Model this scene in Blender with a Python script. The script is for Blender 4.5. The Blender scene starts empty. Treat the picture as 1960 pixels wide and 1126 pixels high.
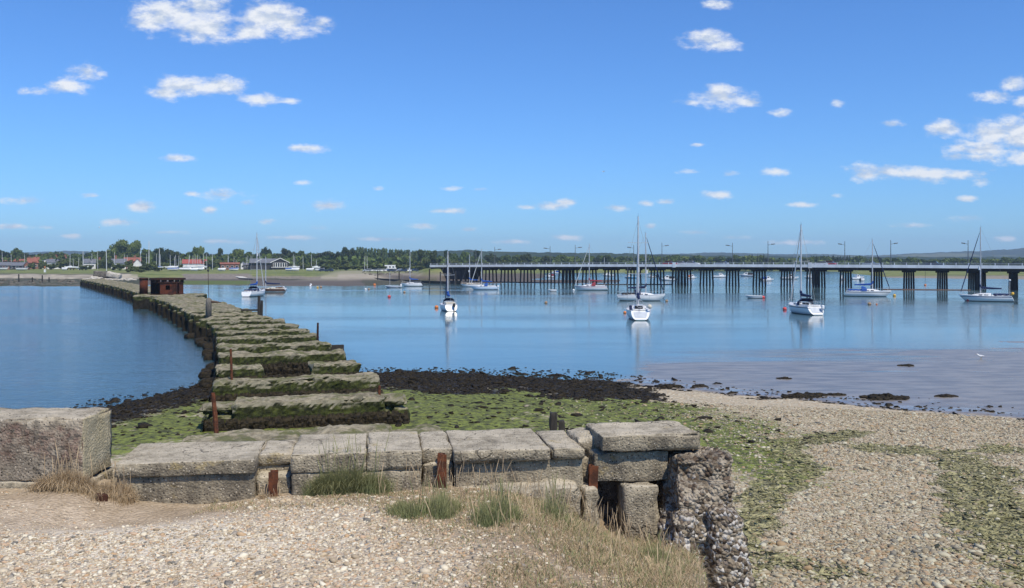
import bpy, bmesh, math, random
import numpy as np
from mathutils import Vector, Matrix, noise as mnoise

# ------------------------------------------------------------------ camera, world, sun, exposure
S = bpy.context.scene
COL = S.collection
R = math.radians
FPX, CX, HY, H = 1697.0, 980.0, 503.0, 6.5        # focal length in photo pixels, centre column, horizon row, eye height

cam_data = bpy.data.cameras.new("camera")
cam = bpy.data.objects.new("camera", cam_data)
COL.objects.link(cam)
cam.location = (0, 0, H)
cam.rotation_euler = (R(90), 0, 0)
cam_data.sensor_width = 36
cam_data.sensor_fit = 'HORIZONTAL'
cam_data.lens = 36 * FPX / 1960
cam_data.shift_y = -(563 - HY) / 1960
cam_data.clip_start = 0.1
cam_data.clip_end = 20000
S.camera = cam

SUN_EL, SUN_AZ = R(56), R(147)                    # azimuth clockwise from +Y
sun_dir = Vector((math.sin(SUN_AZ) * math.cos(SUN_EL), math.cos(SUN_AZ) * math.cos(SUN_EL), math.sin(SUN_EL)))
sl = bpy.data.lights.new("sun", 'SUN')
sl.energy = 4.6
sl.angle = R(0.5)
sl.color = (1.0, 0.925, 0.79)
so = bpy.data.objects.new("sun", sl)
COL.objects.link(so)
so.rotation_euler = sun_dir.to_track_quat('Z', 'Y').to_euler()

S.view_settings.view_transform = 'Standard'
S.view_settings.look = 'None'
S.view_settings.exposure = 0.0
S.view_settings.gamma = 1.0
S.cycles.use_denoising = True
S.cycles.max_bounces = 6
S.cycles.transparent_max_bounces = 8
S.cycles.volume_bounces = 0

CLOUDS = [  # px, py, half width, half height (photo pixels), faintness
 (330,28,85,34,0),(395,55,70,30,0),(300,40,60,22,0.1),(390,15,60,30,0),(515,35,75,32,0),(480,60,60,18,0.15),(555,45,55,26,0.1),(610,47,35,16,0.45),
 (165,140,42,18,0.3),(130,165,50,16,0.4),(80,175,50,8,0.75),(350,165,60,20,0.1),(320,178,45,15,0.2),(420,165,55,20,0.1),(495,190,40,13,0.35),(555,193,24,7,0.7),
 (345,304,48,9,0.5),(580,285,44,9,0.45),(578,350,22,6,0.65),(425,372,45,12,0.25),(370,372,25,7,0.6),(470,388,18,6,0.7),(273,396,32,10,0.25),(172,374,24,5,0.6),(402,403,16,7,0.55),
 (630,395,36,11,0.35),(228,425,32,8,0.4),(512,424,24,6,0.6),(607,436,24,6,0.65),(868,361,30,5,0.6),(918,363,22,4,0.7),(855,404,40,6,0.5),(805,433,34,7,0.5),(725,361,14,5,0.75),
 (895,439,20,5,0.6),(1055,394,55,8,0.45),(1085,388,24,8,0.3),(1010,397,26,6,0.5),(1275,387,20,7,0.35),(1235,390,20,7,0.65),(1372,374,34,9,0.3),(1243,434,16,6,0.5),
 (1355,75,48,20,0.1),(1380,85,40,14,0.2),(1365,8,34,12,0.55),(1380,186,62,20,0.0),(1375,176,36,18,0.0),(1430,196,34,10,0.25),(1330,196,44,7,0.6),(1495,216,24,9,0.45),(1600,198,14,10,0.65),
 (1335,278,18,5,0.65),(1325,329,28,7,0.7),(1395,333,20,7,0.65),(1480,328,40,8,0.55),(1705,238,30,8,0.5),(1810,248,46,17,0.2),(1905,185,40,12,0.25),(1935,160,30,16,0.3),(1955,195,18,14,0.4),
 (1900,255,62,28,0.05),(1945,260,62,40,0.0),(1880,285,70,22,0.15),(1860,300,70,10,0.3),(1960,300,40,16,0.4),(1690,330,72,16,0.0),(1770,333,70,16,0.05),(1840,335,62,11,0.3),(1660,336,40,13,0.15),(1880,347,22,10,0.5),
 (1540,392,34,6,0.5),(1850,381,24,6,0.5),(1850,420,36,8,0.5),(1740,432,40,6,0.6),(1925,458,30,6,0.6),(1600,375,14,5,0.75),(40,384,55,8,0.65),(20,434,55,6,0.5),(90,435,22,5,0.55),
 (130,452,30,5,0.65),(330,445,40,5,0.65),(560,455,50,5,0.6),(740,458,60,5,0.6),(980,463,50,5,0.6),(1080,455,40,6,0.55),(1180,398,36,6,0.7),(1330,445,30,5,0.65),(1520,465,60,5,0.65),(1400,455,40,5,0.7),(440,463,60,5,0.65),
]
W = bpy.data.worlds.new("World")
S.world = W
W.use_nodes = True
wt = W.node_tree
wt.nodes.clear()
def wn(t, **kw):
    n = wt.nodes.new(t)
    for k, v in kw.items():
        setattr(n, k, v)
    return n
def wl(a, b): wt.links.new(a, b)
def wmath(op, a, b=None, c=None, clamp=False):
    n = wn('ShaderNodeMath', operation=op, use_clamp=clamp)
    for i, v in enumerate((a, b, c)):
        if v is None: continue
        if isinstance(v, (int, float)): n.inputs[i].default_value = v
        else: wl(v, n.inputs[i])
    return n.outputs[0]
sky = wn('ShaderNodeTexSky', sky_type='NISHITA')
sky.sun_disc = False
sky.sun_elevation = SUN_EL
sky.sun_rotation = SUN_AZ
sky.altitude = 0
sky.air_density = 1.0
sky.dust_density = 0.35
sky.ozone_density = 2.2
tint = wn('ShaderNodeMix', data_type='RGBA', blend_type='MULTIPLY')
tint.inputs[0].default_value = 1.0
wl(sky.outputs[0], tint.inputs[6])
tint.inputs[7].default_value = (0.49, 0.87, 1.40, 1)
tc = wn('ShaderNodeTexCoord')
sep = wn('ShaderNodeSeparateXYZ')
wl(tc.outputs['Generated'], sep.inputs[0])
yy = wmath('MAXIMUM', sep.outputs[1], 0.02)
uu = wmath('DIVIDE', sep.outputs[0], yy)
vv = wmath('DIVIDE', sep.outputs[2], yy)
comb = wn('ShaderNodeCombineXYZ')
wl(uu, comb.inputs[0]); wl(vv, comb.inputs[1])
n1 = wn('ShaderNodeTexNoise'); n1.inputs['Scale'].default_value = 30; n1.inputs['Detail'].default_value = 8; n1.inputs['Roughness'].default_value = 0.55
n2 = wn('ShaderNodeTexNoise'); n2.inputs['Scale'].default_value = 95; n2.inputs['Detail'].default_value = 4; n2.inputs['Roughness'].default_value = 0.6
stretch = wn('ShaderNodeVectorMath', operation='MULTIPLY'); stretch.inputs[1].default_value = (1, 1.9, 1)
wl(comb.outputs[0], stretch.inputs[0])
wl(stretch.outputs[0], n1.inputs['Vector']); wl(stretch.outputs[0], n2.inputs['Vector'])
acc = None
for (cx, cy, hw, hh, fb) in CLOUDS:
    a, b = hw / FPX * 1.05, hh / FPX * 1.15
    m = wn('ShaderNodeVectorMath', operation='MULTIPLY_ADD')
    wl(comb.outputs[0], m.inputs[0])
    m.inputs[1].default_value = (1 / a, 1 / b, 0)
    m.inputs[2].default_value = (-(cx - CX) / FPX / a, -(HY - cy) / FPX / b, fb * 0.76)
    ln = wn('ShaderNodeVectorMath', operation='LENGTH')
    wl(m.outputs[0], ln.inputs[0])
    acc = ln.outputs['Value'] if acc is None else wmath('SMOOTH_MIN', acc, ln.outputs['Value'], 0.18)
n3 = wn('ShaderNodeTexNoise'); n3.inputs['Scale'].default_value = 260; n3.inputs['Detail'].default_value = 4; n3.inputs['Roughness'].default_value = 0.55
wl(stretch.outputs[0], n3.inputs['Vector'])
nz = wmath('ADD', wmath('MULTIPLY', wmath('SUBTRACT', n1.outputs[0], 0.5), 2.0), wmath('MULTIPLY', wmath('SUBTRACT', n2.outputs[0], 0.5), 0.8))
nz = wmath('ADD', nz, wmath('MULTIPLY', wmath('SUBTRACT', n3.outputs[0], 0.5), 0.25))
dens = wmath('SUBTRACT', wmath('ADD', 1.08, nz), acc)
cov = wn('ShaderNodeMapRange', interpolation_type='SMOOTHSTEP')
wl(dens, cov.inputs[0]); cov.inputs[1].default_value = -0.02; cov.inputs[2].default_value = 0.95
front = wmath('GREATER_THAN', sep.outputs[1], 0.05)
cmask = wmath('MULTIPLY', cov.outputs[0], front)
cmask = wmath('MULTIPLY', cmask, 0.95)
shade = wn('ShaderNodeMapRange')
n1b = wn('ShaderNodeTexNoise'); n1b.inputs['Scale'].default_value = 30; n1b.inputs['Detail'].default_value = 8; n1b.inputs['Roughness'].default_value = 0.55
up = wn('ShaderNodeVectorMath', operation='ADD'); up.inputs[1].default_value = (0.004, 0.016, 0); wl(stretch.outputs[0], up.inputs[0]); wl(up.outputs[0], n1b.inputs['Vector'])
wl(wmath('SUBTRACT', n1.outputs[0], n1b.outputs[0]), shade.inputs[0]); shade.inputs[1].default_value = -0.12; shade.inputs[2].default_value = 0.06
ccol = wn('ShaderNodeMix', data_type='RGBA')
wl(shade.outputs[0], ccol.inputs[0])
ccol.inputs[6].default_value = (5.3, 6.0, 7.1, 1)
ccol.inputs[7].default_value = (8.0, 8.2, 8.5, 1)
cm = wn('ShaderNodeMix', data_type='RGBA')
wl(cmask, cm.inputs[0]); wl(tint.outputs[2], cm.inputs[6]); wl(ccol.outputs[2], cm.inputs[7])
bg = wn('ShaderNodeBackground'); bg.inputs[1].default_value = 0.115
wl(cm.outputs[2], bg.inputs[0])
wo = wn('ShaderNodeOutputWorld'); wl(bg.outputs[0], wo.inputs[0])
W.cycles.sampling_method = 'MANUAL'
W.cycles.sample_map_resolution = 512

# ------------------------------------------------------------------ helpers
rng = np.random.default_rng(7)
random.seed(7)

def gpos(px, py, z=0.0):
    """place in the world seen in column px whose height z meets row py"""
    Y = (H - z) * FPX / (py - HY)
    return ((px - CX) / FPX * Y, Y)
def colx(px, Y): return (px - CX) / FPX * Y
def rowz(py, Y): return H - (py - HY) * Y / FPX

def tag(o, label=None, cat=None, group=None, kind=None):
    if label: o["label"] = label
    if cat: o["category"] = cat
    if group: o["group"] = group
    if kind: o["kind"] = kind
    return o
def empty(name, loc=(0, 0, 0), rz=0.0):
    o = bpy.data.objects.new(name, None)
    o.empty_display_size = 0.3
    o.location = loc
    o.rotation_euler = (0, 0, rz)
    COL.objects.link(o)
    return o
def copy_tree(o, parent=None):
    kids = [c for c in o.children]
    c = o.copy()
    COL.objects.link(c)
    if parent is not None: c.parent = parent
    for k in kids: copy_tree(k, c)
    return c
def link(name, me, mat=None, parent=None, smooth=False):
    if mat is not None:
        for m in (mat if isinstance(mat, (list, tuple)) else [mat]): me.materials.append(m)
    if smooth: me.polygons.foreach_set('use_smooth', [True] * len(me.polygons))
    o = bpy.data.objects.new(name, me)
    COL.objects.link(o)
    if parent is not None: o.parent = parent
    return o
def np_mesh(name, V, F):
    """V (n,3) array, F (m,k) array of equal-sized faces"""
    V = np.ascontiguousarray(V, dtype=np.float32); F = np.ascontiguousarray(F, dtype=np.int32)
    me = bpy.data.meshes.new(name)
    k = F.shape[1]
    me.vertices.add(len(V)); me.vertices.foreach_set('co', V.ravel())
    me.loops.add(F.size); me.loops.foreach_set('vertex_index', F.ravel())
    me.polygons.add(len(F))
    me.polygons.foreach_set('loop_start', np.arange(len(F), dtype=np.int32) * k)
    me.polygons.foreach_set('loop_total', np.full(len(F), k, dtype=np.int32))
    me.update(calc_edges=True)
    return me
def attr(me, name, vals):
    a = me.attributes.new(name, 'FLOAT', 'POINT')
    a.data.foreach_set('value', np.ascontiguousarray(vals, dtype=np.float32))

class MB:
    def __init__(s): s.v = []; s.f = []; s.mi = []; s.cur = 0
    def add(s, vs, fs):
        o = len(s.v); s.v += [tuple(p) for p in vs]; s.f += [tuple(i + o for i in f) for f in fs]; s.mi += [s.cur] * len(fs); return s
    def box(s, x0, x1, y0, y1, z0, z1):
        return s.add([(x0,y0,z0),(x1,y0,z0),(x1,y1,z0),(x0,y1,z0),(x0,y0,z1),(x1,y0,z1),(x1,y1,z1),(x0,y1,z1)],
                     [(0,3,2,1),(4,5,6,7),(0,1,5,4),(1,2,6,5),(2,3,7,6),(3,0,4,7)])
    def prism(s, poly, z0, z1):
        n = len(poly)
        return s.add([(x, y, z0) for x, y in poly] + [(x, y, z1) for x, y in poly],
                     [tuple(range(n - 1, -1, -1)), tuple(range(n, 2 * n))] + [(i, (i + 1) % n, n + (i + 1) % n, n + i) for i in range(n)])
    def extrude_y(s, poly, y0, y1):          # poly in (x, z)
        n = len(poly)
        return s.add([(x, y0, z) for x, z in poly] + [(x, y1, z) for x, z in poly],
                     [tuple(range(n)), tuple(range(2 * n - 1, n - 1, -1))] + [((i + 1) % n, i, n + i, n + (i + 1) % n) for i in range(n)])
    def extrude_x(s, poly, x0, x1):          # poly in (y, z)
        n = len(poly)
        return s.add([(x0, y, z) for y, z in poly] + [(x1, y, z) for y, z in poly],
                     [tuple(range(n - 1, -1, -1)), tuple(range(n, 2 * n))] + [(i, (i + 1) % n, n + (i + 1) % n, n + i) for i in range(n)])
    def tube(s, pts, r, n=6, cap=True):
        pts = [Vector(p) for p in pts]
        rs = r if isinstance(r, (list, tuple)) else [r] * len(pts)
        vs, fs = [], []
        for i, p in enumerate(pts):
            d = (pts[min(i + 1, len(pts) - 1)] - pts[max(i - 1, 0)])
            if d.length < 1e-9: d = Vector((0, 0, 1))
            d.normalize()
            a = d.orthogonal() if abs(d.z) < 0.99 else Vector((1, 0, 0))
            a = (a - d * a.dot(d)).normalized(); b = d.cross(a)
            for k in range(n):
                t = 2 * math.pi * k / n
                vs.append(p + (a * math.cos(t) + b * math.sin(t)) * rs[i])
        for i in range(len(pts) - 1):
            for k in range(n):
                k2 = (k + 1) % n
                fs.append((i * n + k, i * n + k2, (i + 1) * n + k2, (i + 1) * n + k))
        if cap:
            fs.append(tuple(range(n - 1, -1, -1))); fs.append(tuple(range((len(pts) - 1) * n, len(pts) * n)))
        return s.add(vs, fs)
    def lathe(s, prof, n=12, c=(0, 0, 0)):   # prof list of (r, z)
        vs, fs = [], []
        for r, z in prof:
            for k in range(n):
                t = 2 * math.pi * k / n
                vs.append((c[0] + r * math.cos(t), c[1] + r * math.sin(t), c[2] + z))
        for i in range(len(prof) - 1):
            for k in range(n):
                k2 = (k + 1) % n
                fs.append((i * n + k, i * n + k2, (i + 1) * n + k2, (i + 1) * n + k))
        fs.append(tuple(range(n - 1, -1, -1))); fs.append(tuple(range((len(prof) - 1) * n, len(prof) * n)))
        return s.add(vs, fs)
    def ball(s, c, r, n=10, m=6, sz=1.0):
        prof = [(max(0.001, r * math.sin(math.pi * i / m)), -r * sz * math.cos(math.pi * i / m)) for i in range(m + 1)]
        return s.lathe(prof, n, c)
    def grid(s, rows):                        # rows of points, equal length
        n = len(rows[0])
        return s.add([p for r in rows for p in r], [(i * n + j, i * n + j + 1, (i + 1) * n + j + 1, (i + 1) * n + j) for i in range(len(rows) - 1) for j in range(n - 1)])
    def mesh(s, name):
        me = bpy.data.meshes.new(name); me.from_pydata(s.v, [], s.f)
        if any(s.mi): me.polygons.foreach_set('material_index', s.mi)
        me.update(); return me
    def build(s, name, mat, parent=None, smooth=False):
        return link(name, s.mesh(name), mat, parent, smooth)

# numpy value noise
_perm = np.random.default_rng(3).permutation(512)
_vals = np.random.default_rng(4).random(512)
def vnoise(x, y, seed=0):
    xi = np.floor(x).astype(np.int64); yi = np.floor(y).astype(np.int64)
    xf = x - xi; yf = y - yi
    xf = xf * xf * (3 - 2 * xf); yf = yf * yf * (3 - 2 * yf)
    def h(a, b): return _vals[(_perm[(a + seed * 17) % 512] + b * 31 + seed) % 512 % 512]
    def hh(a, b): return _vals[_perm[(_perm[(a + seed * 17) % 512] + b) % 512]]
    return (hh(xi, yi) * (1 - xf) + hh(xi + 1, yi) * xf) * (1 - yf) + (hh(xi, yi + 1) * (1 - xf) + hh(xi + 1, yi + 1) * xf) * yf
def fbm(x, y, oct=4, seed=0):
    s = 0; a = 0.5; t = 0
    for i in range(oct):
        s = s + a * vnoise(x, y, seed + i); t += a; a *= 0.5; x = x * 2.03 + 13.7; y = y * 2.03 + 7.3
    return s / t
def sstep(a, b, x):
    t = np.clip((x - a) / (b - a), 0, 1)
    return t * t * (3 - 2 * t)

# ------------------------------------------------------------------ material helpers
class NT:
    def __init__(s, name):
        s.m = bpy.data.materials.new(name); s.m.use_nodes = True
        s.t = s.m.node_tree; s.b = s.t.nodes['Principled BSDF']; s.out = s.t.nodes['Material Output']
        s.geo = s.t.nodes.new('ShaderNodeNewGeometry'); s.tc = s.t.nodes.new('ShaderNodeTexCoord')
        s.pos = s.geo.outputs['Position']; s.obj = s.tc.outputs['Object']
    def l(s, a, b): s.t.links.new(a, b)
    def put(s, sock, v):
        if isinstance(v, (int, float)): sock.default_value = v
        elif isinstance(v, (tuple, list)): sock.default_value = tuple(v) + ((1,) if len(v) == 3 and len(sock.default_value) == 4 else ())
        else: s.l(v, sock)
    def noise(s, vec, scale, detail=4, rough=0.55, dist=0.0):
        n = s.t.nodes.new('ShaderNodeTexNoise'); s.l(vec, n.inputs['Vector'])
        n.inputs['Scale'].default_value = scale; n.inputs['Detail'].default_value = detail; n.inputs['Roughness'].default_value = rough; n.inputs['Distortion'].default_value = dist
        return n.outputs[0]
    def voro(s, vec, scale, feature='F1'):
        n = s.t.nodes.new('ShaderNodeTexVoronoi'); n.feature = feature; s.l(vec, n.inputs['Vector']); n.inputs['Scale'].default_value = scale
        return n
    def math(s, op, a, b=None, c=None, clamp=False):
        n = s.t.nodes.new('ShaderNodeMath'); n.operation = op; n.use_clamp = clamp
        for i, v in enumerate((a, b, c)):
            if v is not None: s.put(n.inputs[i], v)
        return n.outputs[0]
    def rng(s, v, a, b, c=0.0, d=1.0, smooth=True):
        n = s.t.nodes.new('ShaderNodeMapRange')
        if smooth: n.interpolation_type = 'SMOOTHSTEP'
        s.put(n.inputs[0], v)
        for i, q in enumerate((a, b, c, d)): s.put(n.inputs[i + 1], q)
        return n.outputs[0]
    def mix(s, f, a, b, mode='MIX'):
        n = s.t.nodes.new('ShaderNodeMix'); n.data_type = 'RGBA'; n.blend_type = mode
        s.put(n.inputs[0], f); s.put(n.inputs[6], a); s.put(n.inputs[7], b)
        return n.outputs[2]
    def ramp(s, v, stops, const=False):
        n = s.t.nodes.new('ShaderNodeValToRGB'); s.put(n.inputs[0], v)
        e = n.color_ramp.elements
        if const: n.color_ramp.interpolation = 'CONSTANT'
        while len(e) < len(stops): e.new(0.5)
        for q, (p, c) in zip(e, stops): q.position = p; q.color = tuple(c) + (1,)
        return n.outputs[0]
    def attr(s, name):
        n = s.t.nodes.new('ShaderNodeAttribute'); n.attribute_name = name; return n.outputs['Fac']
    def sep(s, v):
        n = s.t.nodes.new('ShaderNodeSeparateXYZ'); s.l(v, n.inputs[0]); return n.outputs
    def vmul(s, v, xyz):
        n = s.t.nodes.new('ShaderNodeVectorMath'); n.operation = 'MULTIPLY'; s.l(v, n.inputs[0]); n.inputs[1].default_value = xyz; return n.outputs[0]
    def bump(s, h, strength=0.5, dist=0.02, normal=None):
        n = s.t.nodes.new('ShaderNodeBump'); s.put(n.inputs['Strength'], strength); n.inputs['Distance'].default_value = dist
        s.l(h, n.inputs['Height'])
        if normal is not None: s.l(normal, n.inputs['Normal'])
        return n.outputs[0]
    def objrand(s):
        n = s.t.nodes.new('ShaderNodeObjectInfo'); return n.outputs['Random']
    def done(s, col=None, rough=0.8, normal=None, spec=0.5, metal=0.0):
        if col is not None: s.put(s.b.inputs['Base Color'], col)
        s.put(s.b.inputs['Roughness'], rough); s.put(s.b.inputs['Specular IOR Level'], spec); s.put(s.b.inputs['Metallic'], metal)
        if normal is not None: s.l(normal, s.b.inputs['Normal'])
        return s.m

def simple(name, c1, c2=None, scale=3.0, rough=0.6, bump=0.0, bdist=0.01, spec=0.4, metal=0.0, stretch=None, detail=5):
    n = NT(name)
    v = n.obj if stretch is None else n.vmul(n.obj, stretch)
    f = n.noise(v, scale, detail)
    col = n.mix(n.rng(f, 0.35, 0.65), c1, c2 if c2 else tuple(0.82 * q for q in c1))
    nm = n.bump(f, bump, bdist) if bump else None
    return n.done(col, rough, nm, spec, metal)

STONES = [(0.0,(0.340,0.258,0.157)),(0.12,(0.500,0.390,0.242)),(0.24,(0.420,0.336,0.225)),(0.36,(0.660,0.575,0.408)),(0.47,(0.460,0.292,0.145)),(0.56,(0.560,0.463,0.315)),(0.68,(0.270,0.234,0.183)),(0.76,(0.720,0.643,0.476)),(0.87,(0.500,0.332,0.196)),(0.95,(0.130,0.117,0.093))]
def pebble_mat(name, mult=(1, 1, 1)):
    n = NT(name)
    c = n.ramp(n.attr('tone'), STONES, const=True)
    f = n.noise(n.pos, 60, 4)
    c = n.mix(n.rng(f, 0.3, 0.7, 0.0, 0.3), c, (0.45, 0.40, 0.33))
    if mult != (1, 1, 1): c = n.mix(1.0, c, mult, 'MULTIPLY')
    return n.done(c, 0.7, n.bump(f, 0.3, 0.004), 0.35)

def ground_mat():
    n = NT('shore_ground')
    # fine stones of the bank and coarser stones of the beach
    v1 = n.voro(n.pos, 30); v2 = n.voro(n.pos, 13)
    s1 = n.sep(v1.outputs['Color'])[0]; s2 = n.sep(v2.outputs['Color'])[0]
    st1 = n.ramp(s1, STONES, True); st2 = n.ramp(s2, STONES, True)
    big = n.noise(n.pos, 0.7, 5); mid = n.noise(n.pos, 4, 5); fine = n.noise(n.pos, 28, 5)
    bank = n.mix(0.5, st1, n.mix(big, (0.52, 0.42, 0.30), (0.64, 0.54, 0.41)))
    beach = n.mix(0.45, st2, n.mix(mid, (0.27, 0.235, 0.155), (0.40, 0.35, 0.25)))
    col = n.mix(n.attr('bank'), beach, bank)
    h1 = n.math('MULTIPLY', v1.outputs['Distance'], -1); h2 = n.math('MULTIPLY', v2.outputs['Distance'], -1)
    sand = n.mix(n.rng(n.math('ADD', n.math('MULTIPLY', fine, 0.5), n.math('MULTIPLY', mid, 0.5)), 0.35, 0.65), (0.36, 0.275, 0.18), (0.56, 0.45, 0.32))
    col = n.mix(n.attr('sand'), col, sand)
    pale = n.mix(fine, (0.60, 0.53, 0.41), (0.74, 0.66, 0.52))
    col = n.mix(n.math('MULTIPLY', n.attr('pale'), 0.75), col, pale)
    dry = n.mix(fine, (0.17, 0.12, 0.07), (0.36, 0.265, 0.165))
    col = n.mix(n.math('MULTIPLY', n.attr('grassy'), 0.8), col, dry)
    strand = n.mix(n.rng(n.noise(n.vmul(n.pos, (1, 1, 1)), 6, 6), 0.35, 0.68), (0.075, 0.068, 0.032), (0.33, 0.30, 0.15))
    col = n.mix(n.rng(n.math('ADD', n.attr('strand'), n.math('MULTIPLY', n.math('SUBTRACT', mid, 0.5), 0.8)), 0.35, 0.65), col, strand)
    alg = n.mix(n.rng(n.math('ADD', n.math('MULTIPLY', n.noise(n.pos, 5, 7, 0.7), 0.6), n.math('MULTIPLY', mid, 0.4)), 0.40, 0.60), (0.036, 0.036, 0.014), (0.20, 0.23, 0.04))
    col = n.mix(n.rng(n.math('ADD', n.attr('algae'), n.math('MULTIPLY', n.math('SUBTRACT', mid, 0.5), 1.2)), 0.3, 0.7), col, alg)
    weed = n.mix(n.rng(n.noise(n.pos, 7, 6), 0.4, 0.7), (0.013, 0.010, 0.006), (0.062, 0.047, 0.026))
    wm = n.rng(n.math('ADD', n.attr('weed'), n.math('MULTIPLY', n.math('SUBTRACT', mid, 0.5), 0.9)), 0.3, 0.7)
    col = n.mix(wm, col, weed)
    mud = n.mix(n.rng(n.noise(n.vmul(n.pos, (0.5, 1.6, 1)), 0.9, 6), 0.35, 0.65), (0.15, 0.13, 0.107), (0.25, 0.22, 0.18))
    mm = n.attr('mud')
    col = n.mix(mm, col, mud)
    rough = n.rng(mm, 0, 1, 0.85, 0.30)
    rough = n.math('SUBTRACT', rough, n.math('MULTIPLY', wm, 0.25))
    hb = n.mix(n.attr('bank'), h2, h1)
    hh = n.math('ADD', n.math('MULTIPLY', hb, n.math('SUBTRACT', 1.0, mm)), n.math('MULTIPLY', fine, 0.6))
    nm = n.bump(hh, n.rng(mm, 0, 1, 0.8, 0.12), 0.03)
    return n.done(col, rough, nm, 0.35)

def far_mat():
    n = NT('far_shore_ground')
    f = n.noise(n.pos, 0.25, 8, 0.65); g = n.noise(n.vmul(n.pos, (0.3, 1, 1)), 0.12, 6); fine = n.noise(n.pos, 1.3, 6, 0.7)
    mud = n.mix(g, (0.075, 0.062, 0.05), (0.15, 0.125, 0.10))
    col = mud
    col = n.mix(n.attr('weed'), col, n.mix(n.rng(fine, 0.35, 0.65), (0.018, 0.018, 0.010), (0.105, 0.105, 0.055)))
    col = n.mix(n.attr('sand'), col, n.mix(f, (0.36, 0.31, 0.215), (0.64, 0.56, 0.42)))
    col = n.mix(n.attr('stone'), col, n.mix(n.rng(fine, 0.35, 0.65), (0.12, 0.10, 0.08), (0.30, 0.255, 0.20)))
    col = n.mix(n.attr('spit'), col, n.mix(fine, (0.06, 0.085, 0.02), (0.14, 0.165, 0.045)))
    grass = n.mix(n.rng(n.math('ADD', f, n.math('MULTIPLY', n.math('SUBTRACT', g, 0.5), 1.0)), 0.35, 0.65), (0.105, 0.135, 0.032), (0.22, 0.225, 0.075))
    col = n.mix(n.attr('grass'), col, grass)
    return n.done(col, 0.9, n.bump(fine, 0.6, 0.25), 0.2)

def water_mat():
    n = NT('sea_water')
    p = n.sep(n.pos)
    # rippled patch to the west of the ruined viaduct, calm to the east
    side = n.attr('ripple')
    w1 = n.noise(n.vmul(n.pos, (0.8, 1.9, 1)), 1.5, 5, 0.6, 0.3)
    w2 = n.noise(n.vmul(n.pos, (0.35, 1.0, 1)), 0.35, 3, 0.5, 0.2)
    patch = n.rng(n.noise(n.vmul(n.pos, (0.012, 0.045, 1)), 1.0, 3), 0.4, 0.62)
    calm = n.math('ADD', 0.022, n.math('MULTIPLY', patch, 0.04))
    st = n.math('ADD', calm, n.math('MULTIPLY', side, 0.15))
    h = n.math('ADD', w1, n.math('MULTIPLY', w2, 1.4))
    st = n.math('MULTIPLY', st, n.rng(p[1], 140, 330, 1.0, 0.12))
    nm = n.bump(h, st, 0.30)
    col = n.mix(side, (0.070, 0.125, 0.135), (0.040, 0.085, 0.105))
    col = n.mix(n.attr('shallow'), col, n.mix(n.rng(n.noise(n.vmul(n.pos, (0.5, 1.6, 1)), 0.9, 6), 0.35, 0.65), (0.15, 0.135, 0.11), (0.25, 0.225, 0.18)))
    n.b.inputs['IOR'].default_value = 1.333
    return n.done(col, n.math('ADD', n.math('ADD', 0.05, n.math('MULTIPLY', patch, 0.06)), n.math('ADD', n.rng(p[1], 140, 330, 0.0, 0.05), n.math('MULTIPLY', n.attr('shallow'), 0.20))), nm, 0.5)

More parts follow.
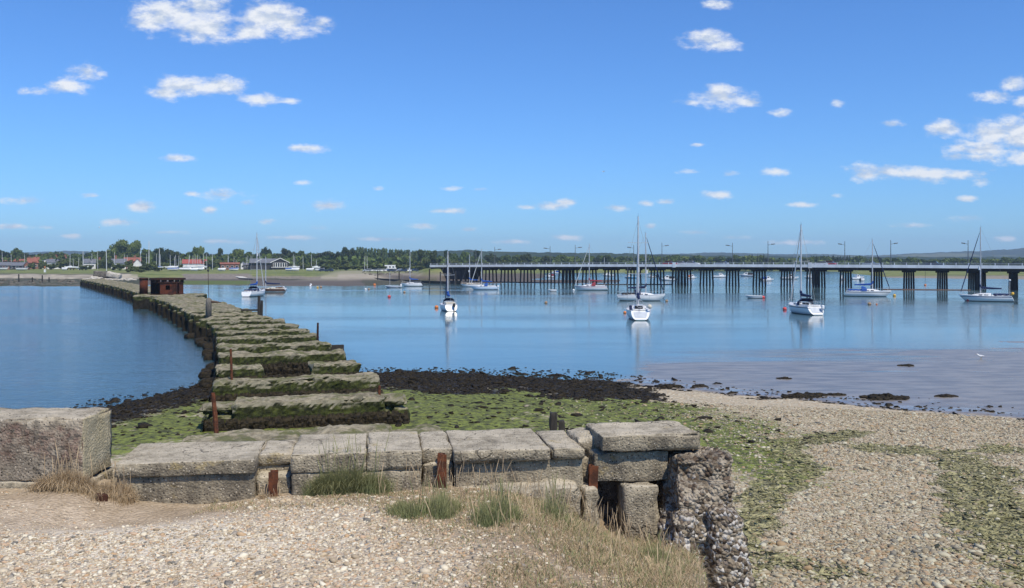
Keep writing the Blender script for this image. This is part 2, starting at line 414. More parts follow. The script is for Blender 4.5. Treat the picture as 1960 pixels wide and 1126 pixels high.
def concrete_mat(name, a=(0.36, 0.305, 0.215), b=(0.155, 0.13, 0.095), lichen=0.3, red=0.0):
    n = NT(name)
    big = n.noise(n.pos, 1.9, 7, 0.65); mid = n.noise(n.pos, 8, 7, 0.7); fine = n.noise(n.pos, 60, 5, 0.65)
    st = n.noise(n.vmul(n.pos, (7, 7, 0.8)), 1.0, 6, 0.6)
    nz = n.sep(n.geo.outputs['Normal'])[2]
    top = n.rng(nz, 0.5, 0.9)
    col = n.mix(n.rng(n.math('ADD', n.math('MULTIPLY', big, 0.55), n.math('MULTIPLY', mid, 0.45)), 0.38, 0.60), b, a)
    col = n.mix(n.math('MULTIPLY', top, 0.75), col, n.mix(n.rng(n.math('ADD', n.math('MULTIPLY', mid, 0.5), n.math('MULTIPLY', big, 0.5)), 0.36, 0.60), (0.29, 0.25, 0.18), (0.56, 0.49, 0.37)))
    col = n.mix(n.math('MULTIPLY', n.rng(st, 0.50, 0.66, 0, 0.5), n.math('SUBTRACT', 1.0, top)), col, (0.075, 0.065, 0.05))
    v = n.voro(n.pos, 42)
    c = n.sep(v.outputs['Color'])[0]
    col = n.mix(n.math('MULTIPLY', n.math('GREATER_THAN', c, 0.80), n.rng(v.outputs['Distance'], 0.40, 0.2)), col, (0.54, 0.47, 0.36))
    col = n.mix(n.math('MULTIPLY', n.math('LESS_THAN', c, 0.2), n.rng(v.outputs['Distance'], 0.45, 0.2)), col, (0.05, 0.042, 0.034))
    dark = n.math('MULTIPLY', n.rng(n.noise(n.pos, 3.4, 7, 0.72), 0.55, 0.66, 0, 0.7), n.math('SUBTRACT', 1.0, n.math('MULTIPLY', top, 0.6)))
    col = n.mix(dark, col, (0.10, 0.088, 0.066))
    lm = n.rng(n.noise(n.pos, 3.2, 6, 0.7), 0.60, 0.68, 0, lichen)
    col = n.mix(lm, col, (0.42, 0.30, 0.08))
    if red:
        pz = n.math('ADD', n.sep(n.pos)[2], n.math('MULTIPLY', n.math('SUBTRACT', big, 0.5), 0.5))
        band = n.math('MULTIPLY', n.rng(pz, 4.42, 4.55), n.rng(pz, 4.93, 4.84))
        col = n.mix(n.math('MULTIPLY', n.rng(n.sep(n.geo.outputs['Normal'])[0], 0.6, 0.85), 0.65), col, n.mix(mid, (0.36, 0.30, 0.17), (0.62, 0.53, 0.33)))  # right-hand face painted a lighter lichen tan, sunlight put into its colour
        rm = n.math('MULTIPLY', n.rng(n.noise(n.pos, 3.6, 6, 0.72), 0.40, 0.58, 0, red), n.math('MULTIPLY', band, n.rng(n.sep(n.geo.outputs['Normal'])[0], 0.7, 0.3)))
        agg = n.voro(n.pos, 24)
        col = n.mix(n.math('MULTIPLY', rm, n.math('SUBTRACT', 1.0, top)), col, n.ramp(n.sep(agg.outputs['Color'])[0], [(0, (0.10,0.055,0.04)),(0.25,(0.22,0.13,0.10)),(0.5,(0.075,0.055,0.048)),(0.7,(0.28,0.20,0.15)),(0.88,(0.15,0.085,0.065))], True))
    wv = n.t.nodes.new('ShaderNodeVectorMath'); wv.operation = 'MULTIPLY_ADD'
    nc = n.t.nodes.new('ShaderNodeTexNoise'); n.l(n.pos, nc.inputs['Vector']); nc.inputs['Scale'].default_value = 3.0; nc.inputs['Detail'].default_value = 4
    n.l(nc.outputs['Color'], wv.inputs[0]); wv.inputs[1].default_value = (0.35, 0.35, 0.35); n.l(n.pos, wv.inputs[2])
    ck = n.voro(wv.outputs[0], 1.25, 'DISTANCE_TO_EDGE').outputs['Distance']
    cm_ = n.math('MULTIPLY', n.rng(ck, 0.010, 0.003), n.rng(n.noise(n.pos, 1.3, 3), 0.50, 0.56))
    col = n.mix(n.math('MULTIPLY', cm_, 0.6), col, (0.03, 0.026, 0.02))
    hh = n.math('ADD', n.math('ADD', mid, n.math('MULTIPLY', fine, 0.55)), n.math('MULTIPLY', v.outputs['Distance'], 0.5))
    hh = n.math('SUBTRACT', hh, n.math('MULTIPLY', cm_, 0.8))
    return n.done(col, 0.95, n.bump(hh, 0.75, 0.03), 0.15)

def pier_mat():
    n = NT('pier_concrete')
    p = n.sep(n.pos)
    nz = n.sep(n.geo.outputs['Normal'])[2]
    big = n.noise(n.pos, 1.1, 6, 0.6); mid = n.noise(n.pos, 5, 6, 0.65); fine = n.noise(n.pos, 26, 5, 0.65)
    conc = n.mix(n.rng(n.math('ADD', n.math('MULTIPLY', mid, 0.6), n.math('MULTIPLY', big, 0.4)), 0.36, 0.62), (0.12, 0.102, 0.064), (0.33, 0.285, 0.195))
    conc = n.mix(n.rng(fine, 0.56, 0.72, 0, 0.5), conc, (0.10, 0.085, 0.055))
    moss = n.mix(n.rng(mid, 0.35, 0.68), (0.020, 0.022, 0.008), (0.075, 0.085, 0.018))
    zz = n.math('ADD', p[2], n.math('MULTIPLY', n.math('SUBTRACT', big, 0.5), 1.1))
    topm = n.rng(n.math('ADD', nz, n.math('MULTIPLY', n.math('SUBTRACT', mid, 0.5), 0.9)), 0.45, 0.78)
    mossy = n.rng(n.math('ADD', zz, n.math('MULTIPLY', nz, 0.35)), 1.72, 1.95)
    side = n.mix(mossy, moss, n.mix(mid, (0.17, 0.15, 0.10), (0.30, 0.27, 0.19)))
    col = n.mix(n.math('MULTIPLY', topm, n.rng(p[2], 1.2, 1.6)), side, conc)
    tm = n.rng(n.noise(n.pos, 1.7, 5, 0.65), 0.45, 0.60, 0, 0.85)
    col = n.mix(n.math('MULTIPLY', tm, topm), col, (0.10, 0.105, 0.035))
    weed = n.mix(n.rng(fine, 0.4, 0.65), (0.009, 0.007, 0.004), (0.034, 0.026, 0.013))
    col = n.mix(n.rng(zz, 1.42, 1.22), col, weed)
    hh = n.math('ADD', mid, n.math('MULTIPLY', fine, 0.5))
    return n.done(col, 0.9, n.bump(hh, 0.9, 0.05), 0.25)

def rust_mat(name, a=(0.16, 0.045, 0.018), b=(0.055, 0.022, 0.014), c=(0.30, 0.10, 0.035), scale=2.0):
    n = NT(name)
    f = n.noise(n.pos, scale, 7, 0.65); g = n.noise(n.vmul(n.pos, (3, 3, 0.6)), scale, 5)
    col = n.mix(n.rng(f, 0.38, 0.6), b, a)
    col = n.mix(n.rng(g, 0.55, 0.7, 0, 0.7), col, c)
    return n.done(col, 0.9, n.bump(f, 0.5, 0.02), 0.2)

def leaf_mat(name, dark, light, scale=0.3):
    n = NT(name)
    f = n.noise(n.pos, scale, 4, 0.6)
    g = n.noise(n.pos, scale * 6, 2)
    v = n.math('ADD', n.math('MULTIPLY', f, 0.6), n.math('MULTIPLY', g, 0.4))
    col = n.mix(n.rng(v, 0.36, 0.64), dark, light)
    r = n.objrand()
    col = n.mix(n.math('MULTIPLY', r, 0.45), col, n.mix(0.5, col, (0.10, 0.10, 0.03)))
    n.done(col, 0.75, None, 0.2)
    return n.m

def hull_mat(name, top, boot=(0.03, 0.035, 0.045), stripe=None, sz=0.6, sw=0.07, boot_z=0.10):
    n = NT(name)
    z = n.sep(n.obj)[2]
    f = n.noise(n.obj, 2.5, 5)
    col = n.mix(n.rng(f, 0.3, 0.75, 0, 0.35), top, tuple(q * 0.8 for q in top))
    if stripe:
        m = n.math('LESS_THAN', n.math('ABSOLUTE', n.math('SUBTRACT', z, sz)), sw)
        col = n.mix(m, col, stripe)
    col = n.mix(n.math('LESS_THAN', z, boot_z), col, boot)
    return n.done(col, 0.28, None, 0.5)

M = {}
M['ground'] = ground_mat()
M['far'] = far_mat()
M['water'] = water_mat()
M['peb'] = pebble_mat('pebble_stone')
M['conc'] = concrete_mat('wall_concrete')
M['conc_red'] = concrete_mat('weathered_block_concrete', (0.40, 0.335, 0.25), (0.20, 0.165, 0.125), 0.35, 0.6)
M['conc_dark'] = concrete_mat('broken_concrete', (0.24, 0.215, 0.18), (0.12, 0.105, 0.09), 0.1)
M['pier'] = pier_mat()
M['rust'] = rust_mat('rusted_iron', (0.105, 0.030, 0.014), (0.030, 0.014, 0.010), (0.17, 0.055, 0.022), 0.9)
M['rust_bright'] = rust_mat('red_rust', (0.14, 0.048, 0.022), (0.06, 0.026, 0.016), (0.20, 0.085, 0.045), 9.0)
M['rust_dark'] = rust_mat('dark_rust', (0.06, 0.024, 0.015), (0.025, 0.014, 0.011), (0.12, 0.045, 0.02), 4.0)
M['timber'] = simple('grey_timber', (0.20, 0.18, 0.15), (0.09, 0.08, 0.065), 8, 0.9, 0.5, 0.01, 0.2, stretch=(4, 4, 0.5))
M['timber_dark'] = simple('wet_timber', (0.05, 0.042, 0.033), (0.025, 0.022, 0.018), 8, 0.8, 0.5, 0.01, 0.3, stretch=(4, 4, 0.5))
M['weed'] = simple('bladder_wrack', (0.009, 0.007, 0.004), (0.036, 0.027, 0.013), 9, 0.75, 0.3, 0.02, 0.15)
M['moss'] = simple('green_weed', (0.060, 0.072, 0.014), (0.175, 0.21, 0.035), 3, 0.7, 0.3, 0.02, 0.3)
M['pile'] = simple('bridge_pile_concrete', (0.024, 0.020, 0.018), (0.050, 0.042, 0.037), 1.0, 0.85, 0, 0.01, 0.25, stretch=(1, 1, 0.4))
M['fascia'] = simple('bridge_beam', (0.026, 0.020, 0.018), (0.045, 0.036, 0.032), 0.5, 0.95, spec=0.05)
M['parapet'] = simple('parapet_panel', (0.84, 0.83, 0.81), (0.68, 0.67, 0.65), 0.35, 0.6, spec=0.3, stretch=(1, 1, 0.2))
M['railing'] = simple('galvanised_rail', (0.50, 0.50, 0.50), (0.38, 0.38, 0.39), 1, 0.5, spec=0.4)
M['asphalt'] = simple('asphalt', (0.05, 0.05, 0.05), (0.07, 0.07, 0.07), 1, 0.9)
M['lamp'] = simple('lamp_column', (0.13, 0.14, 0.15), (0.10, 0.11, 0.12), 1, 0.5)
M['white'] = simple('white_gelcoat', (0.80, 0.79, 0.77), (0.70, 0.70, 0.68), 2, 0.3, spec=0.5)
M['transom'] = simple('grey_transom_panel', (0.50, 0.53, 0.56), (0.42, 0.45, 0.48), 2, 0.4)
M['cream'] = simple('cream_deck', (0.66, 0.60, 0.48), (0.55, 0.49, 0.38), 2, 0.5)
M['alu'] = simple('anodised_mast', (0.56, 0.56, 0.57), (0.45, 0.45, 0.46), 2, 0.4, metal=0.15)
M['wire'] = simple('rigging_wire', (0.30, 0.31, 0.32), (0.24, 0.24, 0.25), 2, 0.4)
M['navy'] = simple('navy_canvas', (0.012, 0.02, 0.06), (0.02, 0.03, 0.085), 3, 0.85, spec=0.2)
M['blue'] = simple('blue_canvas', (0.02, 0.09, 0.34), (0.015, 0.06, 0.25), 3, 0.8, spec=0.2)
M['red'] = simple('red_canvas', (0.28, 0.035, 0.05), (0.20, 0.03, 0.04), 3, 0.8, spec=0.2)
M['sail'] = simple('furled_sail', (0.62, 0.62, 0.60), (0.50, 0.50, 0.49), 3, 0.7)
M['glass'] = simple('dark_glass', (0.012, 0.014, 0.018), (0.02, 0.022, 0.026), 2, 0.08, spec=0.6)
M['black'] = simple('black_rubber', (0.015, 0.015, 0.016), (0.025, 0.025, 0.025), 3, 0.6)
M['orange'] = simple('orange_float', (0.70, 0.22, 0.05), (0.55, 0.16, 0.04), 4, 0.5)
M['pinkred'] = simple('red_float', (0.62, 0.07, 0.06), (0.48, 0.05, 0.05), 4, 0.5)
M['yellow'] = simple('yellow_float', (0.72, 0.42, 0.04), (0.58, 0.33, 0.03), 4, 0.5)
M['dirty'] = simple('weathered_float', (0.46, 0.30, 0.16), (0.20, 0.13, 0.08), 6, 0.7)
M['wood'] = simple('varnished_wood', (0.16, 0.085, 0.045), (0.09, 0.05, 0.03), 3, 0.5, stretch=(0.4, 3, 3))
M['brick'] = simple('red_brick', (0.27, 0.12, 0.075), (0.20, 0.095, 0.065), 1.5, 0.9)
M['render'] = simple('white_render', (0.74, 0.72, 0.68), (0.62, 0.60, 0.56), 0.6, 0.8)
M['tile'] = simple('red_roof_tile', (0.30, 0.105, 0.06), (0.20, 0.075, 0.05), 1.2, 0.85, stretch=(1, 1, 3))
M['tile_red'] = simple('bright_red_roof', (0.36, 0.085, 0.06), (0.27, 0.07, 0.055), 1.2, 0.8, stretch=(1, 1, 3))
M['slate'] = simple('grey_slate', (0.16, 0.165, 0.18), (0.11, 0.115, 0.13), 1.2, 0.7, stretch=(1, 1, 3))
M['tar'] = simple('black_weatherboard', (0.045, 0.042, 0.04), (0.03, 0.028, 0.027), 1.0, 0.8, stretch=(0.4, 0.4, 5))
M['bark'] = simple('bark', (0.11, 0.085, 0.06), (0.06, 0.048, 0.035), 3, 0.95, 0.5, 0.05, 0.1, stretch=(2, 2, 0.4))
M['rock'] = simple('shore_rock', (0.20, 0.175, 0.135), (0.08, 0.07, 0.055), 2, 0.9, 0.6, 0.05, 0.2)
M['palerock'] = simple('pale_rubble', (0.55, 0.50, 0.41), (0.36, 0.32, 0.26), 2, 0.9, 0.6, 0.05, 0.2)
M['leaf_oak'] = leaf_mat('oak_leaf', (0.028, 0.048, 0.011), (0.115, 0.165, 0.034))
M['leaf_dark'] = leaf_mat('evergreen_leaf', (0.012, 0.023, 0.008), (0.038, 0.060, 0.017))
M['leaf_light'] = leaf_mat('light_leaf', (0.055, 0.085, 0.018), (0.185, 0.235, 0.052))
M['leaf_poplar'] = leaf_mat('poplar_leaf', (0.035, 0.060, 0.022), (0.11, 0.155, 0.058))
M['leaf_bush'] = leaf_mat('bush_leaf', (0.034, 0.050, 0.013), (0.125, 0.15, 0.040))

# ------------------------------------------------------------------ near ground: bank, beach and weedy foreshore
SHX = np.array([-80, -40, -30, -24, -18, -16.3, -7.5, 0.6, 6.2, 10.7, 14.2, 17.7, 21, 30, 60])
SHY = np.array([22, 29, 32, 35, 39.3, 47.2, 52.8, 50.4, 47.5, 43.6, 41.6, 39.0, 37, 33, 22])
K_WALL, X_WALL, Y_WALL = 0.15, -3.5, 8.75
def wall_y(x): return Y_WALL + K_WALL * (x - X_WALL)
def bank_edge(y): return 1.22 + 0.24 * (y - 6.0)
def near_z(x, y, detail=True):
    x = np.asarray(x, float); y = np.asarray(y, float)
    s = np.interp(x, SHX, SHY) - y + 1.6 * (fbm(x * 0.25, y * 0.25, 3, 5) - 0.5)
    inland = np.interp(s, [0, 3, 18, 32, 60], [0, 0.13, 0.98, 1.25, 1.45])
    flat = sstep(2, 9, x)
    ext = 8 + np.maximum(0, x - 6) * 0.8
    sea = np.where(s < 0, s * (0.035 * (1 - flat)) + flat * (0.045 * (1 + s / ext) + 0.055 * (fbm(x * 0.16, y * 0.7, 5, 15) - 0.50)), 0)
    sea = np.maximum(sea, -1.2)
    z = np.where(s > 0, inland, sea)
    if detail:
        lump = fbm(x * 1.7, y * 1.7, 4, 9) - 0.5
        z = z + lump * np.interp(s, [-14, -4, 0, 10, 25], [0.03, 0.06, 0.11, 0.16, 0.07]) * np.where(s < 0, 0.35 + 0.65 * (1 - flat), 1)
    zb = 4.30 - 0.45 * sstep(-0.3, 1.5, x) * sstep(6.0, 8.8, y) - 0.16 * sstep(0.2, 1.3, x)
    zb = zb - 0.15 * sstep(1.5, 0.0, wall_y(x) - y) * sstep(-4.3, -3.6, x) - 0.06 * sstep(0.8, 0.0, np.abs(x + 3.1)) * sstep(1.2, 0.2, wall_y(x) - y)
    zb = zb - 0.07 * sstep(0.9, 0.2, np.hypot((x + 3.7) / 1.3, (y - 7.9) / 0.75))
    if detail: zb = zb + 0.05 * (fbm(x * 1.3, y * 1.3, 4, 21) - 0.5) + 0.02 * (fbm(x * 7, y * 7, 3, 22) - 0.5)
    e = bank_edge(y) + 0.42 * (fbm(y * 2.6, x * 0.8, 4, 31) - 0.5)
    mask = sstep(0.35, -0.10, x - e) * sstep(0.75, 0.45, y - wall_y(x))
    return z * (1 - mask) + zb * mask, s, mask
def nz1(x, y): return float(near_z(np.array([x]), np.array([y]))[0][0])

def poly_dist(x, y, pts):
    d = np.full(x.shape, 1e9)
    for (a, b) in zip(pts[:-1], pts[1:]):
        ax, ay = a; bx, by = b; vx, vy = bx - ax, by - ay
        t = np.clip(((x - ax) * vx + (y - ay) * vy) / (vx * vx + vy * vy), 0, 1)
        d = np.minimum(d, np.hypot(x - ax - t * vx, y - ay - t * vy))
    return d
STRAND1 = [gpos(a, b, 1.15) for a, b in [(1640,800),(1580,818),(1520,838),(1498,858),(1535,885),(1490,925),(1462,965),(1425,1015),(1400,1060),(1395,1126)]]
STRAND1B = [gpos(a, b, 1.2) for a, b in [(1395,1085),(1480,1080),(1600,1100)]]
STRAND2 = [gpos(a, b, 1.1) for a, b in [(1690,848),(1760,850),(1840,858),(1880,905),(1895,950),(1900,1010),(1950,1070),(2050,1150)]]
STRAND3 = [gpos(a, b, 1.1) for a, b in [(1840,850),(1930,830)]]

def near_attrs(x, y, z, s, mask):
    n1 = fbm(x * 0.35, y * 0.35, 4, 41) - 0.5; n2 = fbm(x * 1.6, y * 1.6, 4, 45) - 0.5
    beach = 1 - mask
    east = sstep(4.0, 9.5, x + n1 * 5)
    west = sstep(-12, -15, x)
    weed = np.maximum(sstep(15, 6, s + n1 * 9 + n2 * 7), west * sstep(28, 19, s + n1 * 9) * (0.95 + 1.0 * n2)) * (1 - east) + east * sstep(1.8, 0.4, s + n1 * 4.0 + n2 * 2) * sstep(-6, -1, s + n2 * 5) * 0.5 * (fbm(x * 0.8, y * 1.6, 3, 57) > 0.46)
    weed = np.where((s < 0) & (x <= 4), 0.9, weed)
    algae = sstep(7, 11, s + n1 * 6) * sstep(30, 22, s) * (1 - sstep(5.0, 12.0, x + n1 * 6)) * (1 - 0.6 * west) * np.clip(0.92 + 1.2 * n2 + 0.7 * n1, 0.45, 1) + 0.2 * sstep(3, 5, s) * sstep(16, 8, x) * sstep(30, 10, s) * east
    algae = np.where(s < 2, 0, algae)
    weed = np.maximum(weed, 0.26 * sstep(5, 9, s) * sstep(29, 23, s) * (1 - sstep(1.5, 6.0, x + n1 * 6)))
    mud = np.where(s < 0.4, sstep(3, 8, x), 0) * sstep(0.8, -0.3, s)
    d1 = np.minimum(poly_dist(x, y, STRAND1), poly_dist(x, y, STRAND1B) + 0.1)
    d2 = np.minimum(poly_dist(x, y, STRAND2), poly_dist(x, y, STRAND3) + 0.3)
    n3 = fbm(x * 3.1, y * 1.6, 4, 49) - 0.5
    st = np.maximum(sstep(1.0, 0.3, d1 + n2 * 1.0 + n3 * 0.9), sstep(1.7, 0.5, d2 + n2 * 1.5 + n3 * 1.3)) * 0.9
    st = np.maximum(st, (0.30 + 0.5 * n3) * sstep(9, 4, x) * (s > 10))
    grassy = mask * np.clip(sstep(-1.2, 0.15, x - (0.25 - 0.58 * (y - 6.0)) + n1 * 2.2) + 0.6 * sstep(0.8, 0.2, wall_y(x) - y + n1), 0, 1)
    sand = mask * sstep(1.15, 0.75, np.hypot((x + 3.75) / 1.5, (y - 8.0) / 0.85) + n2 * 0.25)
    pale = mask * sstep(1.2, 0.3, np.hypot((x + 2.75) / 1.5, (y - 6.9) / 0.7) + n1 * 0.9)
    return dict(bank=mask, weed=weed * beach, algae=np.clip(algae, 0, 1) * beach, mud=mud * beach, strand=st * beach, grassy=grassy, sand=sand, pale=pale)

def sheet(name, Ys, us, zfun, mat, lab, cat):
    U, YY = np.meshgrid(us, Ys)
    X = U * YY
    Z, extra = zfun(X, YY, U)
    V = np.stack([X, YY, Z], -1).reshape(-1, 3)
    nr, nc = X.shape
    i = np.arange((nr - 1) * (nc - 1)); r = i // (nc - 1); c = i % (nc - 1)
    a = r * nc + c
    F = np.stack([a, a + 1, a + nc + 1, a + nc], -1)
    me = np_mesh(name, V, F)
    for k, v in extra.items(): attr(me, k, v.ravel())
    o = link(name, me, mat, None, True)
    tag(o, lab, cat, None, 'structure')
    return o
def znear(X, Y, U):
    Z, s, m = near_z(X, Y)
    return Z, near_attrs(X, Y, Z, s, m)
Ys = np.concatenate([np.linspace(1.2, 5, 20), np.exp(np.linspace(np.log(5.05), np.log(12), 210)), np.exp(np.linspace(np.log(12.1), np.log(74), 330))])
sheet('ground', Ys, np.linspace(-0.80, 0.80, 620), znear, M['ground'], 'stony bank, shingle beach and weedy foreshore around the ruined viaduct', 'beach')

# ------------------------------------------------------------------ water
def axis_x(Y):
    return float(np.interp(Y, [20,24,30,35.2,40.6,45.4,50.4,55.8,60.5,65.6,71,100,130,170,211,244,270], [-4.1,-5.3,-6.9,-8.5,-10.2,-11.7,-13.5,-15.4,-17.0,-19.0,-21.3,-35.2,-50.6,-72.3,-95.7,-115,-131]))
def zwater(X, Y, U):
    ax = np.interp(Y, [20,30,45,60,71,100,130,211,244,270], [-4.1,-6.9,-11.7,-17,-21.3,-35.2,-50.6,-95.7,-115,-131])
    rip = sstep(4, -6, X - ax - 6 + 3 * (fbm(X * 0.05, Y * 0.05, 3, 77) - 0.5))
    rip = np.where(Y > 262, 0.0, rip)
    zb_ = near_z(X, Y)[0]
    sh_ = np.where((Y < 76) & (X > 0), sstep(-0.045, 0.012, zb_) * sstep(1, 10, X) * sstep(75, 62, Y), 0.0)
    return np.zeros_like(X), dict(ripple=rip * (1 - sh_), shallow=sh_)
sheet('water', np.concatenate([np.exp(np.linspace(np.log(24), np.log(78), 260)), np.exp(np.linspace(np.log(78.6), np.log(1500), 120))]), np.linspace(-0.95, 0.95, 420), zwater, M['water'], 'calm blue tidal water of the harbour at low tide', 'water')

# ------------------------------------------------------------------ far shore
FSP = np.array([-500, 0, 150, 185, 260, 340, 480, 500, 700, 760, 830, 1000, 1130, 1185, 1205, 1300, 1560, 1600, 1640, 1700, 1800, 1960, 2500])
FSY = np.array([240, 245, 243, 248, 262, 262, 256, 246, 246, 262, 277, 278, 282, 288, 520, 690, 690, 640, 500, 385, 365, 345, 330])
def far_z(X, Y):
    px = CX + FPX * X / Y
    s = Y - np.interp(px, FSP, FSY) + 10 * (fbm(px * 0.035, Y * 0.02, 3, 61) - 0.5)
    z = np.interp(s, [-60, 0, 68, 84, 100, 130, 300, 1000, 5000], [-1.5, 0, 0.30, 0.75, 1.70, 2.0, 2.45, 3.0, 5.0])
    right = sstep(1190, 1210, px)
    zr = np.interp(s, [-60, 0, 20, 60, 200, 1000, 5000], [-1.5, 0, 0.4, 1.2, 1.8, 2.5, 5.0])
    z = z * (1 - right) + zr * right
    emb = sstep(742, 835, px) * sstep(858, 842, px) * sstep(286, 297, Y) * sstep(352, 335, Y)
    z = np.where(emb > 0.02, np.maximum(z, 4.45 * emb), z)
    # sandbar under the west end of the bridge with pools behind it
    pool = sstep(990, 1060, px) * (1 - right) * sstep(325, 345, Y) * sstep(620, 560, Y)
    z = z * (1 - pool) - 0.5 * pool
    z = np.where(s < 0, z, z + 0.22 * (fbm(X * 0.12, Y * 0.05, 4, 63) - 0.5) * np.clip(s / 12, 0, 1))
    return z, s, px
def fz1(x, y): return float(far_z(np.array([x]), np.array([float(y)]))[0][0])
def zfar(X, Y, U):
    Z, s, px = far_z(X, Y)
    py = HY + (H - Z) * FPX / Y
    n = fbm(px * 0.02, Y * 0.02, 4, 71) - 0.5
    py2 = py + n * 5; px2 = px + n * 30
    A = px2 < 268
    weed = np.where(A, sstep(532.5, 534.5, py2), 0)
    weed = np.where((px2 > 480) & (px2 < 640), sstep(531, 533, py2) * sstep(537, 535, py2), weed)
    weed = np.where((px2 > 700) & (px2 < 840), 0.75 * sstep(533, 537, py2), weed)
    sand = np.where(A, sstep(524.5, 526.5, py2) * sstep(534.5, 532.5, py2) * (0.55 + 0.9 * (fbm(px * 0.06, py * 0.5, 3, 8) - 0.4)), 0)
    ramp = sstep(600, 640, px + (py - 525) * 4) * sstep(740, 700, px - (py - 525) * 3) * sstep(517, 519, py) * sstep(540, 530, py2)
    sand = np.maximum(sand, 0.6 * ramp)
    sand = np.maximum(sand, np.where((px2 > 740) & (px2 < 920), 0.32 * sstep(518, 520, py2) * sstep(531, 526, py2), 0))
    stone = np.where((px2 >= 335) & (px2 < 610), sstep(522, 524, py2) * sstep(535, 533, py2), 0)
    stone = np.where(px2 < 200, np.maximum(stone, 0.35 * sstep(524, 527, py2) * (fbm(px * 0.15, Y * 0.1, 3, 5) > 0.55)), stone)
    spit = np.where((px > 335) & (px < 478), sstep(536.5, 538, py) * sstep(545.5, 544.5, py), 0)
    grass = sstep(526, 522, py2)
    grass = np.where((px2 > 255) & (px2 < 350), sstep(534, 529, py2), grass)
    grass = np.where((px2 > 480) & (px2 < 640), sstep(532, 527, py2), grass)
    right = px > 1560
    grass = np.where(right, sstep(531, 526, py2), grass) * (1 - sand)
    sandr = np.where(right, 0.35 * sstep(527, 530, py2), 0)
    return Z, dict(weed=weed, sand=np.maximum(sand, sandr), stone=stone, spit=spit, grass=grass)
sheet('terrain', np.exp(np.linspace(np.log(215), np.log(5200), 420)), np.linspace(-0.85, 0.85, 900), zfar, M['far'], 'far shore of mud, sand and rough grass below the trees', 'shore')

# ------------------------------------------------------------------ hills
def hill_mat(name, a, b, fields):
    n = NT(name)
    f = n.noise(n.pos, 0.02, 8, 0.7); g = n.noise(n.vmul(n.pos, (1, 0.5, 2.2)), 0.0035, 3)
    col = n.mix(n.rng(f, 0.35, 0.65), a, b)
    col = n.mix(n.rng(g, 0.60, 0.64, 0, fields), col, (0.22, 0.22, 0.10))
    return n.done(col, 0.95, n.bump(f, 0.8, 6.0), 0.1)
def hill(name, prof, D, depth, mat, lab, bump):
    px = np.arange(-500, 2500, 2.0 if D < 2500 else 3.0)
    top = np.interp(px, [p[0] for p in prof], [p[1] for p in prof])
    rows = np.linspace(-1, 1, 25)
    P, T = np.meshgrid(px, rows)
    Y = D + depth * T
    X = (P - CX) / FPX * Y
    zt = H + (HY - np.interp(P, px, top)) * D / FPX
    Z = 2.0 + (zt - 2.0) * np.cos(T * np.pi / 2) ** 0.8
    Z = Z + bump * (fbm(X / 22, Y / 22, 3, 81) - 0.5) * np.cos(T * np.pi / 2)
    V = np.stack([X, Y, Z], -1).reshape(-1, 3); nr, nc = X.shape
    i = np.arange((nr - 1) * (nc - 1)); r = i // (nc - 1); c = i % (nc - 1); a = r * nc + c
    o = link(name, np_mesh(name, V, np.stack([a, a + 1, a + nc + 1, a + nc], -1)), mat, None, True)
    tag(o, lab, 'hills', None, 'structure')
M['wood_hill'] = hill_mat('wooded_hill', (0.012, 0.024, 0.008), (0.045, 0.065, 0.02), 0.15)
M['down_hill'] = hill_mat('chalk_down', (0.020, 0.032, 0.014), (0.05, 0.065, 0.03), 0.45)
hill('hills', [(-500,492),(300,492),(600,489),(720,485),(850,481.5),(900,480.5),(960,482.5),(1020,484),(1100,485.5),(1200,486),(1300,489),(1400,491),(1600,493),(2500,494)], 1700, 420, M['wood_hill'], 'low wooded ridge behind the west end of the bridge', 6)
hill('hills', [(-500,487),(-100,486),(60,484),(110,482),(140,480.5),(170,482),(220,486),(500,487),(900,487),(1250,488),(1300,487),(1350,484.5),(1380,484.2),(1440,486),(1500,487.5),(1560,487),(1620,489),(1680,490),(1720,487.5),(1750,485),(1775,485.5),(1800,483.5),(1835,483),(1860,481.5),(1880,482),(1910,479),(1940,478),(1965,475.5),(2050,474),(2500,480)], 3600, 900, M['down_hill'], 'hazy blue downs on the skyline with pale fields', 8)

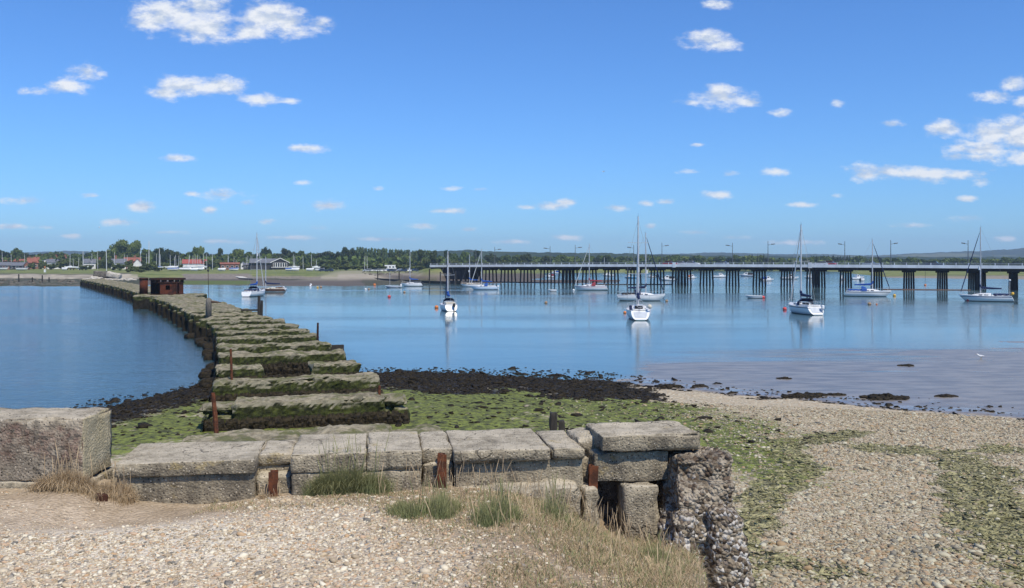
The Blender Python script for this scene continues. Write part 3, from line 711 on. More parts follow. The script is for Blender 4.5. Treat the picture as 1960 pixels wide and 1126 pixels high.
# ------------------------------------------------------------------ rough blocks
def rough_block(x0, x1, y0, y1, z0, z1, step=0.1, rad=0.05, amp=0.03, freq=2.0, seed=0, fn=None, fine=0.35, chip=0.0):
    """rounded, eroded block of concrete as (verts, quads)"""
    sx, sy, sz = x1 - x0, y1 - y0, z1 - z0
    r = min(rad, sx / 2.1, sy / 2.1, sz / 2.1)
    def cuts(a, b):
        n = max(1, int(round((b - a - 2 * r) / step)))
        return [a, a + 0.35 * r] + [a + r + (b - a - 2 * r) * i / n for i in range(n + 1)] + [b - 0.35 * r, b]
    gx_, gy_, gz_ = cuts(x0, x1), cuts(y0, y1), cuts(z0, z1)
    nx, ny, nz = len(gx_) - 1, len(gy_) - 1, len(gz_) - 1
    idx, vs, fs = {}, [], []
    def vid(i, j, k):
        key = (i, j, k)
        if key not in idx: idx[key] = len(vs); vs.append((i, j, k))
        return idx[key]
    for i in range(nx):
        for j in range(ny):
            fs.append((vid(i,j,0), vid(i,j+1,0), vid(i+1,j+1,0), vid(i+1,j,0)))
            fs.append((vid(i,j,nz), vid(i+1,j,nz), vid(i+1,j+1,nz), vid(i,j+1,nz)))
    for i in range(nx):
        for k in range(nz):
            fs.append((vid(i,0,k), vid(i+1,0,k), vid(i+1,0,k+1), vid(i,0,k+1)))
            fs.append((vid(i,ny,k), vid(i,ny,k+1), vid(i+1,ny,k+1), vid(i+1,ny,k)))
    for j in range(ny):
        for k in range(nz):
            fs.append((vid(0,j,k), vid(0,j,k+1), vid(0,j+1,k+1), vid(0,j+1,k)))
            fs.append((vid(nx,j,k), vid(nx,j+1,k), vid(nx,j+1,k+1), vid(nx,j,k+1)))
    out = []
    off = Vector((seed * 7.31, seed * 3.7, seed * 1.9))
    for (i, j, k) in vs:
        p = Vector((gx_[i], gy_[j], gz_[k]))
        c = Vector((min(max(p.x, x0 + r), x1 - r), min(max(p.y, y0 + r), y1 - r), min(max(p.z, z0 + r), z1 - r)))
        d = p - c
        nrm = d.normalized() if d.length > 1e-6 else Vector((0, 0, 1))
        p = c + nrm * r
        q = p + off
        a = amp * mnoise.fractal(q * freq, 1.0, 2.0, 4) + amp * fine * mnoise.noise(q * freq * 7)
        p = p + nrm * a
        if chip and sorted((abs(nrm.x), abs(nrm.y), abs(nrm.z)))[1] > 0.25:
            p = p - nrm * chip * max(0.0, mnoise.fractal(q * 2.3 + Vector((9, 4, 2)), 0.8, 2.1, 4) * 1.6 - 0.05)
        if fn: p = Vector(fn(p, nrm))
        out.append(tuple(p))
    return out, fs
def block_obj(name, mat, parent, *a, smooth=True, **k):
    mb = MB(); mb.add(*rough_block(*a, **k))
    return mb.build(name, mat, parent, smooth and mat is not M['pier'])

# ------------------------------------------------------------------ abutment wall in the foreground
WROT = math.atan(K_WALL)
def ws(px):
    k = (px - CX) / FPX
    x = k * (Y_WALL - K_WALL * X_WALL) / (1 - K_WALL * k)
    return (x - X_WALL) / math.cos(WROT)
def wz(px, py):
    k = (px - CX) / FPX
    x = k * (Y_WALL - K_WALL * X_WALL) / (1 - K_WALL * k)
    return H - (py - HY) * wall_y(x) / FPX
wall = empty('abutment_wall', (X_WALL, Y_WALL, 0), WROT)
tag(wall, 'long low broken concrete abutment wall with pale coping and rusty rails set in its face', 'wall')
def wb(name, pa, pb, t0, t1, z0, z1, mat='conc', **k):
    kw = dict(step=0.045, rad=0.014, amp=0.009, freq=2.6, seed=random.random() * 20, chip=0.022); kw.update(k)
    return block_obj(name, M[mat], wall, ws(pa), ws(pb), t0, t1, z0, z1, **kw)
# body behind everything, then the stepped face
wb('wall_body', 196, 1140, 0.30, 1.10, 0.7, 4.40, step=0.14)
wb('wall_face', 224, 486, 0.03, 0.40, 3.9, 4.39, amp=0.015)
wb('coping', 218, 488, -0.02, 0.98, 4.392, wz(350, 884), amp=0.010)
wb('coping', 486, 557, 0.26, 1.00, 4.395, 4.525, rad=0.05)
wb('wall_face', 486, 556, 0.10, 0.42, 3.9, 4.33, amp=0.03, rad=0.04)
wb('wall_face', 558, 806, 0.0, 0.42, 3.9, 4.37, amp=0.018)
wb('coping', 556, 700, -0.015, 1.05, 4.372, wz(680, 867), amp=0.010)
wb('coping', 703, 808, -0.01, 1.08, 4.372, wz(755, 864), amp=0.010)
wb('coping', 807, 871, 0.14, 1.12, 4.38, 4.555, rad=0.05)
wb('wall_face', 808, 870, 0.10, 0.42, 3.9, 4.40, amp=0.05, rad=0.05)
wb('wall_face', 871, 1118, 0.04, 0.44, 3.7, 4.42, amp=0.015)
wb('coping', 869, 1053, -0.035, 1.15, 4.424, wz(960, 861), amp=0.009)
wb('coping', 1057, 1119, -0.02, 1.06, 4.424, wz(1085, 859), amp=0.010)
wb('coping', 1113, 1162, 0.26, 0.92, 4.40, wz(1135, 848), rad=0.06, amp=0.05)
wb('broken_slab', 1150, 1337, -0.05, 0.74, wz(1240, 861), wz(1240, 831), step=0.05, rad=0.02, amp=0.02)
wb('wall_face', 1118, 1150, 0.20, 0.5, 3.2, 4.40, mat='conc', amp=0.06, rad=0.05)
wb('recessed_face', 1138, 1282, 0.035, 1.10, wz(1240, 922), wz(1240, 866), mat='conc', amp=0.025, step=0.05)
wb('recessed_face', 1130, 1300, 0.42, 1.10, 0.8, wz(1240, 920), mat='conc_dark', amp=0.04, step=0.07)
wb('footing_ledge', 880, 1108, -0.22, 0.1, 3.6, wz(1000, 926), amp=0.05, rad=0.06)
wb('footing_block', 1186, 1254, -0.20, 0.22, 2.9, wz(1220, 921), amp=0.05, rad=0.07)
wb('footing_block', 1113, 1147, -0.10, 0.22, 3.2, wz(1130, 930), amp=0.06, rad=0.07)
def crag(p, n):
    q = Vector(p)
    lo = max(0.0, min(1.0, (4.35 - q.z) / 0.9))
    w = mnoise.cell(q * 16.0) * 0.022 + mnoise.fractal(q * 1.5, 0.9, 2.1, 3) * 0.10 + mnoise.fractal(q * 5.0, 0.8, 2.0, 4) * (0.02 + 0.05 * lo)
    return q + Vector(n) * w + Vector((0.05 * math.sin(q.z * 3.0) + 0.03 * lo, -0.16 * lo - (0.10 if n[1] < -0.5 and q.z < 4.2 else 0), 0))
def shell_mat():
    n = NT('oyster_encrusted_concrete')
    p = n.sep(n.pos)
    v = n.voro(n.pos, 24); c = n.sep(v.outputs['Color'])
    f = n.noise(n.pos, 5, 6, 0.7); fine = n.noise(n.pos, 40, 4)
    base = n.mix(n.rng(f, 0.38, 0.62), (0.13, 0.098, 0.065), (0.40, 0.335, 0.245))
    pale = n.mix(fine, (0.40, 0.36, 0.31), (0.68, 0.65, 0.60))
    low = n.rng(n.math('ADD', p[2], n.math('MULTIPLY', n.math('SUBTRACT', f, 0.5), 1.6)), 4.30, 3.6)
    m = n.math('MULTIPLY', n.math('GREATER_THAN', n.math('ADD', c[0], n.math('MULTIPLY', n.math('SUBTRACT', f, 0.5), 0.8)), 0.60), n.rng(low, 0, 1, 0.10, 0.9))
    col = n.mix(m, base, pale)
    col = n.mix(n.math('MULTIPLY', n.math('LESS_THAN', c[1], 0.25), 0.8), col, (0.085, 0.055, 0.035))
    hh = n.math('ADD', n.math('MULTIPLY', v.outputs['Distance'], -1.0), n.math('MULTIPLY', fine, 0.4))
    return n.done(col, 0.85, n.bump(hh, 1.0, 0.05), 0.3)
M['shell'] = shell_mat()
wb('broken_end', 1278, 1374, -0.24, 0.80, 0.8, wz(1320, 868), mat='shell', amp=0.02, rad=0.04, step=0.03, fn=crag, chip=0.1)
wb('broken_end', 1262, 1300, -0.36, 0.1, 0.8, wz(1280, 960), mat='shell', amp=0.04, rad=0.06, step=0.035, fn=crag, chip=0.1)
wb('broken_end', 1330, 1392, -0.40, -0.1, 0.8, wz(1350, 955), mat='shell', amp=0.04, rad=0.06, step=0.035, fn=crag, chip=0.1)
def rail_post(px, py0, py1, t=0.06, lean=0.0):
    s, z0, z1 = ws(px), wz(px, py1), wz(px, py0)
    mb = MB()
    def prof(w, d, a, b):
        mb.add([(s + a + w0 + l, t - b + d0, z) for z, l in ((z0, 0), (z1, lean)) for (w0, d0) in ((0, 0), (w, 0), (w, d), (0, d))],
               [(0,3,2,1),(4,5,6,7),(0,1,5,4),(1,2,6,5),(2,3,7,6),(3,0,4,7)])
    prof(0.095, 0.014, -0.047, 0.06); prof(0.022, 0.07, -0.011, 0.045); prof(0.075, 0.02, -0.037, -0.02)
    return mb.build('rusty_rail', M['rust_bright'], wall)
rail_post(523, 904, 975); rail_post(846, 871, 960); rail_post(1132, 893, 1010, lean=0.03)
# weathered raised block at the left
blk = empty('concrete_block', (-5.6, 8.9, 4.2), 0.0)
tag(blk, 'tall square-cut concrete block with crumbling reddish aggregate face at the left end of the wall', 'concrete block')
def off(o, d): o.data.transform(Matrix.Translation(d)); return o
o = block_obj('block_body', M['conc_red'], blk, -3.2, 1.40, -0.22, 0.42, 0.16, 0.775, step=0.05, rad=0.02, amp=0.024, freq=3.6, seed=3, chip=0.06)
o = block_obj('footing', M['conc'], blk, -3.2, 1.44, -0.24, 0.5, -0.6, 0.157, step=0.07, rad=0.04, amp=0.035, freq=2.2, seed=5)

# ------------------------------------------------------------------ ruined viaduct piers
def pier_dir(Y):
    d = (axis_x(Y + 1) - axis_x(Y - 1)) / 2
    return math.atan(-d)               # cap lies square to the line, its right end farther off
def strands(npt, x0, x1, y, z0, z1, ln, seed, both=True):
    r = np.random.default_rng(seed)
    V, F = [], []
    for i in range(npt):
        px_, pz_ = r.uniform(x0, x1), r.uniform(z0, z1)
        L, w = ln * r.uniform(0.5, 1.3), r.uniform(0.02, 0.06)
        o_ = r.uniform(0.02, 0.16); a = r.uniform(-0.5, 0.5)
        b = len(V)
        V += [(px_ - w, y - 0.02, pz_), (px_ + w, y - 0.02, pz_), (px_ + w * 1.6 + a * 0.05, y - o_, pz_ - L * 0.5), (px_ - w * 1.6 + a * 0.05, y - o_, pz_ - L * 0.5),
              (px_ + w * 0.6 + a * 0.1, y - o_ * 0.9, pz_ - L), (px_ - w * 0.6 + a * 0.1, y - o_ * 0.9, pz_ - L)]
        F += [(b, b + 1, b + 2, b + 3), (b + 3, b + 2, b + 4, b + 5)]
    return V, F
ORD = ['first','second','third','fourth','fifth','sixth','seventh','eighth','ninth','tenth','eleventh','twelfth','thirteenth','fourteenth','fifteenth','sixteenth','seventeenth','eighteenth','nineteenth','twentieth']
PGRP = 'concrete piers of the ruined railway viaduct'
def erode(seed, a=0.10):
    def fn(p, n):
        q = Vector((p[0] + seed * 3.1, p[1] * 0.6, p[2]))
        e = mnoise.fractal(q * 0.9, 1.0, 2.0, 3)
        if n[2] > 0.25: p = Vector((p[0], p[1], p[2] + a * e * 0.9))
        end = mnoise.noise(Vector((p[1] * 1.3, p[2] * 1.3, seed * 5.0)))
        return (p[0] + (0.16 * end if abs(n[0]) > 0.35 else 0), p[1] + (0.09 * e if abs(n[1]) > 0.35 else 0), p[2])
    return fn
PIER_Y = [23.9, 30.0, 35.4, 40.6, 45.5, 50.5, 55.7, 60.6, 65.6, 70.8]
PIER_LAB = [
 'broad flat concrete pier top lying directly behind the foreground wall, nearest to the camera',
 'long concrete pier with cracked end caps and black seaweed skirt, second from the wall',
 'unbroken rounded concrete pier with mossy face, third from the wall',
 'concrete pier broken in the middle into two stumps, fourth from the wall',
 'concrete pier with a notch worn in its top, fifth from the wall',
 'concrete pier with a dark timber corner on its right, sixth from the wall',
 'thin mossy concrete pier beside the upright rusty bar over the water, seventh from the wall',
 'mossy concrete pier, eighth from the wall',
 'mossy concrete pier, ninth from the wall',
 'broken lumpy concrete pier beside the grey timber post, tenth from the wall']
for i, Y in enumerate(PIER_Y):
    W2 = 3.25 - 0.03 * i
    th = 1.4 if i else 2.3
    top = 1.9
    zb = nz1(axis_x(Y), Y) - 0.5 if Y < 54 else -1.0
    root = empty('concrete_pier', (axis_x(Y), Y, 0), pier_dir(Y))
    tag(root, PIER_LAB[i], 'concrete pier', PGRP)
    st = 0.095 if i < 4 else 0.13
    kw = dict(step=st, rad=0.10, amp=0.06, freq=1.1, fine=0.8, chip=0.16)
    h = th / 2
    if i == 0:
        block_obj('pier_cap', M['pier'], root, -3.4, 2.0, -h, h * 0.7, 1.2, 1.92, seed=1, fn=erode(1), **kw)
        block_obj('pier_base', M['pier'], root, -3.0, 3.6, -h * 0.7, h, zb, 1.72, seed=2, fn=erode(2), **kw)
        block_obj('broken_cap', M['pier'], root, -3.3, -1.6, -h * 1.12, -h * 0.4, 1.3, 1.90, seed=9, fn=erode(3), **kw)
    elif i == 1:
        block_obj('pier_cap', M['pier'], root, -2.45, 2.5, -h, h, 0.9, 1.95, seed=3, fn=erode(4, 0.05), **dict(kw, rad=0.14, amp=0.06))
        block_obj('pier_base', M['pier'], root, -3.3, 3.35, -h * 0.92, h * 0.92, zb, 1.55, seed=4, fn=erode(5), **dict(kw, rad=0.3))
        block_obj('loose_cap', M['pier'], root, -3.45, -2.30, -h * 0.8, h * 0.8, 1.60, 1.86, seed=5, **dict(kw, rad=0.12))
        block_obj('loose_cap', M['pier'], root, 2.30, 3.30, -h * 0.75, h * 0.8, 1.62, 1.90, seed=6, **dict(kw, rad=0.12))
    elif i == 3:
        block_obj('pier_base', M['pier'], root, -W2, W2, -h, h, zb, 1.25, seed=7, fn=erode(6), **kw)
        block_obj('pier_cap', M['pier'], root, -W2, -1.15, -h, h, 0.8, 1.86, seed=8, fn=erode(7), **kw)
        block_obj('pier_cap', M['pier'], root, 0.95, W2, -h, h * 0.9, 0.8, 1.88, seed=10, fn=erode(8), **kw)
    else:
        block_obj('pier_cap', M['pier'], root, -W2, W2, -h, h, 0.75, top, seed=11 + i, fn=erode(10 + i, 0.10 if i != 4 else 0.2), **kw)
        block_obj('pier_base', M['pier'], root, -W2 + 0.12, W2 - 0.1, -h * 0.93, h * 0.93, zb, 1.3, seed=31 + i, **kw)
    if i < 8:
        V, F = strands(1500 if i < 4 else 500, -W2 - 0.05, W2 + 0.05, -h - 0.02, 0.75, 1.5 if i else 1.3, 0.32, i)
        MB().add(V, F).build('seaweed_fringe', M['weed'], root)
        V, F = strands(260, -1.0, 1.0, -W2 - 0.02, 0.4, 1.6, 0.4, i + 50)
        me_v = [(y_, -x_, z_) for x_, y_, z_ in V]
        MB().add(me_v, F).build('seaweed_fringe', M['weed'], root)
    if i == 5:
        MB().box(W2 - 0.1, W2 + 0.75, -0.6, -0.35, 1.2, 1.75).build('timber_waling', M['timber_dark'], root)
# farther piers up to the rusted drum, then beyond it to the shore
proto = None
protos = []
for v in range(3):
    root = empty('concrete_pier', (0, 0, 0), 0)
    kw = dict(step=0.26, rad=0.2, amp=0.12, freq=1.0, fine=0.5)
    block_obj('pier_cap', M['pier'], root, -3.0, 3.0, -0.8 - 0.25 * v, 0.9 + 0.2 * v, 0.9, 1.85 + 0.05 * v, seed=60 + v, fn=erode(60 + v, 0.16), **kw)
    block_obj('pier_base', M['pier'], root, -2.95, 2.9, -0.9, 0.9, -1.2, 1.2, seed=70 + v, **kw)
    mb = MB()
    mb.add(*rough_block(-3.35, -2.75, -0.55, 0.05, -1.2, 1.55 - 0.12 * v, step=0.2, rad=0.2, amp=0.06, seed=80 + v))
    mb.build('buttress', M['pier'], root, True)
    protos.append(root)
k = 0
Y = 75.8
ys = []
while Y < 121: ys.append((Y, 0)); Y += 5.0
Y = 141.0
while Y < 246: ys.append((Y, 1)); Y += 5.5
na = 0
for Y, far in ys:
    p = protos[k % 3]
    o = p if k < 3 else copy_tree(p)
    o.location = (axis_x(Y), Y, 0); o.rotation_euler = (0, 0, pier_dir(Y))
    if far == 0:
        na += 1
        w = {1: 'concrete pier just beyond the grey timber post, lumpy and weed-covered', 9: 'concrete pier directly in front of the rusted iron drum', 10: 'concrete pier directly in front of the rusted iron drum'}.get(na, 'lichened concrete pier, %s beyond the grey timber post on the way to the rusted drum' % ORD[na - 1])
        if Y > 116: w = 'concrete pier directly in front of the rusted iron drum and its platform'
        tag(o, w, 'concrete pier', PGRP)
    else:
        j = k - na
        tag(o, 'dark weedy concrete pier in the far run between the rusted drum and the shore', 'concrete pier', 'far concrete piers beyond the rusted drum')
    k += 1
# strips of fallen deck lying over the far run
for (ya, yb, lab) in ((86, 120, 'long tumbled strip of rubble deck lying on the piers before the rusted drum'), (140, 244, 'long ruined deck strip running from the rusted drum to the far shore')):
    mb = MB(); rows = []
    yv = np.arange(ya, yb, 0.8)
    for yq in yv:
        th = pier_dir(yq); c, s_ = math.cos(th), math.sin(th); r_ = []
        for t in np.linspace(-2.7, 2.7, 10):
            zz = 1.90 + 0.28 * mnoise.fractal(Vector((t * 0.8, yq * 0.5, 2.2)), 1, 2, 4) - 0.10 * (abs(t) > 2.4)
            r_.append((axis_x(yq) + t * c, yq + t * s_, zz))
        r_.insert(0, (r_[0][0], r_[0][1], r_[0][2] - 0.45)); r_.append((r_[-1][0], r_[-1][1], r_[-1][2] - 0.45))
        rows.append(r_)
    mb.grid(rows)
    tag(mb.build('viaduct_deck', M['pier'], None, False), lab, 'ruined deck')
# platform, drum and tube
PD = 127.0
pc = Vector((axis_x(PD), PD, 0))
tag(block_obj('pivot_platform', M['pier'], None, pc.x - 3.9, pc.x + 4.2, PD - 3.2, PD + 3.6, -1.2, 1.95, step=0.3, rad=0.2, amp=0.12, freq=0.9, seed=90), 'wide weathered concrete platform carrying the rusted iron drum', 'platform')
drum = empty('rusted_drum', (pc.x - 0.35, PD + 0.2, 1.9), 0.2)
tag(drum, 'big rusted iron drum of the old swing bridge with holed plates and a heavy rim', 'iron drum')
mb = MB(); n = 20; rr = 2.15
def arcp(a0, a1, z0, z1, r0, r1, mb, m=2):
    for q in range(m):
        b0, b1 = a0 + (a1 - a0) * q / m, a0 + (a1 - a0) * (q + 1) / m
        pts = [(r * math.cos(b), r * math.sin(b), z) for z in (z0, z1) for (r, b) in ((r0, b0), (r1, b0), (r1, b1), (r0, b1))]
        mb.add(pts, [(0,1,2,3),(7,6,5,4),(1,0,4,5),(2,1,5,6),(3,2,6,7),(0,3,7,4)])
for q in range(n):
    a0, a1 = 2 * math.pi * q / n, 2 * math.pi * (q + 1) / n
    deg = math.degrees((a0 + a1) / 2) % 360
    if 185 < deg < 246:
        arcp(a0, a1, 0, 0.12, rr - 0.05, rr, mb, 1); arcp(a0, a1, 1.75, 1.85, rr - 0.05, rr, mb, 1)
    elif 270 < deg < 288:                                     # holed plate facing the camera
        arcp(a0, a1, 0, 0.75, rr - 0.05, rr, mb, 1); arcp(a0, a1, 1.4, 1.85, rr - 0.05, rr, mb, 1); arcp(a0, a0 + (a1 - a0) * 0.15, 0.75, 1.4, rr - 0.05, rr, mb, 1)
    elif 312 < deg < 326:
        arcp(a0, a0 + (a1 - a0) * 0.55, 0, 1.85, rr - 0.05, rr, mb, 1)
    else:
        arcp(a0, a1, 0, 1.85, rr - 0.05, rr, mb, 1)
mb.build('drum_plates', M['rust'], drum)
mb = MB(); mb.lathe([(rr - 0.06, 1.80), (rr - 0.06, 1.845)], 28); mb.build('inner_shade_lid', M['rust_dark'], drum)  # unseen disc added inside so the drum's holes look dark
mb = MB(); arcp(0, 2 * math.pi, 2.16, 2.40, rr - 0.35, rr + 0.30, mb, 28); arcp(0, 2 * math.pi, 1.72, 1.84, rr + 0.003, rr + 0.12, mb, 28); mb.build('rim', M['rust_dark'], drum)
mb = MB(); arcp(0, 2 * math.pi, 0.0, 0.16, rr - 0.05, rr + 0.14, mb, 28); mb.build('foot_ring', M['rust_dark'], drum)
for q in range(14):
    a = 2 * math.pi * q / 14
    m_ = MB(); arcp(a, a + 0.19, 1.85, 2.16, rr - 0.1, rr + 0.03, m_, 1); m_.build('rim_support', M['rust_dark'], drum)
for q in range(3):
    a = (3.14, 5.45, 1.0)[q]
    m_ = MB(); c, s_ = math.cos(a), math.sin(a)
    m_.tube([(c * (rr + 0.05), s_ * (rr + 0.05), 0.1), (c * (rr + 0.05), s_ * (rr + 0.05), 2.1)], 0.11, 4); m_.build('stiffener', M['rust_dark'], drum)
tx, ty = colx(275, PD), PD
tube = empty('rusted_tube', (tx, ty, 1.85))
tag(tube, 'upright rusted iron tube standing left of the big drum', 'iron tube')
mb = MB(); mb.lathe([(0.56, 0), (0.56, 2.45), (0.48, 2.45), (0.48, 1.6)], 16); mb.build('tube_shell', M['rust'], tube, True)
mb = MB(); mb.lathe([(0.57, 2.2), (0.61, 2.2), (0.61, 2.48), (0.49, 2.5)], 16); mb.build('collar', M['rust_dark'], tube, True)
mb = MB(); mb.tube([(0.5, 0.1, 2.2), (1.2, 0.3, 2.05)], 0.05, 5); mb.build('bracket', M['rust_dark'], tube)
# posts on the viaduct
def post(name, lab, cat, px, pyb, pyt, z0, r, mat, lean=(0, 0), n=7, Yo=None, extra=None):
    Y = Yo if Yo else (H - z0) * FPX / (pyb - HY)
    x = colx(px, Y); z1 = rowz(pyt, Y)
    mb = MB()
    mb.tube([(0, 0, -0.35), (lean[0] * 0.5, lean[1] * 0.5, (z1 - z0) * 0.5), (lean[0], lean[1], z1 - z0)], [r, r * 0.96, r * 0.85], n)
    if extra: extra(mb, z1 - z0)
    o = mb.build(name, M[mat], None); o.location = (x, Y, z0)
    return tag(o, lab, cat)
post('rusty_bar', 'leaning rusty steel bar standing at the left of the nearest pier', 'steel bar', 416, 828, 752, 1.85, 0.065, 'rust_bright', (-0.12, 0), Yo=24.0)
post('rusty_bar', 'upright rusty steel bar on the left end of the third pier', 'steel bar', 444, 724, 668, 1.85, 0.05, 'rust_bright', (-0.05, 0), Yo=34.8)
post('rusty_bar', 'short rusty steel stub between the right ends of the second and third piers', 'steel bar', 726, 757, 738, 1.85, 0.05, 'rust_bright', Yo=30.6)
post('rusty_bar', 'upright rusty steel bar by the water on the right edge of the viaduct', 'steel bar', 607.5, 655, 618, 1.5, 0.07, 'rust_dark', (0.03, 0), Yo=53.6)
def fork(mb, h): mb.tube([(0.2, 0.1, -0.3), (0.22, 0.1, h * 0.75)], 0.10, 6); mb.box(-1.6, 0.0, -0.08, 0.08, 0.35, 0.5)
post('timber_post', 'dark split timber post with a side rail on the right edge of the viaduct', 'timber post', 496, 602, 566, 1.85, 0.15, 'timber_dark', Yo=79.0, extra=fork)
tp = empty('mooring_post', (colx(399, 78.0), 78.0, 1.85))
tag(tp, 'grey rounded timber post with a thin iron rod, left edge of the viaduct', 'timber post')
mb = MB(); mb.tube([(0, 0, -0.6), (0.02, 0, 1.1), (0.02, 0, 1.4), (0.02, 0, 1.56)], [0.27, 0.26, 0.24, 0.10], 10); mb.build('post', M['timber'], tp, True)
mb = MB(); mb.tube([(0.02, 0, 1.5), (-0.03, 0, 3.9)], 0.022, 5); mb.build('rod', M['rust_dark'], tp)
mb = MB(); mb.ball((-0.03, 0, 3.95), 0.10, 8, 6); mb.ball((-0.03, 0, 4.3), 0.09, 8, 6); mb.tube([(-0.03, 0, 3.9), (-0.03, 0, 4.3)], 0.03, 5); mb.build('rod_top', M['black'], tp)
mb = MB(); mb.tube([(0.2, 0, 1.2), (1.0, 0.3, 1.15)], [0.09, 0.04], 5); mb.build('bracket', M['rust_dark'], tp)
sx, sy = gpos(1065, 822, 1.0)
mb = MB(); mb.add(*rough_block(-0.17, 0.02, -0.12, 0.12, -0.3, 1.62, step=0.08, rad=0.03, amp=0.05, seed=2)); mb.add(*rough_block(0.03, 0.20, -0.1, 0.12, -0.3, 1.42, step=0.08, rad=0.03, amp=0.05, seed=4))
o = mb.build('timber_stump', M['timber_dark'], None, True); o.location = (colx(1065, 22), 22, nz1(colx(1065, 22), 22)); tag(o, 'rotten split timber stump sticking out of the green weed behind the wall', 'timber stump')
# weed-covered boulders along the foot of the viaduct
r_ = np.random.default_rng(12)
for i in range(18):
    Y = float(r_.uniform(44, 78)); x = axis_x(Y) - 3.2 - float(r_.uniform(0.0, 0.7)); sc = float(r_.uniform(0.22, 0.5))
    mb = MB(); mb.add(*rough_block(-sc, sc, -sc, sc, -sc * 0.6, sc * 0.75, step=sc / 3, rad=sc * 0.6, amp=0.16 * sc, freq=2.5, seed=i))
    o = mb.build('boulder', M['weed'], None, True); o.location = (x, Y, max(0.0, nz1(x, Y) if Y < 70 else 0) + sc * 0.2); o.rotation_euler = (0, 0, i)
    tag(o, 'dark weed-covered boulder along the left foot of the viaduct piers', 'boulder', 'weed-covered boulders beside the piers')

# ------------------------------------------------------------------ road bridge
Y0B = 256.0
AX = Vector((31.4, -21.45, 0)); SPAN = AX.length / 5; AXN = AX.normalized(); NRM = Vector((-AXN.y, AXN.x, 0))   # NRM points away from the camera
def bp(t): return Vector((49.0, Y0B, 0)) + AX * t
def bz(t): return 4.22 + 0.38 * (1 - ((t - 0.2) / 2.7) ** 2)            # underside of the beams
T0, T1 = -2.36, 3.15
br = empty('road_bridge', bp(T0), 0)
tag(br, 'long low concrete road bridge on rows of dark piles crossing the harbour', 'bridge')
O_ = bp(T0)
def bpt(t, off, z):
    p = bp(t) + NRM * off - O_
    return (p.x, p.y, z)
TS = np.linspace(T0, T1, 60)
def brsec(name, mat, sect, ts=TS):
    mb = MB()
    rows = [[bpt(t, o_, bz(t) + z_) for o_, z_ in sect + [sect[0]]] for t in ts]
    mb.grid(rows)
    n_ = len(sect)
    mb.f.append(tuple(range(n_ - 1, -1, -1))); mb.mi.append(0)
    b0 = (len(rows) - 1) * (n_ + 1)
    mb.f.append(tuple(b0 + q for q in range(n_))); mb.mi.append(0)
    return mb.build(name, M[mat], br)
brsec('beam', 'fascia', [(-4.7, 0.0), (-4.7, 0.72), (4.7, 0.72), (4.7, 0.0)])
brsec('deck', 'fascia', [(-5.25, 0.723), (-5.25, 0.86), (5.25, 0.86), (5.25, 0.723)])
brsec('road_surface', 'asphalt', [(-4.9, 0.863), (-4.9, 0.90), (4.9, 0.90), (4.9, 0.863)])
brsec('parapet', 'parapet', [(-5.27, 0.70), (-5.27, 1.46), (-5.255, 1.46), (-5.255, 0.70)])
brsec('parapet', 'parapet', [(5.10, 0.862), (5.10, 1.42), (5.22, 1.42), (5.22, 0.862)])
brsec('handrail', 'railing', [(-5.19, 1.90), (-5.19, 1.97), (-5.12, 1.97), (-5.12, 1.90)])
brsec('handrail', 'railing', [(-5.18, 1.66), (-5.18, 1.70), (-5.14, 1.70), (-5.14, 1.66)])
brsec('handrail', 'railing', [(5.12, 1.90), (5.12, 1.97), (5.19, 1.97), (5.19, 1.90)])
t = T0 + 0.01
while t < 2.45:
    mb = MB(); mb.tube([bpt(t, -5.155, bz(t) + 0.862), bpt(t, -5.155, bz(t) + 2.0)], 0.10, 4)
    mb.build('railing_post', M['parapet'], br); t += 0.072
BE = Vector((0.68, 0.733, 0))                                # direction of the skewed pile bents
def pier_bent(t, double):
    lines = (-0.5, 0.5) if double else (0,)
    mb = MB()
    hw = 0.45 if not double else 1.35
    vs = []
    for z_ in (-0.40, -0.004):
        for off, da in ((-3.7, -hw), (-3.7, hw), (3.7, hw), (3.7, -hw)):
            p = Vector(bpt(t, 0, bz(t) + z_)) + BE * off + AXN * da; vs.append(tuple(p))
    mb.add(vs, [(0,3,2,1),(4,5,6,7),(0,1,5,4),(1,2,6,5),(2,3,7,6),(3,0,4,7)])
    pr = mb.build('pier_cap', M['fascia'], br)
    for ln in lines:
        for j in range(5):
            off = -3.2 + 1.6 * j
            rake = (j - 2) * 0.22
            a = Vector(bpt(t, 0, bz(t) - 0.39)) + BE * off + AXN * ln * 1.7
            b = Vector(bpt(t, 0, -1.6)) + BE * (off + rake) + AXN * ln * 1.7
            m2 = MB(); m2.tube([b, a], 0.24, 6); m2.build('pile', M['pile'], pr)
j = -11
while j * 0.2 < 2.5:
    pier_bent(j * 0.2, j % 5 == 0); j += 1
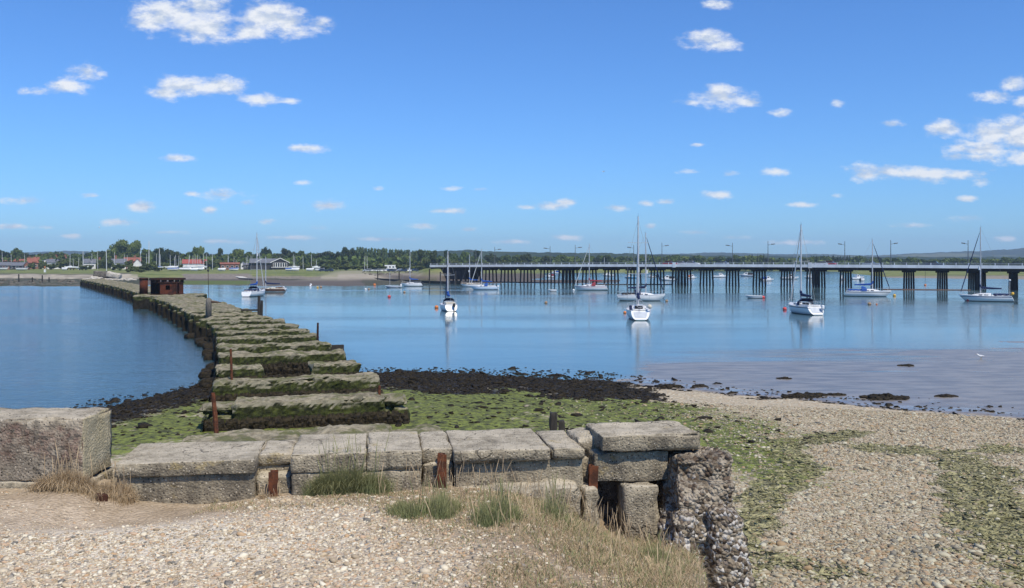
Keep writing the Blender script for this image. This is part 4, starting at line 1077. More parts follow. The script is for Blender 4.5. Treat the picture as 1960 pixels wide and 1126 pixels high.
# abutment slope at the west end
ab = MB()
prf = [(-0.02, -0.003), (0.40, -0.003), (0.36, -3.4), (0.17, -3.4)]
ab.add([bpt(T0 + a_, o_, bz(T0) + z_) for o_ in (-4.0, 4.0) for a_, z_ in prf], [(0,1,2,3),(7,6,5,4),(1,0,4,5),(2,1,5,6),(3,2,6,7),(0,3,7,4)])
ab.build('abutment', M['pile'], br)
for tq in (0.0, 1.0):
    mb = MB(); p0 = bpt(tq - 0.013, -5.29, 0); p1 = bpt(tq + 0.013, -5.29, 0)
    z = bz(tq)
    mb.add([(p0[0], p0[1], z + 0.55), (p1[0], p1[1], z + 0.55), (p1[0], p1[1], z + 2.0), (p0[0], p0[1], z + 2.0)] + [(p0[0] - NRM.x * .06, p0[1] - NRM.y * .06, z + 0.55), (p1[0] - NRM.x * .06, p1[1] - NRM.y * .06, z + 0.55), (p1[0] - NRM.x * .06, p1[1] - NRM.y * .06, z + 2.0), (p0[0] - NRM.x * .06, p0[1] - NRM.y * .06, z + 2.0)],
           [(0,1,2,3),(7,6,5,4),(0,4,5,1),(1,5,6,2),(2,6,7,3),(3,7,4,0)])
    mb.build('navigation_board', M['parapet'], br)
# lamps: columns along both kerbs
def t_at(px, off):
    lo, hi = -3.0, 3.2
    for _ in range(50):
        m = (lo + hi) / 2; p = bp(m) + NRM * off
        if CX + FPX * p.x / p.y < px: lo = m
        else: hi = m
    return (lo + hi) / 2
LAMPS = [(911, 1, 477), (947, -1, 473), (1053, 1, 471), (1101, -1, 469), (1213, 1, 469), (1267, -1, 465), (1402, 1, 465), (1470, -1, 462), (1617, 1, 462), (1705, -1, 460), (1853, 1, 460)]
LL = ['on the bridge nearest its west end, head to the left', 'above the two small yachts by the west end, head to the right', 'on the bridge left of the red-covered yacht, head to the left', 'on the bridge just left of the red-covered yacht, head to the right',
      'close behind the two tall masts at mid bridge, head to the left', 'just right of the two tall masts, head to the right', 'left one of the pair over the open mid spans', 'right one of the pair over the open mid spans', 'left of the blue-covered yacht mast', 'right of the blue-covered yacht mast', 'beside the mast of the yacht at the right edge']
for (px, side, ytop), ll in zip(LAMPS, LL):
    off = 4.8 * (-1 if side < 0 else 1)
    t = t_at(px, off); p = bp(t) + NRM * off; zb = bz(t) + 0.9
    h = rowz(ytop, p.y) - zb
    r0 = empty('street_lamp', (p.x, p.y, zb)); tag(r0, 'grey lamp column ' + ll, 'street lamp', 'lamp columns on the bridge')
    mb = MB(); mb.tube([(0, 0, 0), (0, 0, h * 0.15), (0, 0, h)], [0.16, 0.11, 0.07], 7); mb.build('column', M['lamp'], r0)
    d = NRM * (-1 if side > 0 else 1) * 1.0 + AXN * (0.6 if side < 0 else -0.6)
    mb = MB(); mb.tube([(0, 0, h * 0.985 - 0.9), (d.x * 1.2, d.y * 1.2, h - 0.75)], 0.045, 5); mb.build('bracket', M['lamp'], r0)
    mb = MB(); mb.tube([(d.x * 1.0, d.y * 1.0, h - 0.80), (d.x * 2.0, d.y * 2.0, h - 0.70)], [0.15, 0.11], 6); mb.build('lamp_head', M['lamp'], r0)

# ------------------------------------------------------------------ cars
M['car_red'] = simple('red_car_paint', (0.42, 0.03, 0.03), None, 1, 0.25, spec=0.6)
M['car_blue'] = simple('dark_blue_car_paint', (0.03, 0.045, 0.09), None, 1, 0.25, spec=0.6)
M['car_silver'] = simple('silver_car_paint', (0.45, 0.46, 0.48), None, 1, 0.25, spec=0.6, metal=0.3)
def car(name, lab, cat, loc, ang, mat, van=False):
    r0 = empty(name, loc, ang); tag(r0, lab, cat, 'vehicles')
    L, Wd, Ht = (4.6, 1.8, 1.9) if van else (4.2, 1.7, 1.45)
    mb = MB()
    lower = [(-L/2, 0.3), (L/2, 0.3), (L/2, 0.72), (L/2 - 0.25, 0.86), (L * 0.22, 0.92), (-L/2 + 0.1, 0.95), (-L/2, 0.7)] if not van else [(-L/2, 0.35), (L/2, 0.35), (L/2, 0.9), (L/2 - 0.3, 1.15), (L/2 - 0.95, 1.25), (-L/2, 1.25)]
    mb.extrude_y(lower[::-1], -Wd/2, Wd/2)
    mb.build('body', mat, r0)
    b = lower[-2][1] + 0.003; top = Ht
    z0 = 0.93 if not van else 1.253
    g = [(-L * 0.42, z0), (L * 0.2, z0), (L * 0.04, top - 0.06), (-L * 0.30, top - 0.06)] if not van else [(-L/2 + 0.04, z0), (L/2 - 1.0, z0), (L/2 - 1.45, top - 0.05), (-L/2 + 0.06, top - 0.05)]
    mb = MB(); mb.extrude_y(g[::-1], -Wd/2 + 0.1, Wd/2 - 0.1); mb.build('windows' if not van else 'load_body', M['glass'] if not van else mat, r0)
    mb = MB(); mb.box(-L * 0.31, L * 0.05, -Wd/2 + 0.08, Wd/2 - 0.08, top - 0.058, top) if not van else mb.extrude_y([(L/2 - 1.40, 1.72), (L/2 - 1.00, 1.27), (L/2 - 0.96, 1.27), (L/2 - 1.36, 1.75)], -Wd/2 + 0.15, Wd/2 - 0.15)
    mb.build('roof' if not van else 'windscreen', mat if not van else M['glass'], r0)
    for x in (-L * 0.3, L * 0.31):
        for y in (-Wd/2 + 0.08, Wd/2 - 0.08):
            m2 = MB(); m2.tube([(x, y - 0.1, 0.31), (x, y + 0.1, 0.31)], 0.31, 10); m2.build('wheel', M['black'], r0)
    return r0
BANG = math.atan2(AXN.y, AXN.x)
for px, off, mk, nm, lab in [(1283, -2.2, 'car_red', 'car', 'red car crossing the bridge left of the left navigation board'), (1299, 1.6, 'white', 'car', 'white car in the far lane behind the left navigation board'), (1571, 2.0, 'white', 'car', 'white car on the bridge above the right-hand navigation board'),
                        (1584, 2.2, 'car_red', 'car', 'red car on the bridge right of the right-hand navigation board'), (1668, -2.2, 'car_silver', 'car', 'silver car on the bridge beside the blue-covered yacht mast'), (1790, -2.2, 'car_blue', 'car', 'dark blue car on the right part of the bridge'),
                        (1380, 2.2, 'car_silver', 'car', 'silver car crossing the bridge over the open mid spans'), (1325, -2.2, 'white', 'car', 'white car on the bridge just right of the left navigation board')]:
    t = t_at(px, off); p = bp(t) + NRM * off
    car(nm, lab, 'van' if nm == 'van' else 'car', (p.x, p.y, bz(t) + 0.91), BANG + (math.pi if off > 0 else 0), M[mk], nm == 'van')

# ------------------------------------------------------------------ boats
def view_ang(px): return -math.atan((px - CX) / FPX)
def hull_mesh(L, B, F, rev=0.35, transom=0.72, rake=0.9, nsec=15, nz=8, sheer=0.22):
    st = np.linspace(0, 1, nsec)
    rows_p = []
    for u in st:
        b = B / 2 * (transom + (1 - transom) * math.sin(min(1, u / 0.5) * math.pi / 2)) if u < 0.5 else B / 2 * max(0.012, (1 - ((u - 0.5) / 0.5) ** 2.1))
        zs = F * (1 + sheer * ((u - 0.35) / 0.65) ** 2) if u > 0.35 else F
        zk = -0.35 + 0.28 * max(0, (u - 0.8) / 0.2) ** 2 + 0.25 * max(0, (0.25 - u) / 0.25) ** 1.5
        row = []
        for k in range(nz + 1):
            q = k / nz
            y = b * (1 - (1 - q) ** 2.6) ** 0.75
            z = zk + (zs - zk) * q ** 1.25
            x = -L / 2 + L * u
            hz = max(0, min(1, z / F))
            if u > 0.55: x -= rake * (1 - hz) * ((u - 0.55) / 0.45) ** 2
            if u < 0.35: x += rev * (hz - 0.5) * ((0.35 - u) / 0.35)
            row.append((x, y, z))
        rows_p.append(row)
    mb = MB()
    mb.grid(rows_p)
    mb.grid([[(x, -y, z) for x, y, z in r][::-1] for r in rows_p])
    n_ = len(mb.v)
    r = rows_p[0]; mb.stern = r
    loop = [(x, -y, z) for x, y, z in r][::-1] + r
    mb.add(loop, [tuple(range(len(loop)))])
    sheer_pts = [r_[-1] for r_ in rows_p]
    return mb, sheer_pts
def scoop(rows_bottom_top, back=0.03, k=0.74):
    pts = [Vector((x, -y, z)) for x, y, z in rows_bottom_top][::-1] + [Vector(p) for p in rows_bottom_top[1:]]
    pts = [p for p in pts if p.z > 0.12]
    c = sum(pts, Vector()) / len(pts)
    return [tuple(c + (p - c) * k + Vector((-back, 0, 0))) for p in pts]
def deck_mesh(sheer_pts, F, camber=0.05):
    mb = MB()
    rows = []
    for (x, y, z) in sheer_pts:
        rows.append([(x, y * 0.97, z - 0.03), (x, y * 0.5, z + camber), (x, 0, z + camber * 1.3), (x, -y * 0.5, z + camber), (x, -y * 0.97, z - 0.03)])
    mb.grid(rows[::-1]); return mb
def boat_root(name, lab, cat, px, wl, phi, group='moored boats'):
    Y = H * FPX / (wl - HY); x = colx(px, Y)
    r0 = empty(name, (x, Y, 0), R(phi) + view_ang(px))
    return tag(r0, lab, cat, group), Y
HULLM = {}
def hm(top, boot, stripe=None, sz=0.6, sw=0.06):
    k = (top, boot, stripe, sz, sw)
    if k not in HULLM: HULLM[k] = hull_mat('hull_paint', top, boot, stripe, sz, sw)
    return HULLM[k]
WH = (0.80, 0.80, 0.78)
def yacht(px, wl, L, B, F, phi, mast_top, lab, top=WH, boot=(0.03, 0.035, 0.045), stripe=None, canvas='navy', hood=None, fore='sail', mast_x=0.08, boom=0.40, outboard=False, cover_back=False, mast=True, reflector=False, extras=None, cabin=True, rev=0.4, spreaders=1, deckmat='white'):
    r0, Y = boat_root('sailing_yacht', lab, 'sailing boat', px, wl, phi)
    mb, sh = hull_mesh(L, B, F, rev)
    h_ = mb.build('hull', hm(top, boot, stripe, F * 0.86, 0.05), r0, True)
    deck_mesh(sh, F).build('deck', M[deckmat], r0, True)
    if rev > 0.8:
        pp = scoop(mb.stern); mt = MB(); mt.add(pp, [tuple(range(len(pp)))]); mt.build('transom_panel', M['transom'], r0)
    mb = MB()
    for sgn in (1, -1): mb.tube([(x, sgn * y, z) for x, y, z in sh], 0.035, 4)
    mb.build('toe_rail', M['wood'] if deckmat == 'cream' else M['alu'], r0)
    ch = 0.42 * L / 8
    if cabin:
        mb = MB(); rows = []
        for u, hh, ww in ((-0.10, 0.95, 0.62), (-0.06, 1.0, 0.64), (0.08, 0.95, 0.60), (0.20, 0.65, 0.46), (0.27, 0.25, 0.34), (0.32, -0.1, 0.25)):
            x = u * L; w = ww * B / 2; t_ = ch * hh
            rows.append([(x, -w, F - 0.02), (x, -w * 0.92, F + t_ * 0.8), (x, -w * 0.6, F + t_ + 0.04), (x, w * 0.6, F + t_ + 0.04), (x, w * 0.92, F + t_ * 0.8), (x, w, F - 0.02)])
        mb.grid(rows); mb.add(rows[0], [(0, 1, 2, 3, 4, 5)])
        cb = mb.build('cabin', M[deckmat], r0)
        for sgn in (1, -1):
            for ua, ub in ((-0.05, 0.03), (0.06, 0.13)):
                w = 0.61 * B / 2
                m2 = MB(); m2.add([(ua * L, sgn * (w + 0.02), F + ch * 0.32), (ub * L, sgn * (w - 0.01), F + ch * 0.32), (ub * L, sgn * (w - 0.045), F + ch * 0.62), (ua * L, sgn * (w - 0.025), F + ch * 0.66)], [(0, 1, 2, 3)] if sgn < 0 else [(3, 2, 1, 0)])
                m2.build('window', M['glass'], cb)
        m2 = MB(); m2.box(-0.104 * L, -0.10 * L, -0.16 * B, 0.16 * B, F + 0.05, F + ch * 0.95); m2.build('companionway', M['glass'], cb)
        mb = MB()   # cockpit coamings with seat well
        for sgn in (1, -1): mb.box(-0.42 * L, -0.11 * L, sgn * 0.27 * B - 0.06, sgn * 0.27 * B + 0.06, F + 0.02, F + 0.24)
        mb.box(-0.43 * L, -0.42 * L + 0.05, -0.27 * B, 0.27 * B, F + 0.02, F + 0.2)
        mb.build('cockpit', M[deckmat], r0)
    if mast:
        zt = rowz(mast_top, Y); mx = mast_x * L; zb = F + (ch if cabin else 0)
        mb = MB(); mb.tube([(mx, 0, zb - 0.1), (mx, 0, zt * 0.7), (mx, 0, zt)], [0.10, 0.095, 0.075], 7); ms = mb.build('mast', M['alu'], r0)
        for q in range(spreaders):
            zs_ = zb + (zt - zb) * (q + 1) / (spreaders + 1) * 1.05; w = B * 0.42
            m2 = MB(); m2.tube([(mx - 0.1, w, zs_ + 0.05), (mx, 0, zs_), (mx - 0.1, -w, zs_ + 0.05)], 0.03, 4); m2.build('spreader', M['alu'], ms)
        m2 = MB(); m2.tube([(mx - 0.25, 0, zt + 0.12), (mx, 0, zt), (mx, 0, zt + 0.35)], 0.018, 4); m2.build('masthead', M['black'], ms)
        zbm = zb + 0.75; bl = boom * L
        mb = MB(); mb.tube([(mx, 0, zbm), (mx - bl, 0, zbm + 0.05)], 0.05, 6); mb.build('boom', M['alu'], r0)
        if canvas:
            mb = MB(); mb.tube([(mx + 0.10, 0, zbm + 0.85), (mx - 0.02, 0, zbm + 0.45), (mx - 0.22, 0, zbm + 0.22), (mx - bl * 0.5, 0, zbm + 0.13), (mx - bl * 0.98, 0, zbm + 0.10)], [0.10, 0.19, 0.21, 0.17, 0.10], 8); mb.build('sail_cover', M[canvas], r0)
        bow = (L / 2 - 0.12, 0, sh[-1][2]); head = (mx + 0.05, 0, zt * 0.95)
        bv, hv = Vector(bow), Vector(head)
        if fore:
            mb = MB(); mb.tube([bv.lerp(hv, 0.04), bv.lerp(hv, 0.12), bv.lerp(hv, 0.85), bv.lerp(hv, 0.97)], [0.05, 0.085, 0.06, 0.03], 6); mb.build('furled_jib', M[fore], r0)
        mb = MB(); mb.tube([bow, head], 0.012, 4); mb.tube([(-L / 2 + 0.15, 0, F), (mx, 0, zt)], 0.012, 4)
        for sgn in (1, -1):
            mb.tube([(mx - 0.15, sgn * B * 0.46, F), (mx - 0.1, sgn * B * 0.42, zb + (zt - zb) * 0.52), (mx, 0, zt * 0.97)], 0.012, 4)
        mb.build('rigging', M['wire'], r0)
        if reflector:
            mb = MB(); zr = zb + (zt - zb) * (0.58 if reflector is True else reflector); mb.tube([(mx + 0.18, 0, zr - 0.28), (mx + 0.18, 0, zr + 0.28)], 0.15, 8); mb.build('radar_reflector', M['white'], r0)
    if hood:
        mb = MB(); rows = []
        for u, s_ in ((-0.02, 0.55), (-0.05, 0.85), (-0.09, 1.0), (-0.14, 1.0)):
            x = u * L; w = 0.34 * B; hh = (ch + 0.55) * s_
            rows.append([(x, -w, F + 0.1), (x, -w * 0.95, F + hh * 0.7), (x, -w * 0.55, F + hh), (x, w * 0.55, F + hh), (x, w * 0.95, F + hh * 0.7), (x, w, F + 0.1)])
        mb.grid(rows); mb.build('sprayhood', M[hood], r0, True)
    if cover_back:
        mb = MB(); mb.add(*rough_block(-0.43 * L, -0.13 * L, -0.3 * B, 0.3 * B, F + 0.02, F + 0.42, step=0.25, rad=0.15, amp=0.05, seed=px)); mb.build('cockpit_cover', M[cover_back], r0, True)
    mb = MB()
    for sgn in (1, -1):
        pts = [(x, sgn * y * 0.93, z + 0.55) for x, y, z in sh[1:-1]]
        mb.tube(pts, 0.014, 4)
        for (x, y, z) in sh[1:-1:3]: mb.tube([(x, sgn * y * 0.93, z), (x, sgn * y * 0.93, z + 0.56)], 0.014, 4)
    x, y, z = sh[-2]; xb = L / 2 - 0.1
    mb.tube([(x, y, z + 0.56), (xb, 0, sh[-1][2] + 0.62), (x, -y, z + 0.56)], 0.022, 4)
    x, y, z = sh[1]; mb.tube([(x, y * 0.93, z + 0.56), (sh[0][0] + 0.1, y * 0.8, z + 0.6), (sh[0][0] + 0.1, -y * 0.8, z + 0.6), (x, -y * 0.93, z + 0.56)], 0.022, 4)
    mb.build('guard_rail', M['alu'], r0)
    if outboard:
        mb = MB(); xo = -L / 2 - 0.18; yo = outboard if isinstance(outboard, float) else 0.2 * B
        mb.add(*rough_block(xo - 0.2, xo + 0.22, yo - 0.16, yo + 0.16, F * 0.75, F * 0.75 + 0.5, step=0.12, rad=0.1, amp=0.01)); mb.box(xo - 0.07, xo + 0.08, yo - 0.05, yo + 0.05, -0.3, F * 0.78); mb.build('outboard_motor', M['white' if extras == 'whitemotor' else 'black'], r0)
    else:
        mb = MB(); mb.tube([(-L / 2 + rev * 0.1, 0, F + 0.25), (-L / 2 + 0.9, 0, F + 0.4)], 0.03, 5); mb.build('tiller', M['wood'], r0)
    if extras == 'stern_gear':
        mb = MB(); mb.tube([(-L * 0.44, 0.3 * B, F), (-L * 0.44, 0.3 * B, F + 2.6)], 0.03, 5); mb.ball((-L * 0.44, 0.3 * B, F + 2.7), 0.17, 8, 6); mb.build('stern_pole', M['white'], r0)
        for yq in (-0.36, 0.36):
            m2 = MB(); m2.ball((-L * 0.49, yq * B, F + 0.45), 0.24, 8, 6); m2.build('lifebuoy', M['yellow'], r0)
    if extras == 'wheel':
        mb = MB(); pts = [(-L * 0.36, 0.42 * math.cos(q) , F + 0.75 + 0.42 * math.sin(q)) for q in np.linspace(0, 2 * math.pi, 17)]; mb.tube(pts, 0.03, 4); mb.build('steering_wheel', M['alu'], r0)
        m2 = MB(); m2.ball((-L * 0.47, -0.36 * B, F + 0.5), 0.26, 8, 6); m2.build('lifebuoy', M['cream'], r0)
        m2 = MB(); m2.add(*rough_block(-L * 0.49, -L * 0.4, 0.33 * B, 0.43 * B, F + 0.1, F + 0.62, step=0.12, rad=0.05, amp=0.01)); m2.build('dodger', M['navy'], r0)
    return r0

yacht(489, 567, 8.4, 2.7, 0.95, 66, 447, 'white yacht with blue cover and hood moored left of the brown-hulled boat', canvas='blue', hood='navy', reflector=0.62, outboard=False, spreaders=2, cover_back='navy')
yacht(522, 558.5, 5.4, 1.9, 0.62, 178, 491, 'small brown-hulled wooden sailing boat with cream deck beside the white yacht', top=(0.11, 0.055, 0.035), boot=(0.62, 0.60, 0.55), canvas='navy', fore=None, deckmat='cream', cover_back='wood', mast_x=0.28, boom=0.6)
yacht(788, 548.5, 5.8, 2.0, 0.75, 176, 482, 'small white yacht with bright blue boom cover moored left of the bridge end', canvas='blue', hood=None, fore=None, outboard=True, reflector=0.45)
yacht(858, 594, 6.6, 2.25, 0.8, 97, 481, 'white yacht seen from astern with blue boom cover and black outboard, alone on open water', canvas='blue', hood='navy', cover_back='cream', outboard=-0.35, fore='navy', boot=(0.05, 0.08, 0.12))
yacht(902, 549.5, 5.6, 2.0, 0.7, 176, 487, 'cream-white yacht lying half behind the pale blue one near the bridge end', canvas='blue', fore=None, reflector=0.42, deckmat='cream', boot=(0.02, 0.02, 0.02))
yacht(926, 555, 6.6, 2.2, 0.8, 178, 477, 'pale blue and white yacht with bright blue hood moored before the bridge piles', top=(0.62, 0.72, 0.80), canvas='blue', hood='blue', fore='sail', outboard=True, extras='whitemotor', boot=(0.03, 0.05, 0.09))
yacht(1131, 556, 7.7, 2.5, 0.95, 178, 467, 'white yacht with dark red sail cover moored before the bridge', canvas='red', hood='red', fore='sail', boot=(0.04, 0.10, 0.09), stripe=(0.25, 0.03, 0.04), reflector=0.5, mast_x=0.05)
yacht(1228, 576, 7.9, 2.6, 0.95, 3, 446, 'long white yacht lying broadside with black canvas, behind the stern-on yacht', canvas='navy', hood='navy', fore='navy', boot=(0.02, 0.025, 0.035), cover_back='black', reflector=0.35, mast_x=0.09, rev=-0.5)
yacht(1222, 609, 8.8, 2.85, 1.05, 93, 414, 'white yacht seen square from astern, nearest to the beach, with a broad scooped transom', canvas='navy', hood=None, fore='sail', extras='wheel', reflector=0.4, boot=(0.04, 0.09, 0.10), rev=0.9, spreaders=2)
yacht(1537, 600, 8.2, 2.7, 1.0, 113, 430, 'white yacht with black sprayhood and its bow to a red buoy, right of the middle', canvas='navy', hood='navy', fore='sail', outboard=-0.7, extras='whitemotor', reflector=0.55, stripe=(0.03, 0.03, 0.05), rev=0.9, boot=(0.04, 0.08, 0.10))
yacht(1661, 567.5, 8.3, 2.5, 0.95, 2, 459, 'white yacht lying broadside with bright blue boom cover and hood', canvas='blue', hood='blue', fore='navy', boot=(0.04, 0.09, 0.10), stripe=(0.04, 0.05, 0.06), cover_back='blue', mast_x=0.10)
yacht(1887, 577, 8.0, 2.6, 0.9, 178, 435, 'white yacht with navy covers and yellow lifebuoys at its stern, at the right edge', canvas='navy', hood=None, cover_back='navy', fore='navy', boot=(0.02, 0.03, 0.06), stripe=(0.02, 0.03, 0.09), extras='stern_gear', reflector=0.38, mast_x=0.10)

def dinghy(px, wl, L, phi, lab, top=WH, boot=(0.1, 0.1, 0.1), inner='cream', stick=False, motor=None, group='small open boats'):
    r0, Y = boat_root('dinghy', lab, 'dinghy', px, wl, phi, group)
    F = 0.42
    mb, sh = hull_mesh(L, L * 0.42, F, 0.0, 0.8, 0.5, 11, 6)
    mb.build('hull', hm(top, boot), r0, True)
    mb = MB(); mb.grid([[(x, y * 0.85, z - 0.18), (x, 0, z - 0.2), (x, -y * 0.85, z - 0.18)] for x, y, z in sh][::-1]); mb.build('floor', M[inner], r0)
    mb = MB()
    for sgn in (1, -1): mb.tube([(x, sgn * y, z) for x, y, z in sh], 0.06, 5)
    mb.build('gunwale', M['white'], r0)
    for xq in (-0.25, 0.12):
        m2 = MB(); m2.box(xq * L - 0.12, xq * L + 0.12, -L * 0.19, L * 0.19, F - 0.12, F - 0.06); m2.build('thwart', M['cream'], r0)
    if stick: mb = MB(); mb.tube([(L * 0.2, 0, 0.2), (L * 0.2, 0, stick)], 0.05, 5); mb.build('mast', M['alu'], r0)
    if motor: mb = MB(); mb.add(*rough_block(-L / 2 - 0.35, -L / 2 + 0.05, -0.2, 0.2, 0.2, 0.95, step=0.15, rad=0.12, amp=0.01)); mb.build('outboard_motor', M[motor], r0)
    return r0
dinghy(752, 551, 3.9, 178, 'low grey-blue open boat with a stub mast and white motor', top=(0.35, 0.42, 0.50), stick=4.0, motor='white')
dinghy(1057, 558.5, 1.9, 178, 'tiny cream tender afloat left of the red-covered yacht', inner='cream')
dinghy(1443, 571, 3.0, 178, 'white-grey rowing dinghy beside a pinkish red buoy', top=(0.62, 0.66, 0.66))
dinghy(545, 556, 2.1, 80, 'white dinghy lying behind the brown-hulled sailing boat', motor='white')
def motorboat(px, wl, L, phi, lab, top=WH, cover=None, boot=(0.03, 0.03, 0.035)):
    r0, Y = boat_root('motor_boat', lab, 'motor boat', px, wl, phi, 'small motor boats beyond the bridge')
    F = 0.75 * L / 6
    mb, sh = hull_mesh(L, L * 0.36, F, 0.0, 0.85, 0.9, 11, 6)
    mb.build('hull', hm(top, boot), r0, True); deck_mesh(sh, F).build('deck', M['white'], r0, True)
    mb = MB(); mb.extrude_y([(-0.08 * L, F), (0.30 * L, F), (0.2 * L, F + 0.5), (0.08 * L, F + 1.15), (-0.08 * L, F + 1.2)][::-1], -0.13 * L, 0.13 * L); c = mb.build('cabin', M['white'], r0)
    for sgn in (1, -1): m2 = MB(); m2.box(-0.05 * L, 0.09 * L, sgn * (0.13 * L + 0.01) - 0.01, sgn * (0.13 * L + 0.01) + 0.01, F + 0.55, F + 0.95); m2.build('window', M['glass'], c)
    if cover: mb = MB(); mb.add(*rough_block(-0.42 * L, -0.09 * L, -0.14 * L, 0.14 * L, F, F + 0.9, step=0.4, rad=0.3, amp=0.05)); mb.build('canopy', M[cover], r0, True)
    mb = MB(); mb.add(*rough_block(-L / 2 - 0.4, -L / 2 + 0.05, -0.25, 0.25, 0.1, 1.0, step=0.25, rad=0.15, amp=0.01)); mb.build('outboard_motor', M['black'], r0)
motorboat(1378, 531.5, 6.3, 15, 'white cabin boat in the second gap right of the left navigation board')
motorboat(1429, 529.5, 6.6, 175, 'grey-white boat with dark figures of canopy frames between two bridge piers', top=(0.55, 0.57, 0.6), cover='black')
motorboat(1469, 538, 4.6, 20, 'white boat with blue canopy and dark hull seen past a bridge pier', cover='blue', boot=(0.03, 0.03, 0.03), top=(0.7, 0.7, 0.7))
motorboat(1278, 537.5, 5.8, 178, 'white motor boat with black waterline left of the left navigation board', cover='black')
motorboat(1325, 533, 3.8, 10, 'small white motor boat just right of the thick double pier', cover='orange')
motorboat(1512, 535, 6.5, 5, 'white cabin boat behind the bow of the black-hooded yacht')
motorboat(1551, 533, 5.0, 178, 'white motor boat half hidden by the right double pier')
motorboat(1612, 536, 4.6, 100, 'grey motor boat seen end-on left of the blue-covered yacht', top=(0.5, 0.52, 0.55))
motorboat(1640, 535, 5.2, 40, 'white motor boat behind the blue boom cover, farther one of the pair')
motorboat(1650, 538, 4.0, 75, 'white motor boat seen bow-on behind the blue boom cover, nearer one of the pair')
motorboat(1207, 533, 5.4, 178, 'blue and white motor boat behind the tall masts', top=(0.10, 0.35, 0.55))
motorboat(1247, 531, 3.6, 178, 'small white motor boat framed between two piles right of the tall masts')
motorboat(1165, 529, 6.0, 178, 'white motor boat beyond the bridge right of the red-covered yacht')
motorboat(1062, 524, 6.2, 178, 'white boat aground beyond the west piles, topmost of its cluster', cover='blue')
motorboat(1052, 531, 4.4, 178, 'lilac-white boat aground beyond the west piles', cover='red')
motorboat(974, 526.5, 5.0, 178, 'white boat on the mud beyond the west piles, left of the cluster', cover='black')

def buoy(px, wl, r, mat, lab, kind='buoy', pole=0.0):
    Y = H * FPX / (wl - HY)
    r0 = empty('mooring_buoy', (colx(px, Y), Y, 0)); tag(r0, lab, 'buoy', 'mooring buoys')
    mb = MB(); r *= 0.8; mb.ball((0, 0, r * 0.45), r, 12, 8, 0.95); mb.build('float', M[mat], r0, True)
    mb = MB(); mb.tube([(0, 0, r * 1.3), (0, 0, r * 1.62 + pole)], r * 0.12, 6); mb.build('mooring_eye', M['black'], r0)
for a in [(745, 569.5, 0.40, 'pinkred', 'red buoy with white cap on open water left of the stern-on yacht'), (835.5, 590, 0.36, 'orange', 'pale orange buoy at the bow of the stern-on yacht alone on open water'), (1045, 581, 0.32, 'dirty', 'weathered orange-white buoy alone in front of the bridge'),
          (700, 555, 0.33, 'white', 'white buoy, left one of a close pair left of the bridge end'), (706, 554.8, 0.33, 'dirty', 'brownish buoy, right one of a close pair left of the bridge end'), (774, 560.5, 0.33, 'dirty', 'brown buoy in front of the small yacht with bright blue cover'),
          (1196, 600, 0.26, 'orange', 'small orange buoy left of the yacht seen square from astern'), (1276, 577.5, 0.30, 'dirty', 'weathered buoy at the bow of the long broadside yacht'), (1502, 593.5, 0.36, 'pinkred', 'red-orange buoy under the bow of the black-hooded yacht'),
          (1664, 583.5, 0.34, 'dirty', 'brown buoy in front of the blue-covered broadside yacht'), (1678, 583.5, 0.17, 'orange', 'tiny pink-orange buoy right of the brown one'), (1712, 567, 0.36, 'yellow', 'yellow buoy off the bow of the blue-covered broadside yacht'),
          (1853, 576.5, 0.33, 'pinkred', 'red buoy against the bow of the yacht at the right edge'), (1461, 571, 0.40, 'pinkred', 'pinkish red buoy touching the rowing dinghy'), (1098, 556.5, 0.34, 'white', 'whitish buoy at the bow of the red-covered yacht'),
          (842, 538, 0.5, 'dirty', 'pale buoy on the mud by the west end of the bridge'), (595, 546.2, 0.42, 'white', 'white buoy at the muddy edge, upper left of a group of four'), (594, 549.3, 0.40, 'white', 'white buoy at the muddy edge, lower left of a group of four'),
          (608, 551.4, 0.36, 'yellow', 'yellowish buoy at the muddy edge, third of a group of four'), (614, 550.8, 0.42, 'dirty', 'brown buoy at the muddy edge, rightmost of a group of four'), (717, 546.6, 0.5, 'orange', 'orange buoy on the mud left of the grey-blue open boat')]:
    buoy(*a)
buoy(1771, 547, 0.42, 'orange', 'orange buoy with a tall pole seen under the right part of the bridge', pole=4.5)
# floating boom between the right-hand piers
mb = MB()
pts = []
for px in range(1690, 1870, 12): pts.append((*gpos(px, 554.6 + 1.6 * (px - 1690) / 180, 0.0), 0.04))
mb.tube(pts, 0.16, 6); tag(mb.build('floating_boom', M['wood'], None), 'long thin brown floating boom between the right-hand bridge piers', 'boom')
mb = MB(); pts = []
for px in range(1120, 1300, 12): pts.append((*gpos(px, 545.2, 0.0), 0.05))
mb.tube(pts, 0.16, 6); tag(mb.build('floating_boom', M['timber_dark'], None), 'thin dark floating boom at the foot of the piles behind the tall masts', 'boom')
